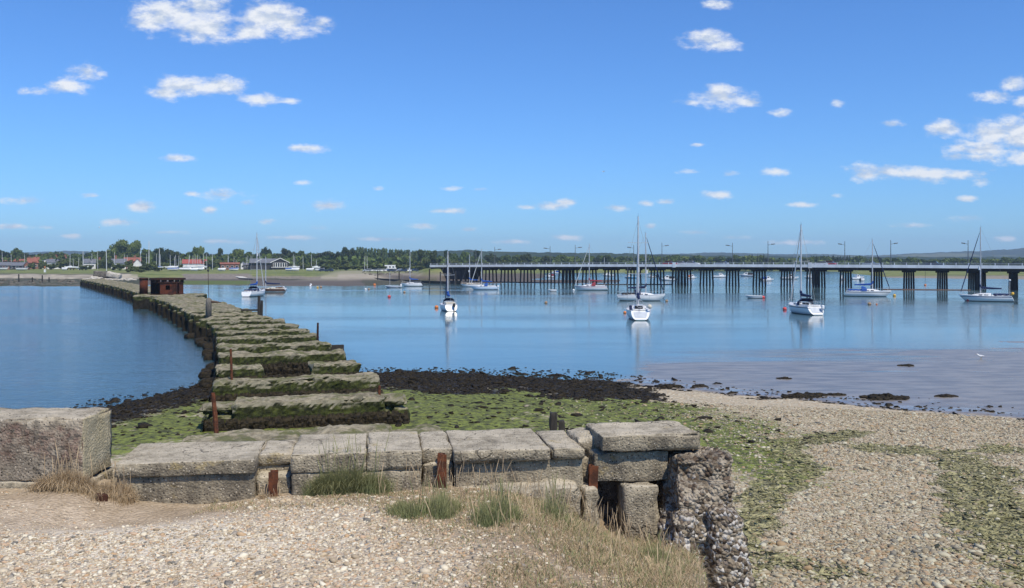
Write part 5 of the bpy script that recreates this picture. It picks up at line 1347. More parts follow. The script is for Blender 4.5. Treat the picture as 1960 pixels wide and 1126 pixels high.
# gull on the mud and birds in the air
def gull(loc, rz, sc, lab, flying=False):
    r0 = empty('gull', loc, rz); tag(r0, lab, 'bird')
    mb = MB()
    rings = [(-0.26, 0.012, 0.20), (-0.16, 0.045, 0.21), (0.0, 0.085, 0.21), (0.12, 0.075, 0.23), (0.19, 0.05, 0.29), (0.23, 0.05, 0.33), (0.27, 0.042, 0.34), (0.30, 0.012, 0.335)]
    rows = [[(x * sc, r * sc * math.cos(q), (z + r * math.sin(q)) * sc) for q in np.linspace(0, 2 * math.pi, 11)] for x, r, z in rings]
    mb.grid(rows); mb.build('body', M['white'], r0, True)
    for sgn in (1, -1):
        m2 = MB()
        if flying: m2.grid([[(0.10 * sc, sgn * 0.06 * sc, 0.26 * sc), (0.12 * sc, sgn * 0.35 * sc, 0.36 * sc), (-0.02 * sc, sgn * 0.68 * sc, 0.30 * sc)], [(-0.10 * sc, sgn * 0.06 * sc, 0.25 * sc), (-0.04 * sc, sgn * 0.35 * sc, 0.345 * sc), (-0.06 * sc, sgn * 0.68 * sc, 0.295 * sc)]])
        else: m2.grid([[(0.12 * sc, sgn * 0.075 * sc, 0.25 * sc), (-0.1 * sc, sgn * 0.075 * sc, 0.25 * sc), (-0.30 * sc, sgn * 0.02 * sc, 0.22 * sc)], [(0.10 * sc, sgn * 0.088 * sc, 0.19 * sc), (-0.08 * sc, sgn * 0.075 * sc, 0.185 * sc), (-0.30 * sc, sgn * 0.015 * sc, 0.205 * sc)]])
        m2.build('wing', M['alu'], r0)
        if not flying: m3 = MB(); m3.tube([(0, sgn * 0.03 * sc, 0.14 * sc), (0.01 * sc, sgn * 0.03 * sc, 0)], 0.016 * sc, 4); m3.build('leg', M['yellow'], r0)
    m4 = MB(); m4.tube([(0.29 * sc, 0, 0.335 * sc), (0.36 * sc, 0, 0.325 * sc)], [0.018 * sc, 0.004 * sc], 5); m4.build('beak', M['yellow'], r0)
gx, gy = gpos(1878, 687, 0.02)
gull((gx, gy, max(0.0, nz1(gx, gy))), 2.6, 0.95, 'white gull standing on the wet mud at the right')
gull((colx(1155, 160), 160, rowz(331, 160)), 0.6, 1.0, 'small dark flying bird high over the middle of the bridge', True)
gull((colx(190, 150), 150, rowz(438, 150)), 2.0, 1.0, 'small flying bird low over the far left trees', True)

# ------------------------------------------------------------------ buildings on the far shore
def base_at(px, Y):
    x = colx(px, Y); return (x, Y, fz1(x, Y))
def house(name, lab, cat, px0, px1, yridge, yeave, Y, depth, wallm, roofm, chims=(), gable=None, windows=3, ang=0.0, front_gable=False, group='houses along the far shore'):
    pxm = (px0 + px1) / 2; b = base_at(pxm, Y); r0 = empty(name, (b[0], b[1], b[2] - 0.1), view_ang(pxm) + ang); tag(r0, lab, cat, group)
    Wd = (px1 - px0) / FPX * Y; zr = rowz(yridge, Y) - b[2] + 0.1; ze = rowz(yeave, Y) - b[2] + 0.1
    mb = MB()
    if front_gable: mb.extrude_y([(-Wd/2, 0), (Wd/2, 0), (Wd/2, ze), (0, zr - 0.1), (-Wd/2, ze)], 0, depth)
    else: mb.extrude_x([(0, 0), (depth, 0), (depth, ze), (depth/2, zr - 0.1), (0, ze)], -Wd/2, Wd/2)
    mb.build('wall', M[wallm], r0)
    mb = MB(); e = 0.4; th = 0.22
    if front_gable:
        for s_ in (1, -1): mb.add([(s_ * (Wd/2 + e), -e, ze - 0.25), (0, -e, zr), (0, depth + e, zr), (s_ * (Wd/2 + e), depth + e, ze - 0.25)] + [(s_ * (Wd/2 + e), -e, ze - 0.25 + th), (0, -e, zr + th), (0, depth + e, zr + th), (s_ * (Wd/2 + e), depth + e, ze - 0.25 + th)], [(0,1,2,3),(7,6,5,4),(0,4,5,1),(1,5,6,2),(2,6,7,3),(3,7,4,0)])
    else:
        for s_ in (0, 1):
            ye = -e if s_ == 0 else depth + e
            mb.add([(-Wd/2 - e, ye, ze - 0.2), (Wd/2 + e, ye, ze - 0.2), (Wd/2 + e, depth/2, zr), (-Wd/2 - e, depth/2, zr)] + [(-Wd/2 - e, ye, ze - 0.2 + th), (Wd/2 + e, ye, ze - 0.2 + th), (Wd/2 + e, depth/2, zr + th), (-Wd/2 - e, depth/2, zr + th)], [(0,1,2,3),(7,6,5,4),(0,4,5,1),(1,5,6,2),(2,6,7,3),(3,7,4,0)])
    rf = mb.build('roof', M[roofm], r0)
    for cx, hgt in chims:
        m2 = MB(); xq = (cx - pxm) / FPX * Y; m2.box(xq - 0.6, xq + 0.6, depth/2 - 0.5, depth/2 + 0.5, zr - 0.6, zr + hgt); m2.box(xq - 0.7, xq + 0.7, depth/2 - 0.6, depth/2 + 0.6, zr + hgt, zr + hgt + 0.2); m2.build('chimney', M['brick'], rf)
    for q in range(windows):
        xq = -Wd/2 + Wd * (q + 0.5) / windows; zc = min(ze * 0.55, ze - 1.1); ww = min(0.9, Wd / windows * 0.3)
        m2 = MB(); m2.box(xq - ww, xq + ww, -0.06, -0.02, zc - 0.6, zc + 0.6); fr = m2.build('window', M['render'], r0)
        m2 = MB(); m2.box(xq - ww * 0.85, xq + ww * 0.85, -0.09, -0.063, zc - 0.48, zc + 0.48); m2.build('pane', M['glass'], fr)
    return r0
house('cottage', 'low grey-roofed building at the far left edge of the shore', 'house', -12, 16, 502.5, 508, 520, 7, 'brick', 'slate')
house('house', 'red-roofed house at the far left edge behind the low grey roof', 'house', -20, 18, 495, 499.5, 580, 8, 'brick', 'tile')
house('cottage', 'long low grey-roofed building with white boat in front at far left', 'house', 16, 50, 503, 508.5, 525, 7, 'tar', 'slate')
house('cottage', 'small dark-gabled cottage at the right end of the long grey roof', 'house', 47, 56, 500, 507, 522, 8, 'brick', 'slate', front_gable=True, windows=1)
house('house', 'orange-roofed terrace behind the long grey roof', 'house', 25, 54, 496.5, 500.5, 585, 8, 'brick', 'tile', [(53, 1.4)])
house('house', 'hip-shouldered brick house between the two red-roofed rows at left', 'house', 54, 72, 494.5, 503, 560, 9, 'brick', 'tile', [(58, 0.8)], windows=2)
house('house', 'long red-roofed house with three pale chimneys among trees at left', 'house', 68, 124, 492.5, 496.5, 600, 9, 'render', 'tile', [(83, 1.6), (106, 1.6), (122, 1.6)], windows=6)
house('house', 'grey-roofed house with a small white window bay below the long red roof', 'house', 92, 119, 496.6, 502.5, 560, 8, 'render', 'slate', windows=2)
house('cottage', 'grey slate cottage half hidden by bushes right of the tall white pole', 'house', 161, 182, 496, 503.5, 560, 8, 'render', 'slate', [(189, 1.0)], windows=2)
house('house', 'grey-roofed cottage with a dark chimney joined to the red roof', 'house', 214, 240, 496, 503.5, 545, 8, 'render', 'slate', [(222, 2.2)], windows=2)
house('house', 'red-roofed house with tall chimney behind the white gable', 'house', 239, 268, 493.5, 500, 550, 9, 'brick', 'tile', [(258, 1.4)], windows=2)
house('cottage', 'white-gabled cottage in front of the red-roofed house', 'house', 255, 271, 495.5, 506, 540, 8, 'render', 'slate', front_gable=True, windows=0)
house('boat_shed', 'white-walled boat shed with bright red roof behind the laid-up yachts', 'shed', 351, 394, 497.3, 504.5, 560, 9, 'render', 'tile_red', [(376, 0.6)], windows=0)
house('brick_store', 'long low orange brick store right of the boat shed', 'shed', 423, 457, 503.2, 505.5, 520, 6, 'brick', 'tile', windows=4)
house('cottage', 'small white-gabled cottage between the brick store and the clubhouse', 'house', 461, 469, 500.5, 505, 545, 6, 'render', 'slate', front_gable=True, windows=1)
house('shed', 'low dark flat shed left of the clubhouse', 'shed', 466, 484, 504, 507, 520, 6, 'tar', 'slate', windows=3)
# clubhouse with glazed white gable
Yc = 520.0
club = empty('clubhouse', base_at(519, Yc), view_ang(519)); tag(club, 'dark boarded clubhouse with a white-edged glazed gable facing the water', 'clubhouse')
zb = base_at(519, Yc)[2]
def cxx(px): return (px - 519) / FPX * Yc
def czz(py): return rowz(py, Yc) - zb
mb = MB(); mb.extrude_x([(0.6, -0.3), (11, -0.3), (11, czz(504)), (0.6, czz(504))], cxx(480), cxx(534)); mb.build('wall', M['tar'], club)
mb = MB(); mb.extrude_x([(-0.2, czz(503.6)), (11.8, czz(503.6)), (7.5, czz(495)), (4.5, czz(495))], cxx(479), cxx(540)); mb.build('roof', M['slate'], club)
mb = MB(); mb.extrude_y([(cxx(519.5), -0.3), (cxx(552), -0.3), (cxx(552), czz(502)), (cxx(535.7), czz(494.6)), (cxx(519.5), czz(502))], -1.5, 9); g = mb.build('gable_wall', M['tar'], club)
for k_, (a, b) in enumerate(((523.0, 526.2), (527.0, 530.3), (531.1, 534.6), (535.6, 539.1), (540.0, 543.4), (544.3, 548.0))):
    m2 = MB(); m2.box(cxx(a) - 0.12, cxx(b) + 0.12, -1.58, -1.503, czz(511.3), czz(503.2)); w = m2.build('window', M['render'], g)
    m2 = MB(); m2.box(cxx(a) + 0.1, cxx(b) - 0.1, -1.66, -1.583, czz(510.8), czz(503.6)); m2.build('pane', M['glass'], w)
for s_, (a, b) in enumerate((((517.5, 502.8), (535.7, 494.2)), ((535.7, 494.2), (553.5, 502.8)))):
    m2 = MB(); m2.extrude_y([(cxx(a[0]), czz(a[1] + .9)), (cxx(b[0]), czz(b[1] + .9)), (cxx(b[0]), czz(b[1] - 0.5)), (cxx(a[0]), czz(a[1] - 0.5))], -2.0, -1.7); m2.build('bargeboard', M['render'], club)
mb = MB(); mb.box(cxx(519), cxx(553.5), -1.9, -1.66, czz(512.4), czz(511.4)); mb.build('sill_band', M['render'], club)
mb = MB(); mb.extrude_y([(cxx(516.5), czz(502.6)), (cxx(552.5), czz(502.6)), (cxx(535.7), czz(494.4))], -1.68, 8); 
m2 = MB(); m2.extrude_y([(cxx(489), czz(503.3)), (cxx(502), czz(496.2)), (cxx(502), czz(495.2)), (cxx(489), czz(502.1))], -0.6, -0.25); m2.build('bargeboard', M['render'], club)
mb = MB(); mb.box(cxx(553), cxx(574), -1.5, 1.5, czz(511.6), czz(510.9)); mb.build('terrace', M['timber'], club)
for q in range(5): m2 = MB(); xq = cxx(554.5 + q * 4.5); m2.box(xq - 0.12, xq + 0.12, -1.4, -1.2, -0.2, czz(511.6)-.003); m2.build('terrace_post', M['timber'], club)
m2 = MB(); m2.tube([(cxx(535), -1.45, czz(510.9)), (cxx(574), -1.45, czz(507.7))], 0.05, 4); m2.tube([(cxx(553), -1.45, czz(508.0)), (cxx(574), -1.45, czz(508.0))], 0.06, 4); m2.build('terrace_rail', M['timber'], club)
# gangway and pontoon
gz = empty('gangway', (0, 0, 0)); tag(gz, 'sloping timber gangway with pale deck running down the mud to a pontoon', 'gangway')
A = Vector((*gpos(436, 523.8, 1.7), 1.7)); B_ = Vector((*gpos(467, 533.0, 0.65), 0.65)); C_ = Vector((*gpos(482, 534.5, 0.6), 0.6))
def plank(name, a, b, w, th, mat):
    d = (b - a); s_ = Vector((d.y, -d.x, 0)).normalized() * w; mb = MB()
    up = Vector((0, 0, th))
    mb.add([a - s_, a + s_, b + s_, b - s_, a - s_ + up, a + s_ + up, b + s_ + up, b - s_ + up], [(0,3,2,1),(4,5,6,7),(0,1,5,4),(1,2,6,5),(2,3,7,6),(3,0,4,7)])
    return mb.build(name, M[mat], gz)
plank('ramp', A, B_, 1.4, 0.18, 'cream'); plank('pontoon', B_ + Vector((0, 0, -0.2)), C_ + Vector((2, 0, -0.2)), 1.7, 0.35, 'timber')
for q in range(5):
    p = A.lerp(B_, q / 4); m2 = MB(); m2.tube([p + Vector((0, 0, -1.2)), p + Vector((0, 0, -0.003))], 0.16, 5); m2.build('leg', M['timber_dark'], gz)
# groyne wall left of the bridge, with posts
gw = empty('timber_groyne', (0, 0, 0)); tag(gw, 'dark low timber groyne running along the mud to the west end of the bridge', 'groyne')
mb = MB(); pts = [(702, 533.0), (730, 536.5), (780, 539.8), (830, 541.8), (882, 543.3)]
P3 = [Vector((*gpos(a, b, 0.25), 0.0)) for a, b in pts]
for a, b in zip(P3[:-1], P3[1:]):
    mb.add([a + Vector((0, 0, -0.6)), b + Vector((0, 0, -0.6)), b + Vector((0, 0.5, -0.6)), a + Vector((0, 0.5, -0.6)), a + Vector((0, 0, 0.85)), b + Vector((0, 0, 0.85)), b + Vector((0, 0.5, 0.85)), a + Vector((0, 0.5, 0.85))], [(0,3,2,1),(4,5,6,7),(0,1,5,4),(1,2,6,5),(2,3,7,6),(3,0,4,7)])
mb.build('boarding', M['timber_dark'], gw)
for px, yb, yt in [(723, 538, 518), (764, 540, 520), (822, 543.5, 515), (843, 543.5, 520.5), (872, 545, 519)]:
    Y = H * FPX / (yb - HY); m2 = MB(); x = colx(px, Y); m2.tube([(x, Y, -0.6), (x, Y, rowz(yt, Y))], 0.2, 6); m2.build('post', M['timber_dark'], gw)
Y = 265.0; m2 = MB(); m2.tube([(colx(843, Y), Y, rowz(524.3, Y)), (colx(864, Y), Y, rowz(524.3, Y))], 0.12, 5); m2.build('cross_rail', M['timber'], gw)

# ------------------------------------------------------------------ boats laid up and masts
M['pale_mast'] = simple('pale_mast', (0.66, 0.66, 0.65), (0.52, 0.52, 0.52), 2, 0.5)
def laid_up(px, ytop, Y, L, ang, lab, hull=True, cover=None, top=WH, r=0.09, lean=0.0):
    b = base_at(px, Y); r0 = empty('laid_up_yacht', b, ang + view_ang(px)); tag(r0, lab, 'laid-up boat', 'boats laid up ashore')
    if hull:
        mb, sh = hull_mesh(L, L * 0.32, 0.9, 0.3, 0.7, 0.7, 11, 6); o = mb.build('hull', hm(top, (0.12, 0.03, 0.03) if px % 2 else (0.03, 0.05, 0.12)), r0, True); o.location = (0, 0, 1.0)
        o = deck_mesh(sh, 0.9).build('deck', M['white'], r0, True); o.location = (0, 0, 1.0)
        mb = MB()
        for xq in (-0.25, 0.0, 0.25): mb.box(xq * L - 0.15, xq * L + 0.15, -0.5, 0.5, 0.0, 0.75)
        mb.build('cradle', M['timber_dark'], r0)
        mb = MB(); mb.extrude_y([(-0.1 * L, 1.88), (0.28 * L, 1.9), (0.2 * L, 2.15), (-0.1 * L, 2.4)][::-1], -0.09 * L, 0.09 * L); mb.build('cabin' if not cover else 'cover', M[cover or 'white'], r0)
    z1 = rowz(ytop, Y) - b[2]
    mb = MB(); mb.tube([(0.3, 0, 1.9 if hull else 0), (0.3 + lean, 0, z1)], [r, r * 0.7], 5); mb.build('mast', M['pale_mast'], r0)
    m2 = MB(); m2.tube([(0.3 + lean * .5, 1.1, 1.9 + (z1 - 1.9) * 0.55), (0.3 + lean * .5, -1.1, 1.9 + (z1 - 1.9) * 0.55)], 0.035, 4); m2.build('spreader', M['alu'], r0)
LU = [(4,482,540,0),(23,486.5,540,0),(46,487,535,0),(135,487,500,1),(140,495,505,0),(151,493,520,0),(158,481,495,1),(177,485.5,540,0),(186,481,525,0),(205,478,470,0),(218,483,520,0),(240,487,530,0),(243,489,540,0),(269,474,490,0),(279,485.5,500,0),(286,461,500,1),(304,476,490,1),(308,487,500,0),(299,486,520,0),
      (327,488,500,1),(333,492,505,1),(338,488,505,0),(341,489,510,1),(347,494,520,0),(360,490,545,1),(363,488,560,0),(368,489,540,1),(374,488,545,0),(378,487,550,0),(384,491,540,0),(389,485,520,1),(397,486,540,0),(406,486,530,0),(408,492,520,0),(435,489,545,0),(438,491,540,0),(446,492,540,0),(452,498,525,0),(471,492,520,0),(475,490,540,0),(480,489,545,0),
      (562,487.5,510,0),(563,491,515,1),(581,490.5,500,0),(595,487,510,0),(606,497,500,1),(697,490,470,0),(704,490,470,0),(1156,493,480,0)]
for k_, (px, yt, Y, hu) in enumerate(LU):
    side = 'left of the big pale-green trees' if px < 200 else 'in front of the big pale-green trees' if px < 275 else 'between the big trees and the boat shed' if px < 350 else 'about the red-roofed boat shed' if px < 398 else 'between the boat shed and the clubhouse' if px < 490 else 'right of the clubhouse' if px < 650 else 'in front of the poplars'
    special = {286: 'tallest white mast of the boatyard, on a white hull behind the bushes', 304: 'thick white mast with blue-covered hull before the dark round tree', 158: 'white yacht with a tall white mast laid up on the left grass', 135: 'small white yacht laid up left of the taller masted one on the grass', 205: 'tall thick white mast standing before the left edge of the big trees', 269: 'tall pale mast beside the white gable', 389: 'white mast rising from a hull at the right end of the boat shed', 562: 'slim tall mast right behind the clubhouse terrace', 606: 'short pale mast rightmost of the row beyond the clubhouse', 697: 'left one of two slim masts before the poplars', 704: 'right one of two slim masts before the poplars', 1156: 'thin mast behind the bridge beside the tall masts'}
    laid_up(px, yt, Y, 6.5 + (k_ % 3) * 0.8, R(random.uniform(-50, 50) + (180 if k_ % 2 else 0)), special.get(px, 'bare grey mast of a boat standing ashore ' + side), bool(hu), 'blue' if px == 304 else None, r=0.22 if px in (205, 158, 286, 304) else 0.125, lean=random.uniform(-0.4, 0.4))
WHL = [(6,509.5,500,5,'white hull upside down by the grey roofs at the left edge'),(42,511.5,490,6,'white covered boat in front of the long grey roof'),(124,512.5,480,3,'small white boat left of the laid-up yachts on the grass'),(332,513,470,6,'pale blue-covered boat below the cluster of leaning masts'),(355,512.5,470,6,'white boat in front of the boat shed, left one'),(380,512,475,6,'white boat in front of the boat shed, right one'),(372,514,460,4,'low white boat in front of the two by the shed'),
       (425,514.2,455,4,'white dinghy at the foot of the brick store'),(446,513,470,4,'blue-covered dinghy before the brick store'),(452,513.5,465,3,'pale yellow dinghy beside the blue-covered one'),(566,515,450,4,'white dinghy right of the clubhouse terrace'),(556,514,455,5,'blue-covered boat under the clubhouse terrace'),(594,516,450,4,'white dinghy upturned by the sandy ramp'),(612,515.5,450,5,'grey-covered boat by the sandy ramp')]
for px, yb, Y, L, lab in WHL:
    b = base_at(px, Y); r0 = empty('boat_ashore', b, R(random.uniform(-25, 25)) + view_ang(px)); tag(r0, lab, 'boat ashore', 'open boats pulled up ashore')
    mb, sh = hull_mesh(L, L * 0.36, 0.7, 0.0, 0.8, 0.5, 11, 6); o = mb.build('hull', hm(WH, (0.4, 0.42, 0.45)), r0, True); o.location = (0, 0, 0.4)
    mb = MB(); rows = [[(x, y, z + 0.42), (x, y * 0.5, z + 0.75), (x, 0, z + 0.85), (x, -y * 0.5, z + 0.75), (x, -y, z + 0.42)] for x, y, z in sh]; mb.grid(rows[::-1]); mb.build('cover', M['blue' if 'blue' in lab else 'slate' if 'grey' in lab else 'cream' if 'yellow' in lab else 'white'], r0, True)
# parked cars by the bridge end
PC = [(702,'car_silver'),(709,'white'),(716,'car_blue'),(724,'white'),(732,'white'),(741,'white'),(749,'car_blue'),(756,'car_silver'),(764,'white'),(771,'car_blue'),(779,'white'),(793,'car_blue'),(630,'car_blue'),(618,'car_blue')]
CN = {'car_silver': 'silver', 'white': 'white', 'car_blue': 'dark blue'}
for i, (px, mk) in enumerate(PC):
    Y = 432 + (i % 3) * 6; b = base_at(px, Y)
    lab = '%s car parked by the sandy shore' % CN[mk]
    lab += ', ' + ('leftmost of the row' if px == 702 else 'under the motor home' if 735 < px < 760 else 'rightmost near the bridge end' if px == 793 else 'beside the boats at the ramp' if px < 650 else '%s from the left end of the row' % ORD[i])
    car('car', lab, 'car', (b[0], b[1], b[2]), R(random.choice([20, 60, 160, 200])) , M[mk])
b = base_at(747, 470)
mh = empty('motor_home', b, view_ang(747)); tag(mh, 'white motor home parked high among bushes above the row of cars', 'motor home')
mb = MB(); mb.extrude_y([(-3, 0.5), (3.1, 0.5), (3.2, 1.3), (2.6, 2.2), (2.9, 3.0), (-3, 3.0)][::-1], 0, 2.2); mb.build('body', M['white'], mh)
for xq in (-1.8, 2.0): m2 = MB(); m2.tube([(xq, -0.02, 0.4), (xq, 0.25, 0.4)], 0.4, 10); m2.build('wheel', M['black'], mh)
for xq in (-2.0, -0.2, 1.6): m2 = MB(); m2.box(xq - 0.5, xq + 0.5, -0.05, -0.01, 1.6, 2.3); m2.build('window', M['glass'], mh)
# heap of pale stones and slab at the root of the viaduct, wall of stumps in the weed
def rocks(n, pxa, pxb, ya, yb, za, zb, s0, s1, mat, lab, grp):
    r = np.random.default_rng(n * 7 + int(pxa))
    V, F = rough_block(-0.5, 0.5, -0.5, 0.5, -0.35, 0.5, step=0.25, rad=0.3, amp=0.12, freq=2.0, seed=n)
    first = None
    for i in range(n):
        px, py = r.uniform(pxa, pxb), r.uniform(ya, yb)
        z = za + (zb - za) * (yb - py) / max(0.1, (yb - ya)); x, Y = gpos(px, py, z)
        if first is None: first = MB().add(V, F).mesh('boulder'); first.materials.append(M[mat])
        o = bpy.data.objects.new('boulder', first); COL.objects.link(o)
        s_ = r.uniform(s0, s1); o.scale = (s_ * r.uniform(1, 1.8), s_, s_ * r.uniform(0.5, 0.9)); o.rotation_euler = (0, 0, r.uniform(0, 6)); o.location = (x, Y, max(0.02, fz1(x, Y)))
        tag(o, lab, 'boulder', grp)
rocks(34, 160, 262, 527, 534, 0.8, 1.8, 0.7, 1.8, 'palerock', 'pale broken stone in the heap where the viaduct meets the far shore', 'pale rubble at the root of the viaduct')
rocks(40, -5, 180, 534, 545, 0.1, 0.6, 0.5, 1.4, 'rock', 'weedy grey stone on the dark shore at far left', 'weedy stones on the far left shore')
rocks(22, 690, 790, 524, 532, 0.6, 1.6, 0.6, 1.4, 'rock', 'brown stone on the bank below the parked cars', 'stones below the parked cars')
for px, yb, yt in [(36, 540, 525), (81, 541, 527), (94, 541, 531), (62, 541, 531)]:
    post('shore_post', 'dark stump standing in the weedy shore at far left', 'post', px, yb, yt, 0.5, 0.22, 'timber_dark', Yo=290)
    bpy.context.scene.collection.objects[-1]["group"] = 'dark stumps on the far left shore'
o = block_obj('concrete_slab', M['rock'], None, -4.2, 2.2, -2, 2, -0.5, 1.6, step=0.6, rad=0.4, amp=0.3, freq=0.5, seed=55); o.location = (colx(203, 335), 335, 1.5); tag(o, 'dark tilted concrete slab on the grass above the pale rubble', 'slab'); o.rotation_euler = (0, 0.08, 0.1)
o = block_obj('concrete_slab', M['palerock'], None, -2.2, 2.6, -2, 2, -0.5, 1.5, step=0.6, rad=0.5, amp=0.3, freq=0.5, seed=56); o.location = (colx(217, 333), 333, 1.3); tag(o, 'pale leaning concrete slab right of the dark slab above the rubble', 'slab'); o.rotation_euler = (0, 0.22, 0.1)
tb = empty('litter_bin', base_at(86, 400)); tag(tb, 'small white post with orange lifebuoy on the grass at far left', 'lifebuoy post')
mb = MB(); mb.box(-0.35, 0.35, -0.3, 0.3, 0, 1.4); mb.build('cabinet', M['white'], tb); mb = MB(); mb.tube([(0, 0, 1.4), (0, 0, 2.6)], 0.08, 6); mb.ball((0, -0.1, 2.4), 0.35, 8, 6); mb.build('lifebuoy', M['orange'], tb)
tb.name = 'lifebuoy_post'

# ------------------------------------------------------------------ trees
def crown_mesh(name, nleaf, seed, shape='round', leaf=0.055):
    """unit crown: height 0..1, half width about 0.5; leaf-sized quads spread through clumps plus ragged inner cores"""
    r = np.random.default_rng(seed)
    cl = []
    if shape == 'poplar':
        for i in range(9): cl.append((r.normal(0, 0.05), r.normal(0, 0.05), 0.12 + 0.80 * i / 8, 0.22 * (1 - 0.55 * abs(i / 8 - 0.35)), 0.14))
    elif shape == 'conifer':
        for i in range(10): cl.append((r.normal(0, 0.03), r.normal(0, 0.03), 0.10 + 0.85 * i / 9, 0.30 * (1 - i / 10) + 0.03, 0.08))
    elif shape == 'pine':
        for i in range(8): a = r.uniform(0, 6.28); q = r.uniform(0, 0.28); cl.append((q * math.cos(a), q * math.sin(a), r.uniform(0.66, 0.86), r.uniform(0.16, 0.25), r.uniform(0.09, 0.15)))
    else:
        n = 15 if shape == 'round' else 11
        lo = 0.30 if shape == 'round' else 0.16
        for i in range(n):
            a = r.uniform(0, 6.28); h = lo + (0.82 - lo) * r.random() ** 0.85; q = 0.36 * math.sqrt(max(0.02, 1 - ((h - 0.45) / 0.5) ** 2)) * r.random() ** 0.4
            cl.append((q * math.cos(a), q * math.sin(a), h, r.uniform(0.13, 0.22), r.uniform(0.11, 0.18)))
        cl.append((0, 0, 0.55, 0.3, 0.28))
    w = np.array([c[3] ** 2 for c in cl]); w /= w.sum()
    V, F = [], []
    ico = bmesh.new(); bmesh.ops.create_icosphere(ico, subdivisions=1, radius=1.0)
    iv = [v.co.copy() for v in ico.verts]; fi = [[v.index for v in f.verts] for f in ico.faces]; ico.free()
    for (cx, cy, cz, rx, rz) in cl:
        b = len(V)
        for v in iv: k_ = 0.70 + 0.25 * r.random(); V.append((cx + v.x * rx * k_, cy + v.y * rx * k_, cz + v.z * rz * k_))
        F += [tuple(b + q for q in f) + (b + f[2],) for f in fi]
    V = np.array(V); F3 = np.array([f[:3] for f in F])
    idx = r.choice(len(cl), nleaf, p=w); C_ = np.array(cl)[idx]
    d = r.normal(size=(nleaf, 3)); d /= np.linalg.norm(d, axis=1)[:, None]
    rad = 0.80 + 0.34 * r.random(nleaf) ** 1.5
    P = C_[:, :3] + d * np.stack([C_[:, 3], C_[:, 3], C_[:, 4]], 1) * rad[:, None]
    nrm = d + 0.9 * r.normal(size=(nleaf, 3)); nrm /= np.linalg.norm(nrm, axis=1)[:, None]
    t1 = np.cross(nrm, r.normal(size=(nleaf, 3))); t1 /= np.linalg.norm(t1, axis=1)[:, None]; t2 = np.cross(nrm, t1)
    sz = leaf * (0.5 + r.random(nleaf))[:, None]
    L1 = P + t1 * sz; L2 = P + t2 * sz * 0.7; L3 = P - t1 * sz; L4 = P - t2 * sz * 0.7
    LV = np.stack([L1, L2, L3, L4], 1).reshape(-1, 3)
    b = len(V); q = np.arange(nleaf) * 4 + b
    allV = np.concatenate([V, LV]); tri = np.concatenate([F3, np.stack([q, q + 1, q + 2], 1), np.stack([q, q + 2, q + 3], 1)])
    return np_mesh(name, allV, tri)
def trunk_mesh(seed, h=0.5):
    r = random.Random(seed); mb = MB()
    mb.tube([(0, 0, -0.05), (0.005, 0, 0.12), (0.01, 0.0, h)], [0.035, 0.026, 0.012], 6)
    for i in range(5):
        a = r.uniform(0, 6.28); mb.tube([(0, 0, 0.14 + 0.05 * i), (0.13 * math.cos(a), 0.13 * math.sin(a), 0.34 + 0.05 * i), (0.24 * math.cos(a), 0.24 * math.sin(a), 0.5 + 0.05 * i)], [0.014, 0.009, 0.004], 5)
    return mb.mesh('trunk')
CR = {}
for kind, mat, shp, n, lf in (('oak', 'leaf_oak', 'round', 1500, 0.045), ('dark', 'leaf_dark', 'round', 1500, 0.04), ('light', 'leaf_light', 'round', 1500, 0.045), ('poplar', 'leaf_poplar', 'poplar', 900, 0.04), ('conifer', 'leaf_dark', 'conifer', 900, 0.035), ('pine', 'leaf_dark', 'pine', 700, 0.045), ('bush', 'leaf_bush', 'bush', 900, 0.06)):
    CR[kind] = []
    for v in range(3 if kind in ('oak', 'dark', 'light', 'bush') else 2):
        me = crown_mesh('crown', n, hash(kind) % 1 + v * 13 + len(kind) * 101, shp, lf); me.materials.append(M[mat]); CR[kind].append(me)
BIG = []
for v in range(2):
    me = crown_mesh('crown', 5200, 900 + v, 'round', 0.028); me.materials.append(M['leaf_light']); BIG.append(me)
TR = [trunk_mesh(i) for i in range(3)]
for t_ in TR: t_.materials.append(M['bark'])
NM = {'oak': 'broadleaf_tree', 'dark': 'evergreen_tree', 'light': 'broadleaf_tree', 'poplar': 'poplar_tree', 'conifer': 'conifer_tree', 'pine': 'pine_tree', 'bush': 'bush'}
tr_rng = random.Random(5)
def tree(kind, px, ytop, wpx, Y, lab, grp, parts=True, big=None, ybase=None):
    x = colx(px, Y); zb = fz1(x, Y) if ybase is None else rowz(ybase, Y)
    h = rowz(ytop, Y) - zb; w = wpx / FPX * Y
    me = big if big else tr_rng.choice(CR[kind])
    wx = {'poplar': 0.46, 'conifer': 0.62, 'pine': 0.85}.get(kind, 0.98)
    cs = (w / wx, w / wx, h / (0.97 if kind != 'pine' else 0.95))
    rz = tr_rng.uniform(0, 6.28)
    cat = 'bush' if kind == 'bush' else 'tree'
    if parts:
        r0 = empty(NM[kind], (x, Y, zb), rz)
        c = bpy.data.objects.new('crown', me); COL.objects.link(c); c.parent = r0; c.scale = cs
        if kind != 'bush':
            t_ = bpy.data.objects.new('trunk', tr_rng.choice(TR)); COL.objects.link(t_); t_.parent = r0; t_.scale = (max(cs[0], h * 0.5), max(cs[0], h * 0.5), h)
    else:
        r0 = bpy.data.objects.new(NM[kind], me); COL.objects.link(r0); r0.location = (x, Y, zb); r0.rotation_euler = (0, 0, rz); r0.scale = cs
    return tag(r0, lab, cat, grp)
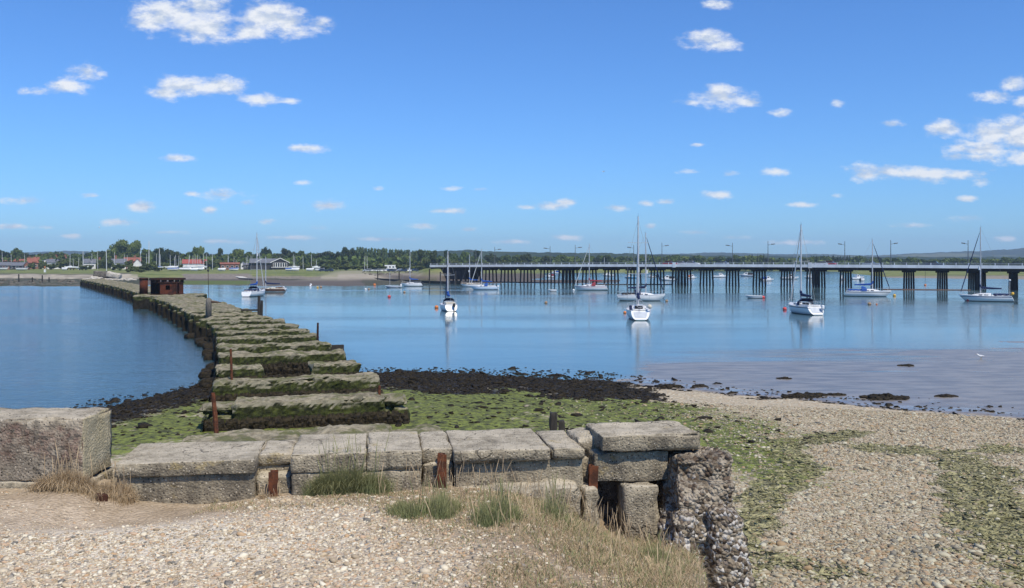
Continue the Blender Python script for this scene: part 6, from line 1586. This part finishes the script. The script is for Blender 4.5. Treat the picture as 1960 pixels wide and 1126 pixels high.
T_ = [ # kind px ytop width Y label
 ('light',226,459,54,600,'biggest pale green tree on the far shore, left one of the tall pair',0),('light',256,459.5,34,630,'tall pale green tree close right of the biggest one',1),
 ('dark',201,475,26,620,'dark tree just left of the biggest pale green tree',None),('oak',183,480,26,640,'green tree two left of the biggest pale tree',None),('oak',283,475,28,600,'green tree between the tall pale pair and the dark domed tree',None),
 ('dark',309,472.5,30,560,'dark domed evergreen left half of the wide dark clump',None),('dark',328,475,34,565,'dark domed evergreen right half of the wide dark clump',None),('oak',346,485,22,600,'low green tree right of the wide dark clump',None),
 ('oak',374,473,24,590,'tree with a knob of foliage on its right above the boat shed',None),('light',386,470,12,592,'small round crown poking up right above the boat shed',None),
 ('dark',8,478,30,640,'dark tree at the far left edge',None),('oak',27,474,22,650,'tall thin-topped tree near the left edge',None),('oak',38,476,24,640,'thin-topped tree second from the left edge tall pair',None),('dark',48,483,20,620,'dark low tree right of the thin-topped pair',None),
 ('dark',66,482.5,18,640,'small dark tree over the long red roof',None),('dark',83,483.5,22,640,'small dark tree over the first pale chimney',None),('oak',110,481.5,30,650,'wide green tree behind the right end of the long red roof',None),('oak',145,485,22,640,'green tree behind the laid-up yacht at left',None),('dark',166,483,26,650,'dark tree behind the grey slate cottage',None),
 ('oak',408,486,26,600,'green tree above the brick store left end',None),('light',430,486,24,610,'pale green tree above the brick store',None),('light',456,475,30,600,'broad pale green tree left of the clubhouse',None),('oak',478,482,24,620,'green tree above the low dark shed',None),('dark',497,480,22,640,'dark tree behind the clubhouse left end',None),
 ('dark',508,471,24,640,'tall dark tree behind the clubhouse',None),('light',514,484,18,560,'small light green tree above the clubhouse roof',None),('dark',532,481,26,640,'dark tree behind the glazed gable',None),('dark',549,474,28,650,'dark pointed tree right of the glazed gable',None),('oak',575,480,24,650,'green tree behind the masts right of the clubhouse',None),
 ('oak',597,484,22,650,'round green tree behind the rightmost shore mast',None),('dark',628,476,32,640,'large dark domed tree left of the pine pair',None),('dark',612,483,22,640,'dark tree at left of the large dark dome',None),('dark',652,480,26,640,'dark tree below the small pine',None),('dark',672,473,26,645,'tall dark tree with round top left of the poplars',None),('pine',659,474,14,640,'small flat-topped pine beside the tall round-topped dark tree',None),
 ('pine',421,476,11,560,'slim bare-stemmed pine with a tuft on top behind the brick store',None),
 ('pine',806,478,14,560,'flat-topped pine at the right end of the poplars',None),('dark',829,477.5,20,560,'round dark tree right above the bridge end',None),('pine',854,480,12,600,'slim pine just right of the yacht seen from astern',None),('oak',866,484,26,600,'green tree behind the first bridge spans',None),('oak',889,482,26,640,'bushy tree behind the left lamp column on the bridge',None),('pine',911,479,16,640,'dark pine behind the two small yachts masts',None),
 ('dark',940,484,28,650,'dark wide tree right of the two small yachts masts',None),('oak',968,488,24,660,'green tree behind the bridge left of the pair of lamps',None),('dark',1007,483,24,640,'dark round tree behind the bridge left of the pair of lamps',None),('oak',987,488,22,650,'lighter tree left of the dark round one behind the bridge',None),('dark',1045,488,24,640,'dark tree under the left lamp of the pair',None),('dark',1141,491,20,640,'dark tree right of the red-covered yacht mast',None),('dark',1160,488,18,650,'dark round tree left of the tall masts',None)]
for kind, px, yt, w, Y, lab, bg_ in T_:
    tree(kind, px, yt, w, Y, lab, None, True, BIG[bg_] if bg_ is not None else None)
for i in range(27):
    tree('poplar', 684 + i * 5.6 + tr_rng.uniform(-1, 1), 477 + i * 0.22 + tr_rng.uniform(-1.2, 1.5), 9.5, 620 + tr_rng.uniform(-6, 6), 'slender poplar in the long even row left of the bridge', 'row of poplars left of the bridge', False)
for i, (a, b, n, y0, y1, Ya) in enumerate(((860, 1180, 20, 487, 492, 700), (1180, 1460, 24, 487.5, 492, 720), (1460, 1700, 20, 490, 494, 740), (1700, 2000, 24, 492, 497, 700))):
    seg = ['behind the west spans of the bridge', 'behind the middle spans of the bridge', 'behind the spans left of the blue-covered yacht', 'behind the right-hand spans under the hills'][i]
    for j in range(n):
        px = a + (b - a) * (j + tr_rng.random()) / n
        kd = tr_rng.choice(['oak', 'dark', 'oak', 'light', 'oak'])
        tree(kd, px, tr_rng.uniform(y0, y1), tr_rng.uniform(18, 28), Ya + tr_rng.uniform(-25, 40), ('dark' if kd == 'dark' else 'pale green' if kd == 'light' else 'green') + ' rounded tree in the belt ' + seg, 'tree belt ' + seg, False)
for px, yt, w in [(1439.5, 487.5, 6), (1450, 488.5, 5), (1454.8, 488.5, 5), (1462, 487.5, 8)]:
    tree('conifer', px, yt, w, 700, {1439.5: 'pointed conifer, leftmost of four above the bridge beside the right lamp', 1450: 'slim pointed conifer, second of four beside the right lamp', 1454.8: 'slim pointed conifer, third of four beside the right lamp', 1462: 'widest pointed conifer, right of four beside the lamp'}[px], 'four pointed conifers', False)
for j in range(16):
    tree('conifer', 1555 + j * 6 + tr_rng.uniform(-2, 2), 489.5 + tr_rng.uniform(-1, 2.5), tr_rng.uniform(5, 9), 740, 'pointed conifer in the dark row behind the right navigation board', 'conifer row behind the right navigation board', False)
BU = [(8,503,16,545),(60,503,18,520),(80,502,20,520),(97,504,22,510),(114,501,24,520),(126,495,30,525),(148,494,24,530),(160,507,16,480),(172,506,16,500),(204,494,26,530),(193,500,18,535),(222,506,20,480),(232,504,22,470),(246,497,20,520),(249,503,14,455),(262,509,20,440),(275,507,24,440),(288,502,26,450),(300,511,22,430),(248,513,24,400),(270,514,24,395),(314,500,16,540),(322,503,14,520),(345,506,12,500),(412,494,24,550),(430,497,22,560),(445,496,22,560),(398,499,18,550),
      (590,507,14,470),(622,508,20,470),(640,505,20,480),(655,507,22,480),(668,506,22,470),(682,508,22,470),(697,507,22,480),(715,505,24,480),(733,508,20,470),(760,504,22,480),(776,505,20,475),(790,508,18,470),(805,507,20,470),(640,494,24,560),(660,496,22,560),(618,496,22,560),(600,498,20,560),(578,500,18,560),(700,495,22,590),(735,497,22,580),(770,494,22,590),(800,493,24,570),(820,494,22,570),(842,494,26,570),(870,496,26,580),(900,497,26,580),(930,498,26,580),(960,497,26,590),(990,498,26,590),(1020,498,28,590),(1070,498,28,600),(1100,498,26,600),(1125,498,26,600),(760,487,24,600),(780,486,20,600)]
for px, yt, w, Y in BU:
    seg = 'about the houses at far left' if px < 195 else 'on the bank between the white gable and the grass' if px < 320 else 'around the boat shed and brick store' if px < 480 else 'along the shore right of the clubhouse' if px < 690 else 'above the row of parked cars' if px < 830 else 'behind the west spans of the bridge'
    tree('bush', px, yt, w, Y, 'rough green bush ' + seg, 'bushes ' + seg, False)
for j in range(46):
    px = -10 + 700 * (j + tr_rng.random()) / 46
    kd = tr_rng.choice(['oak', 'dark', 'oak', 'light'])
    tree(kd, px, tr_rng.uniform(480, 488), tr_rng.uniform(20, 30), 700 + tr_rng.uniform(-15, 25), ('dark' if kd == 'dark' else 'pale green' if kd == 'light' else 'green') + ' tree in the continuous belt behind the houses and boatyard', 'tree belt behind the houses and boatyard', False)
# undergrowth that reads as one mass under the trees
r = np.random.default_rng(77)
n = 15000
px = r.uniform(-60, 2020, n); Y = np.where(px < 850, r.uniform(560, 690, n), r.uniform(690, 800, n)) ; X = (px - CX) / FPX * Y
hgt = np.where(px < 850, 7.0, 6.0) * r.random(n) ** 0.8 * (0.5 + fbm(px * 0.05, Y * 0.02, 3, 91))
Z = far_z(X, Y)[0] + hgt
P = np.stack([X, Y, Z], 1); d = r.normal(size=(n, 3)); d /= np.linalg.norm(d, axis=1)[:, None]; t1 = np.cross(d, r.normal(size=(n, 3))); t1 /= np.linalg.norm(t1, axis=1)[:, None]; t2 = np.cross(d, t1); s_ = r.uniform(0.8, 1.9, n)[:, None]
LV = np.stack([P + t1 * s_, P + t2 * s_, P - t1 * s_, P - t2 * s_], 1).reshape(-1, 3); q = np.arange(n) * 4
tag(link('undergrowth', np_mesh('undergrowth', LV, np.stack([q, q + 1, q + 2, q + 3], 1)), M['leaf_oak']), 'dense scrub and hedges filling the ground under the far trees', 'undergrowth', None, 'stuff')

# ------------------------------------------------------------------ loose stones, weed and grass near the camera
phi_ = (1 + 5 ** 0.5) / 2
ICO = np.array([(-1, phi_, 0), (1, phi_, 0), (-1, -phi_, 0), (1, -phi_, 0), (0, -1, phi_), (0, 1, phi_), (0, -1, -phi_), (0, 1, -phi_), (phi_, 0, -1), (phi_, 0, 1), (-phi_, 0, -1), (-phi_, 0, 1)]) / math.sqrt(1 + phi_ * phi_)
ICF = np.array([(0,11,5),(0,5,1),(0,1,7),(0,7,10),(0,10,11),(1,5,9),(5,11,4),(11,10,2),(10,7,6),(7,1,8),(3,9,4),(3,4,2),(3,2,6),(3,6,8),(3,8,9),(4,9,5),(2,4,11),(6,2,10),(8,6,7),(9,8,1)])
def scatter(name, X, Y, Z, size, mat, lab, cat, flat=0.55, seed=1, jit=0.25, smooth=True, elong=0.5):
    r = np.random.default_rng(seed); n = len(X)
    B = ICO[None] * (1 + jit * (r.random((n, 12, 1)) - 0.5) * 2)
    sc = np.stack([size * (1 + elong * r.random(n)), size, size * flat * r.uniform(0.7, 1.2, n)], 1)
    B = B * sc[:, None, :]
    a = r.uniform(0, 6.28, n); ca, sa = np.cos(a), np.sin(a)
    tl = r.uniform(-0.35, 0.35, (n, 2))
    bx = B[..., 0] * ca[:, None] - B[..., 1] * sa[:, None]; by = B[..., 0] * sa[:, None] + B[..., 1] * ca[:, None]
    bz_ = B[..., 2] + bx * tl[:, :1] + by * tl[:, 1:]
    V = np.stack([bx + X[:, None], by + Y[:, None], bz_ + Z[:, None]], -1).reshape(-1, 3)
    F = (ICF[None] + (np.arange(n) * 12)[:, None, None]).reshape(-1, 3)
    me = np_mesh(name, V, F); attr(me, 'tone', np.repeat(r.random(n), 12))
    return tag(link(name, me, mat, None, smooth), lab, cat, None, 'stuff')
r = np.random.default_rng(21)
# bank shingle
n = 62000
X = r.uniform(-5.2, 1.7, n); Y = 4.6 + 4.6 * r.random(n) ** 1.15
Z, s, m = near_z(X, Y); A = near_attrs(X, Y, Z, s, m)
keep = (m > 0.9) & (r.random(n) < np.clip(1.0 - 0.66 * A['grassy'] - 0.62 * A['sand'], 0.05, 1)) & (Y < wall_y(X) - 0.02)
X, Y, Z, pal, snd = X[keep], Y[keep], Z[keep], A['pale'][keep], A['sand'][keep]
sz = np.clip(r.lognormal(math.log(0.0084), 0.45, len(X)), 0.0045, 0.034) * (1 - 0.45 * snd)
scatter('shingle', X, Y, Z + sz * 0.12, sz, M['peb'], 'loose pale flint shingle covering the bank in front of the wall', 'shingle', 0.6, 5)
# beach shingle
n = 170000
Y = 11.5 + 27 * r.random(n) ** 1.25; X = r.uniform(1.0, 1.0, n) + (Y * 0.66 - 1.0) * r.random(n)
Z, s, m = near_z(X, Y); A = near_attrs(X, Y, Z, s, m)
pr = np.clip(1.0 - 0.95 * A['strand'] - 0.9 * A['weed'] - 0.75 * A['algae'], 0.04, 1) * (s > 0.7) * (m < 0.1)
keep = r.random(n) < pr
X, Y, Z = X[keep], Y[keep], Z[keep]
sz = np.clip(r.lognormal(math.log(0.0165), 0.54, len(X)), 0.007, 0.085) * (0.55 + 0.95 * fbm(X * 0.35, Y * 0.8, 3, 66))
M['peb_beach'] = pebble_mat('beach_stone', (0.71, 0.725, 0.68))
scatter('shingle', X, Y, Z + sz * 0.1, sz, M['peb_beach'], 'loose shells and stones covering the lower beach right of the wall', 'shingle', 0.55, 6)
# bladder wrack clumps
n = 150000
Y = r.uniform(26, 55, n); X = r.uniform(-20, 30, n)
Z, s, m = near_z(X, Y); A = near_attrs(X, Y, Z, s, m)
ok = (r.random(n) < 0.62 * np.where(A['weed'] > 0.30, A['weed'] ** 1.3, 0.0) + 0.03 * (A['algae'] > 0.2)) & (s > -5) & (np.where(s < 0, r.random(n) < np.where(X > 4, 0.30, 0.35 * np.exp(s / 2.2)), True)) & (m < 0.1)
X1, Y1, Z1 = X[ok], Y[ok], np.maximum(Z[ok], 0.0)
sz = np.clip(r.lognormal(math.log(0.06), 0.5, len(X1)), 0.02, 0.26)
scatter('seaweed', X1, Y1, Z1, sz, M['weed'], 'dark brown bladder wrack lying over the foreshore', 'seaweed', 0.38, 7, 0.5, False)
ok = (r.random(n) < 0.25 * A['algae']) & (s > 2) & (m < 0.1)
X1, Y1, Z1 = X[ok], Y[ok], Z[ok]
sz = np.clip(r.lognormal(math.log(0.022), 0.45, len(X1)), 0.010, 0.06)
scatter('green_algae', X1, Y1, Z1 - 0.01, sz, M['moss'], 'bright green weed carpeting the mud behind the wall', 'green weed', 0.16, 8, 0.5, False)
# strand-line weed on the shingle
n = 120000
Y = 11.5 + 27 * r.random(n) ** 1.3; X = 1.0 + (Y * 0.66 - 1.0) * r.random(n)
Z, s, m = near_z(X, Y); A = near_attrs(X, Y, Z, s, m)
ok = (r.random(n) < np.clip(A['strand'] - 0.30, 0, 1) * 0.9) & (m < 0.1) & (s > 0.5)
X1, Y1, Z1 = X[ok], Y[ok], Z[ok]
M['strand'] = simple('dried_weed', (0.20, 0.185, 0.085), (0.38, 0.345, 0.18), 2.5, 0.95, 0.3, 0.02, 0.02)
M['strand_dark'] = simple('damp_weed', (0.025, 0.026, 0.015), (0.085, 0.088, 0.045), 4, 0.8, 0.3, 0.02, 0.25)
h_ = r.random(len(X1)) < 0.88
sz = np.clip(r.lognormal(math.log(0.019), 0.5, len(X1)), 0.008, 0.07)
scatter('strand_weed', X1[h_], Y1[h_], Z1[h_] + 0.01, sz[h_], M['strand'], 'grey-green dried weed in curving strand lines on the beach', 'strand weed', 0.14, 9, 0.5, False, 3.0)
scatter('strand_weed', X1[~h_], Y1[~h_], Z1[~h_] + 0.01, sz[~h_], M['strand_dark'], 'dark damp weed edging the strand lines on the beach', 'strand weed', 0.14, 10, 0.5, False, 3.0)
# weed tufts standing out of the wet mud
for i, (px, py, wd) in enumerate([(1690, 763, 1.1), (1530, 760, 0.9), (1280, 741, 0.7), (1560, 757, 0.5), (1600, 757, 0.4), (1065, 719, 0.5), (1150, 731, 0.6), (1185, 735, 0.6), (1340, 740, 0.35), (1500, 725, 0.35), (1735, 700, 0.5), (1810, 760, 0.4), (1000, 716, 0.4)]):
    x, y = gpos(px, py, 0.02)
    mb = MB(); rr_ = random.Random(i)
    for q in range(int(60 * wd) + 14):
        a = rr_.uniform(0, 6.28); d_ = math.sqrt(rr_.random()); s_ = rr_.uniform(0.05, 0.16) * (0.6 + 0.5 * wd)
        c_ = (wd * d_ * math.cos(a), wd * 0.55 * d_ * math.sin(a), 0.20 * wd * (1 - d_) * rr_.random()); a2 = rr_.uniform(0, 6.28)
        pv_ = []
        for v in ICO:
            k2 = rr_.uniform(0.6, 1.4); px2, py2 = v[0] * s_ * 1.9 * k2, v[1] * s_ * k2
            pv_.append((c_[0] + px2 * math.cos(a2) - py2 * math.sin(a2), c_[1] + px2 * math.sin(a2) + py2 * math.cos(a2), c_[2] + v[2] * s_ * 0.55 * k2))
        mb.add(pv_, [tuple(f) for f in ICF])
    o = mb.build('seaweed_clump', M['weed'], None, False); o.location = (x, y, max(0, nz1(x, y)))
    tag(o, 'largest dark weed clump standing out of the wet mud' if i == 0 else 'dark weed clump lying on the wet mud at the water edge', 'seaweed clump', 'weed clumps on the wet mud')

# grasses
def grass_mat(name, dark, light, tip):
    n = NT(name)
    t_ = n.attr('tone'); h = n.attr('tip')
    col = n.mix(t_, dark, light); col = n.mix(n.math('MULTIPLY', h, 0.6), col, tip)
    n.done(col, 0.75, None, 0.2)
    return n.m
M['grass_dry'] = grass_mat('dry_grass', (0.24, 0.165, 0.085), (0.48, 0.36, 0.205), (0.52, 0.39, 0.25))
M['grass_green'] = grass_mat('green_grass', (0.07, 0.105, 0.04), (0.20, 0.235, 0.095), (0.33, 0.29, 0.14))
def blades(name, X, Y, Z, L, w, mat, parent=None, lean=0.35, seed=0, seed_head=0.0, curl=0.5, out=None):
    r = np.random.default_rng(seed); n = len(X)
    a = r.uniform(0, 6.28, n); ln = lean * (0.3 + r.random(n))
    dx, dy = np.cos(a) * ln, np.sin(a) * ln
    if out is not None: dx = dx * 0.5 + out[0]; dy = dy * 0.5 + out[1]
    sa = r.uniform(0, 6.28, n); sx_, sy_ = np.cos(sa), np.sin(sa) * 0.5
    sh = (r.random(n) < seed_head)
    vs, tips = [], []
    for k_, (f, ww) in enumerate(((0, 1.0), (0.35, 0.9), (0.7, 0.62), (0.86, 0.5), (1.0, 0.05))):
        bend = f ** (1 + curl)
        wk = w * np.where(sh & (f > 0.65) & (f < 0.95), 1.9, np.where(sh, 0.55, ww))
        px_ = X + dx * L * bend; py_ = Y + dy * L * bend; pz_ = Z + L * f * np.sqrt(np.maximum(0.1, 1 - (ln * f) ** 2))
        vs.append(np.stack([px_ - sx_ * wk, py_ - sy_ * wk, pz_], 1)); vs.append(np.stack([px_ + sx_ * wk, py_ + sy_ * wk, pz_], 1)); tips += [np.full(n, f)] * 2
    V = np.stack(vs, 1).reshape(-1, 3); T2 = np.stack(tips, 1).reshape(-1)
    b = (np.arange(n) * 10)[:, None]
    F = np.concatenate([np.stack([b[:, 0] + 2 * k_, b[:, 0] + 2 * k_ + 1, b[:, 0] + 2 * k_ + 3, b[:, 0] + 2 * k_ + 2], 1) for k_ in range(4)])
    me = np_mesh(name, V, F); attr(me, 'tone', np.repeat(r.random(n), 10)); attr(me, 'tip', T2)
    return link(name, me, mat, parent)
def bank_pt(px, py):
    z = 4.2
    for _ in range(6):
        x, y = gpos(px, py, z); z = nz1(x, y)
    return x, y, z
def tuft(pxa, pxb, pyb, hpx, nb, ns, lab, mat='grass_green', smat='grass_green', sd=1, name='grass_tuft', rad_y=0.16, lean=0.5):
    x, y, z = bank_pt((pxa + pxb) / 2, pyb); y += rad_y * 0.6; wx = (pxb - pxa) / 2 / FPX * y * 0.9; hh = hpx / FPX * y
    r0 = empty(name, (x, y, z)); tag(r0, lab, 'grass tuft')
    r = np.random.default_rng(sd)
    cen = np.stack([r.uniform(-1, 1, 9), r.uniform(-1, 1, 9)], 1)
    def pts(n, k_=1.0):
        c_ = r.integers(0, len(cen), n)
        xx = cen[c_, 0] * wx * 0.8 * k_ + r.normal(0, 0.20, n) * wx; yy = cen[c_, 1] * rad_y + r.normal(0, 0.4, n) * rad_y
        yy = np.minimum(yy, wall_y(x + xx) - 0.03 - y)
        return xx, yy, near_z(x + xx, y + yy)[0] - z - 0.01
    xx, yy, zz = pts(nb); blades('leaves', xx, yy, zz, hh * 0.50 * r.uniform(0.25, 1.1, nb) * (1 - 0.45 * np.clip(np.abs(xx) / max(wx, .05), 0, 1)) * 1.15, 0.0022, M[mat], r0, lean * 1.5, sd, 0, 1.0, (xx / max(wx, .1) * 0.25, yy * 0.5))
    xx, yy, zz = pts(ns, 0.9); blades('stems', xx, yy, zz, hh * r.uniform(0.5, 1.05, ns), 0.0019, M[smat], r0, 0.18, sd + 1, 0.85, 0.4)
tuft(600, 745, 944, 120, 5200, 60, 'tall green grass tuft with upright seed stems against the middle of the wall', sd=11)
tuft(742, 880, 986, 74, 4200, 34, 'green grass tuft in front of the rusty rail, lower than the one at the wall', sd=13)
tuft(900, 1010, 1002, 86, 2800, 44, 'green grass tuft mixed with dry stems right of the lower tuft', sd=15)
tuft(1030, 1100, 995, 90, 700, 36, 'thin tuft of tall green stems near the right footing of the wall', sd=17)
tuft(1225, 1290, 1076, 74, 1500, 14, 'fresh green grass tuft at the foot of the broken wall end', sd=19)
tuft(70, 190, 935, 92, 4600, 26, 'straw-coloured grass tuft at the foot of the left concrete block', 'grass_dry', 'grass_dry', 21, 'dry_grass_tuft', 0.2, 0.6)
tuft(182, 262, 956, 84, 3000, 10, 'straw-coloured grass tuft hanging beside the left block corner', 'grass_dry', 'grass_dry', 23, 'dry_grass_tuft', 0.2, 0.7)
tuft(500, 548, 945, 34, 160, 20, 'small dry tuft at the foot of the left rusty rail', 'grass_dry', 'grass_dry', 25, 'dry_grass_tuft', 0.08)
# loose dry grass over the right of the bank
r = np.random.default_rng(31)
n = 120000
X = r.uniform(-3.0, 1.9, n); Y = r.uniform(4.8, 9.6, n)
Z, s, m = near_z(X, Y); A = near_attrs(X, Y, Z, s, m)
cl = fbm(X * 2.2, Y * 2.2, 3, 55)
ok = (m > 0.06) & (r.random(n) < np.maximum(A['grassy'], (m < 0.98) * (X > 0.3) * 1.6) * np.clip((cl - 0.30) * 2.6, 0.05, 1)) & (Y < wall_y(X) - 0.05)
X1, Y1, Z1 = X[ok], Y[ok], Z[ok]
L = r.uniform(0.02, 0.125, len(X1)) * (0.5 + 0.7 * sstep(-0.4, 1.0, X1))
o = blades('dry_grass', X1, Y1, Z1 - 0.005, L, 0.0018, M['grass_dry'], None, 1.3, 41, 0.08, 0.7); tag(o, 'thin straw-coloured grass growing over the right side of the bank', 'dry grass', None, 'stuff')
g = r.random(len(X1)) < 0.30
o = blades('short_grass', X1[g] + 0.01, Y1[g], Z1[g] - 0.005, L[g] * 0.95, 0.0026, M['grass_green'], None, 0.7, 43, 0.05, 0.5); tag(o, 'sparse green grass among the dry grass of the bank', 'grass', None, 'stuff')
X1 = r.uniform(-1.3, 1.45, 420); Y1 = r.uniform(6.2, 9.3, 420); Z1, s, m = near_z(X1, Y1); A = near_attrs(X1, Y1, Z1, s, m); ok = (m > 0.6) & (r.random(420) < A['grassy']) & (Y1 < wall_y(X1) - 0.06)
o = blades('dry_stems', X1[ok], Y1[ok], Z1[ok], r.uniform(0.16, 0.42, ok.sum()), 0.0016, M['grass_dry'], None, 0.3, 45, 0.8, 0.4); tag(o, 'tall thin dry seed stems standing before the right half of the wall', 'dry grass', None, 'stuff')
# larger single stones
for i, (px, py, sz_, mat, lab) in enumerate([(193, 957, 0.055, 'rust_dark', 'lump of rusty brick lying on the sand left of the gravel ridge')]):
    x, y, z = bank_pt(px, py); mb = MB(); mb.add(*rough_block(-sz_, sz_, -sz_ * 0.7, sz_ * 0.7, -0.02, sz_ * 1.1, step=0.03, rad=0.015, amp=0.012, freq=9, seed=i)); o = mb.build('stone_lump', M[mat], None, True); o.location = (x, y, z); o.rotation_euler = (0.1, 0.2, 0.7); tag(o, lab, 'stone')

# ------------------------------------------------------------------ haze
hz = NT('haze_air')
hz.t.nodes.remove(hz.b)
pv = hz.t.nodes.new('ShaderNodeVolumePrincipled')
pv.inputs['Color'].default_value = (0.58, 0.77, 1.0, 1); pv.inputs['Density'].default_value = 0.00016
pv.inputs['Anisotropy'].default_value = 0.0
hz.l(pv.outputs[0], hz.out.inputs['Volume'])
mb = MB(); mb.box(-3600, 3600, -60, 5400, -6, 150)
ho = mb.build('haze', hz.m, None); tag(ho, 'pale summer haze over the harbour', 'haze', None, 'stuff')
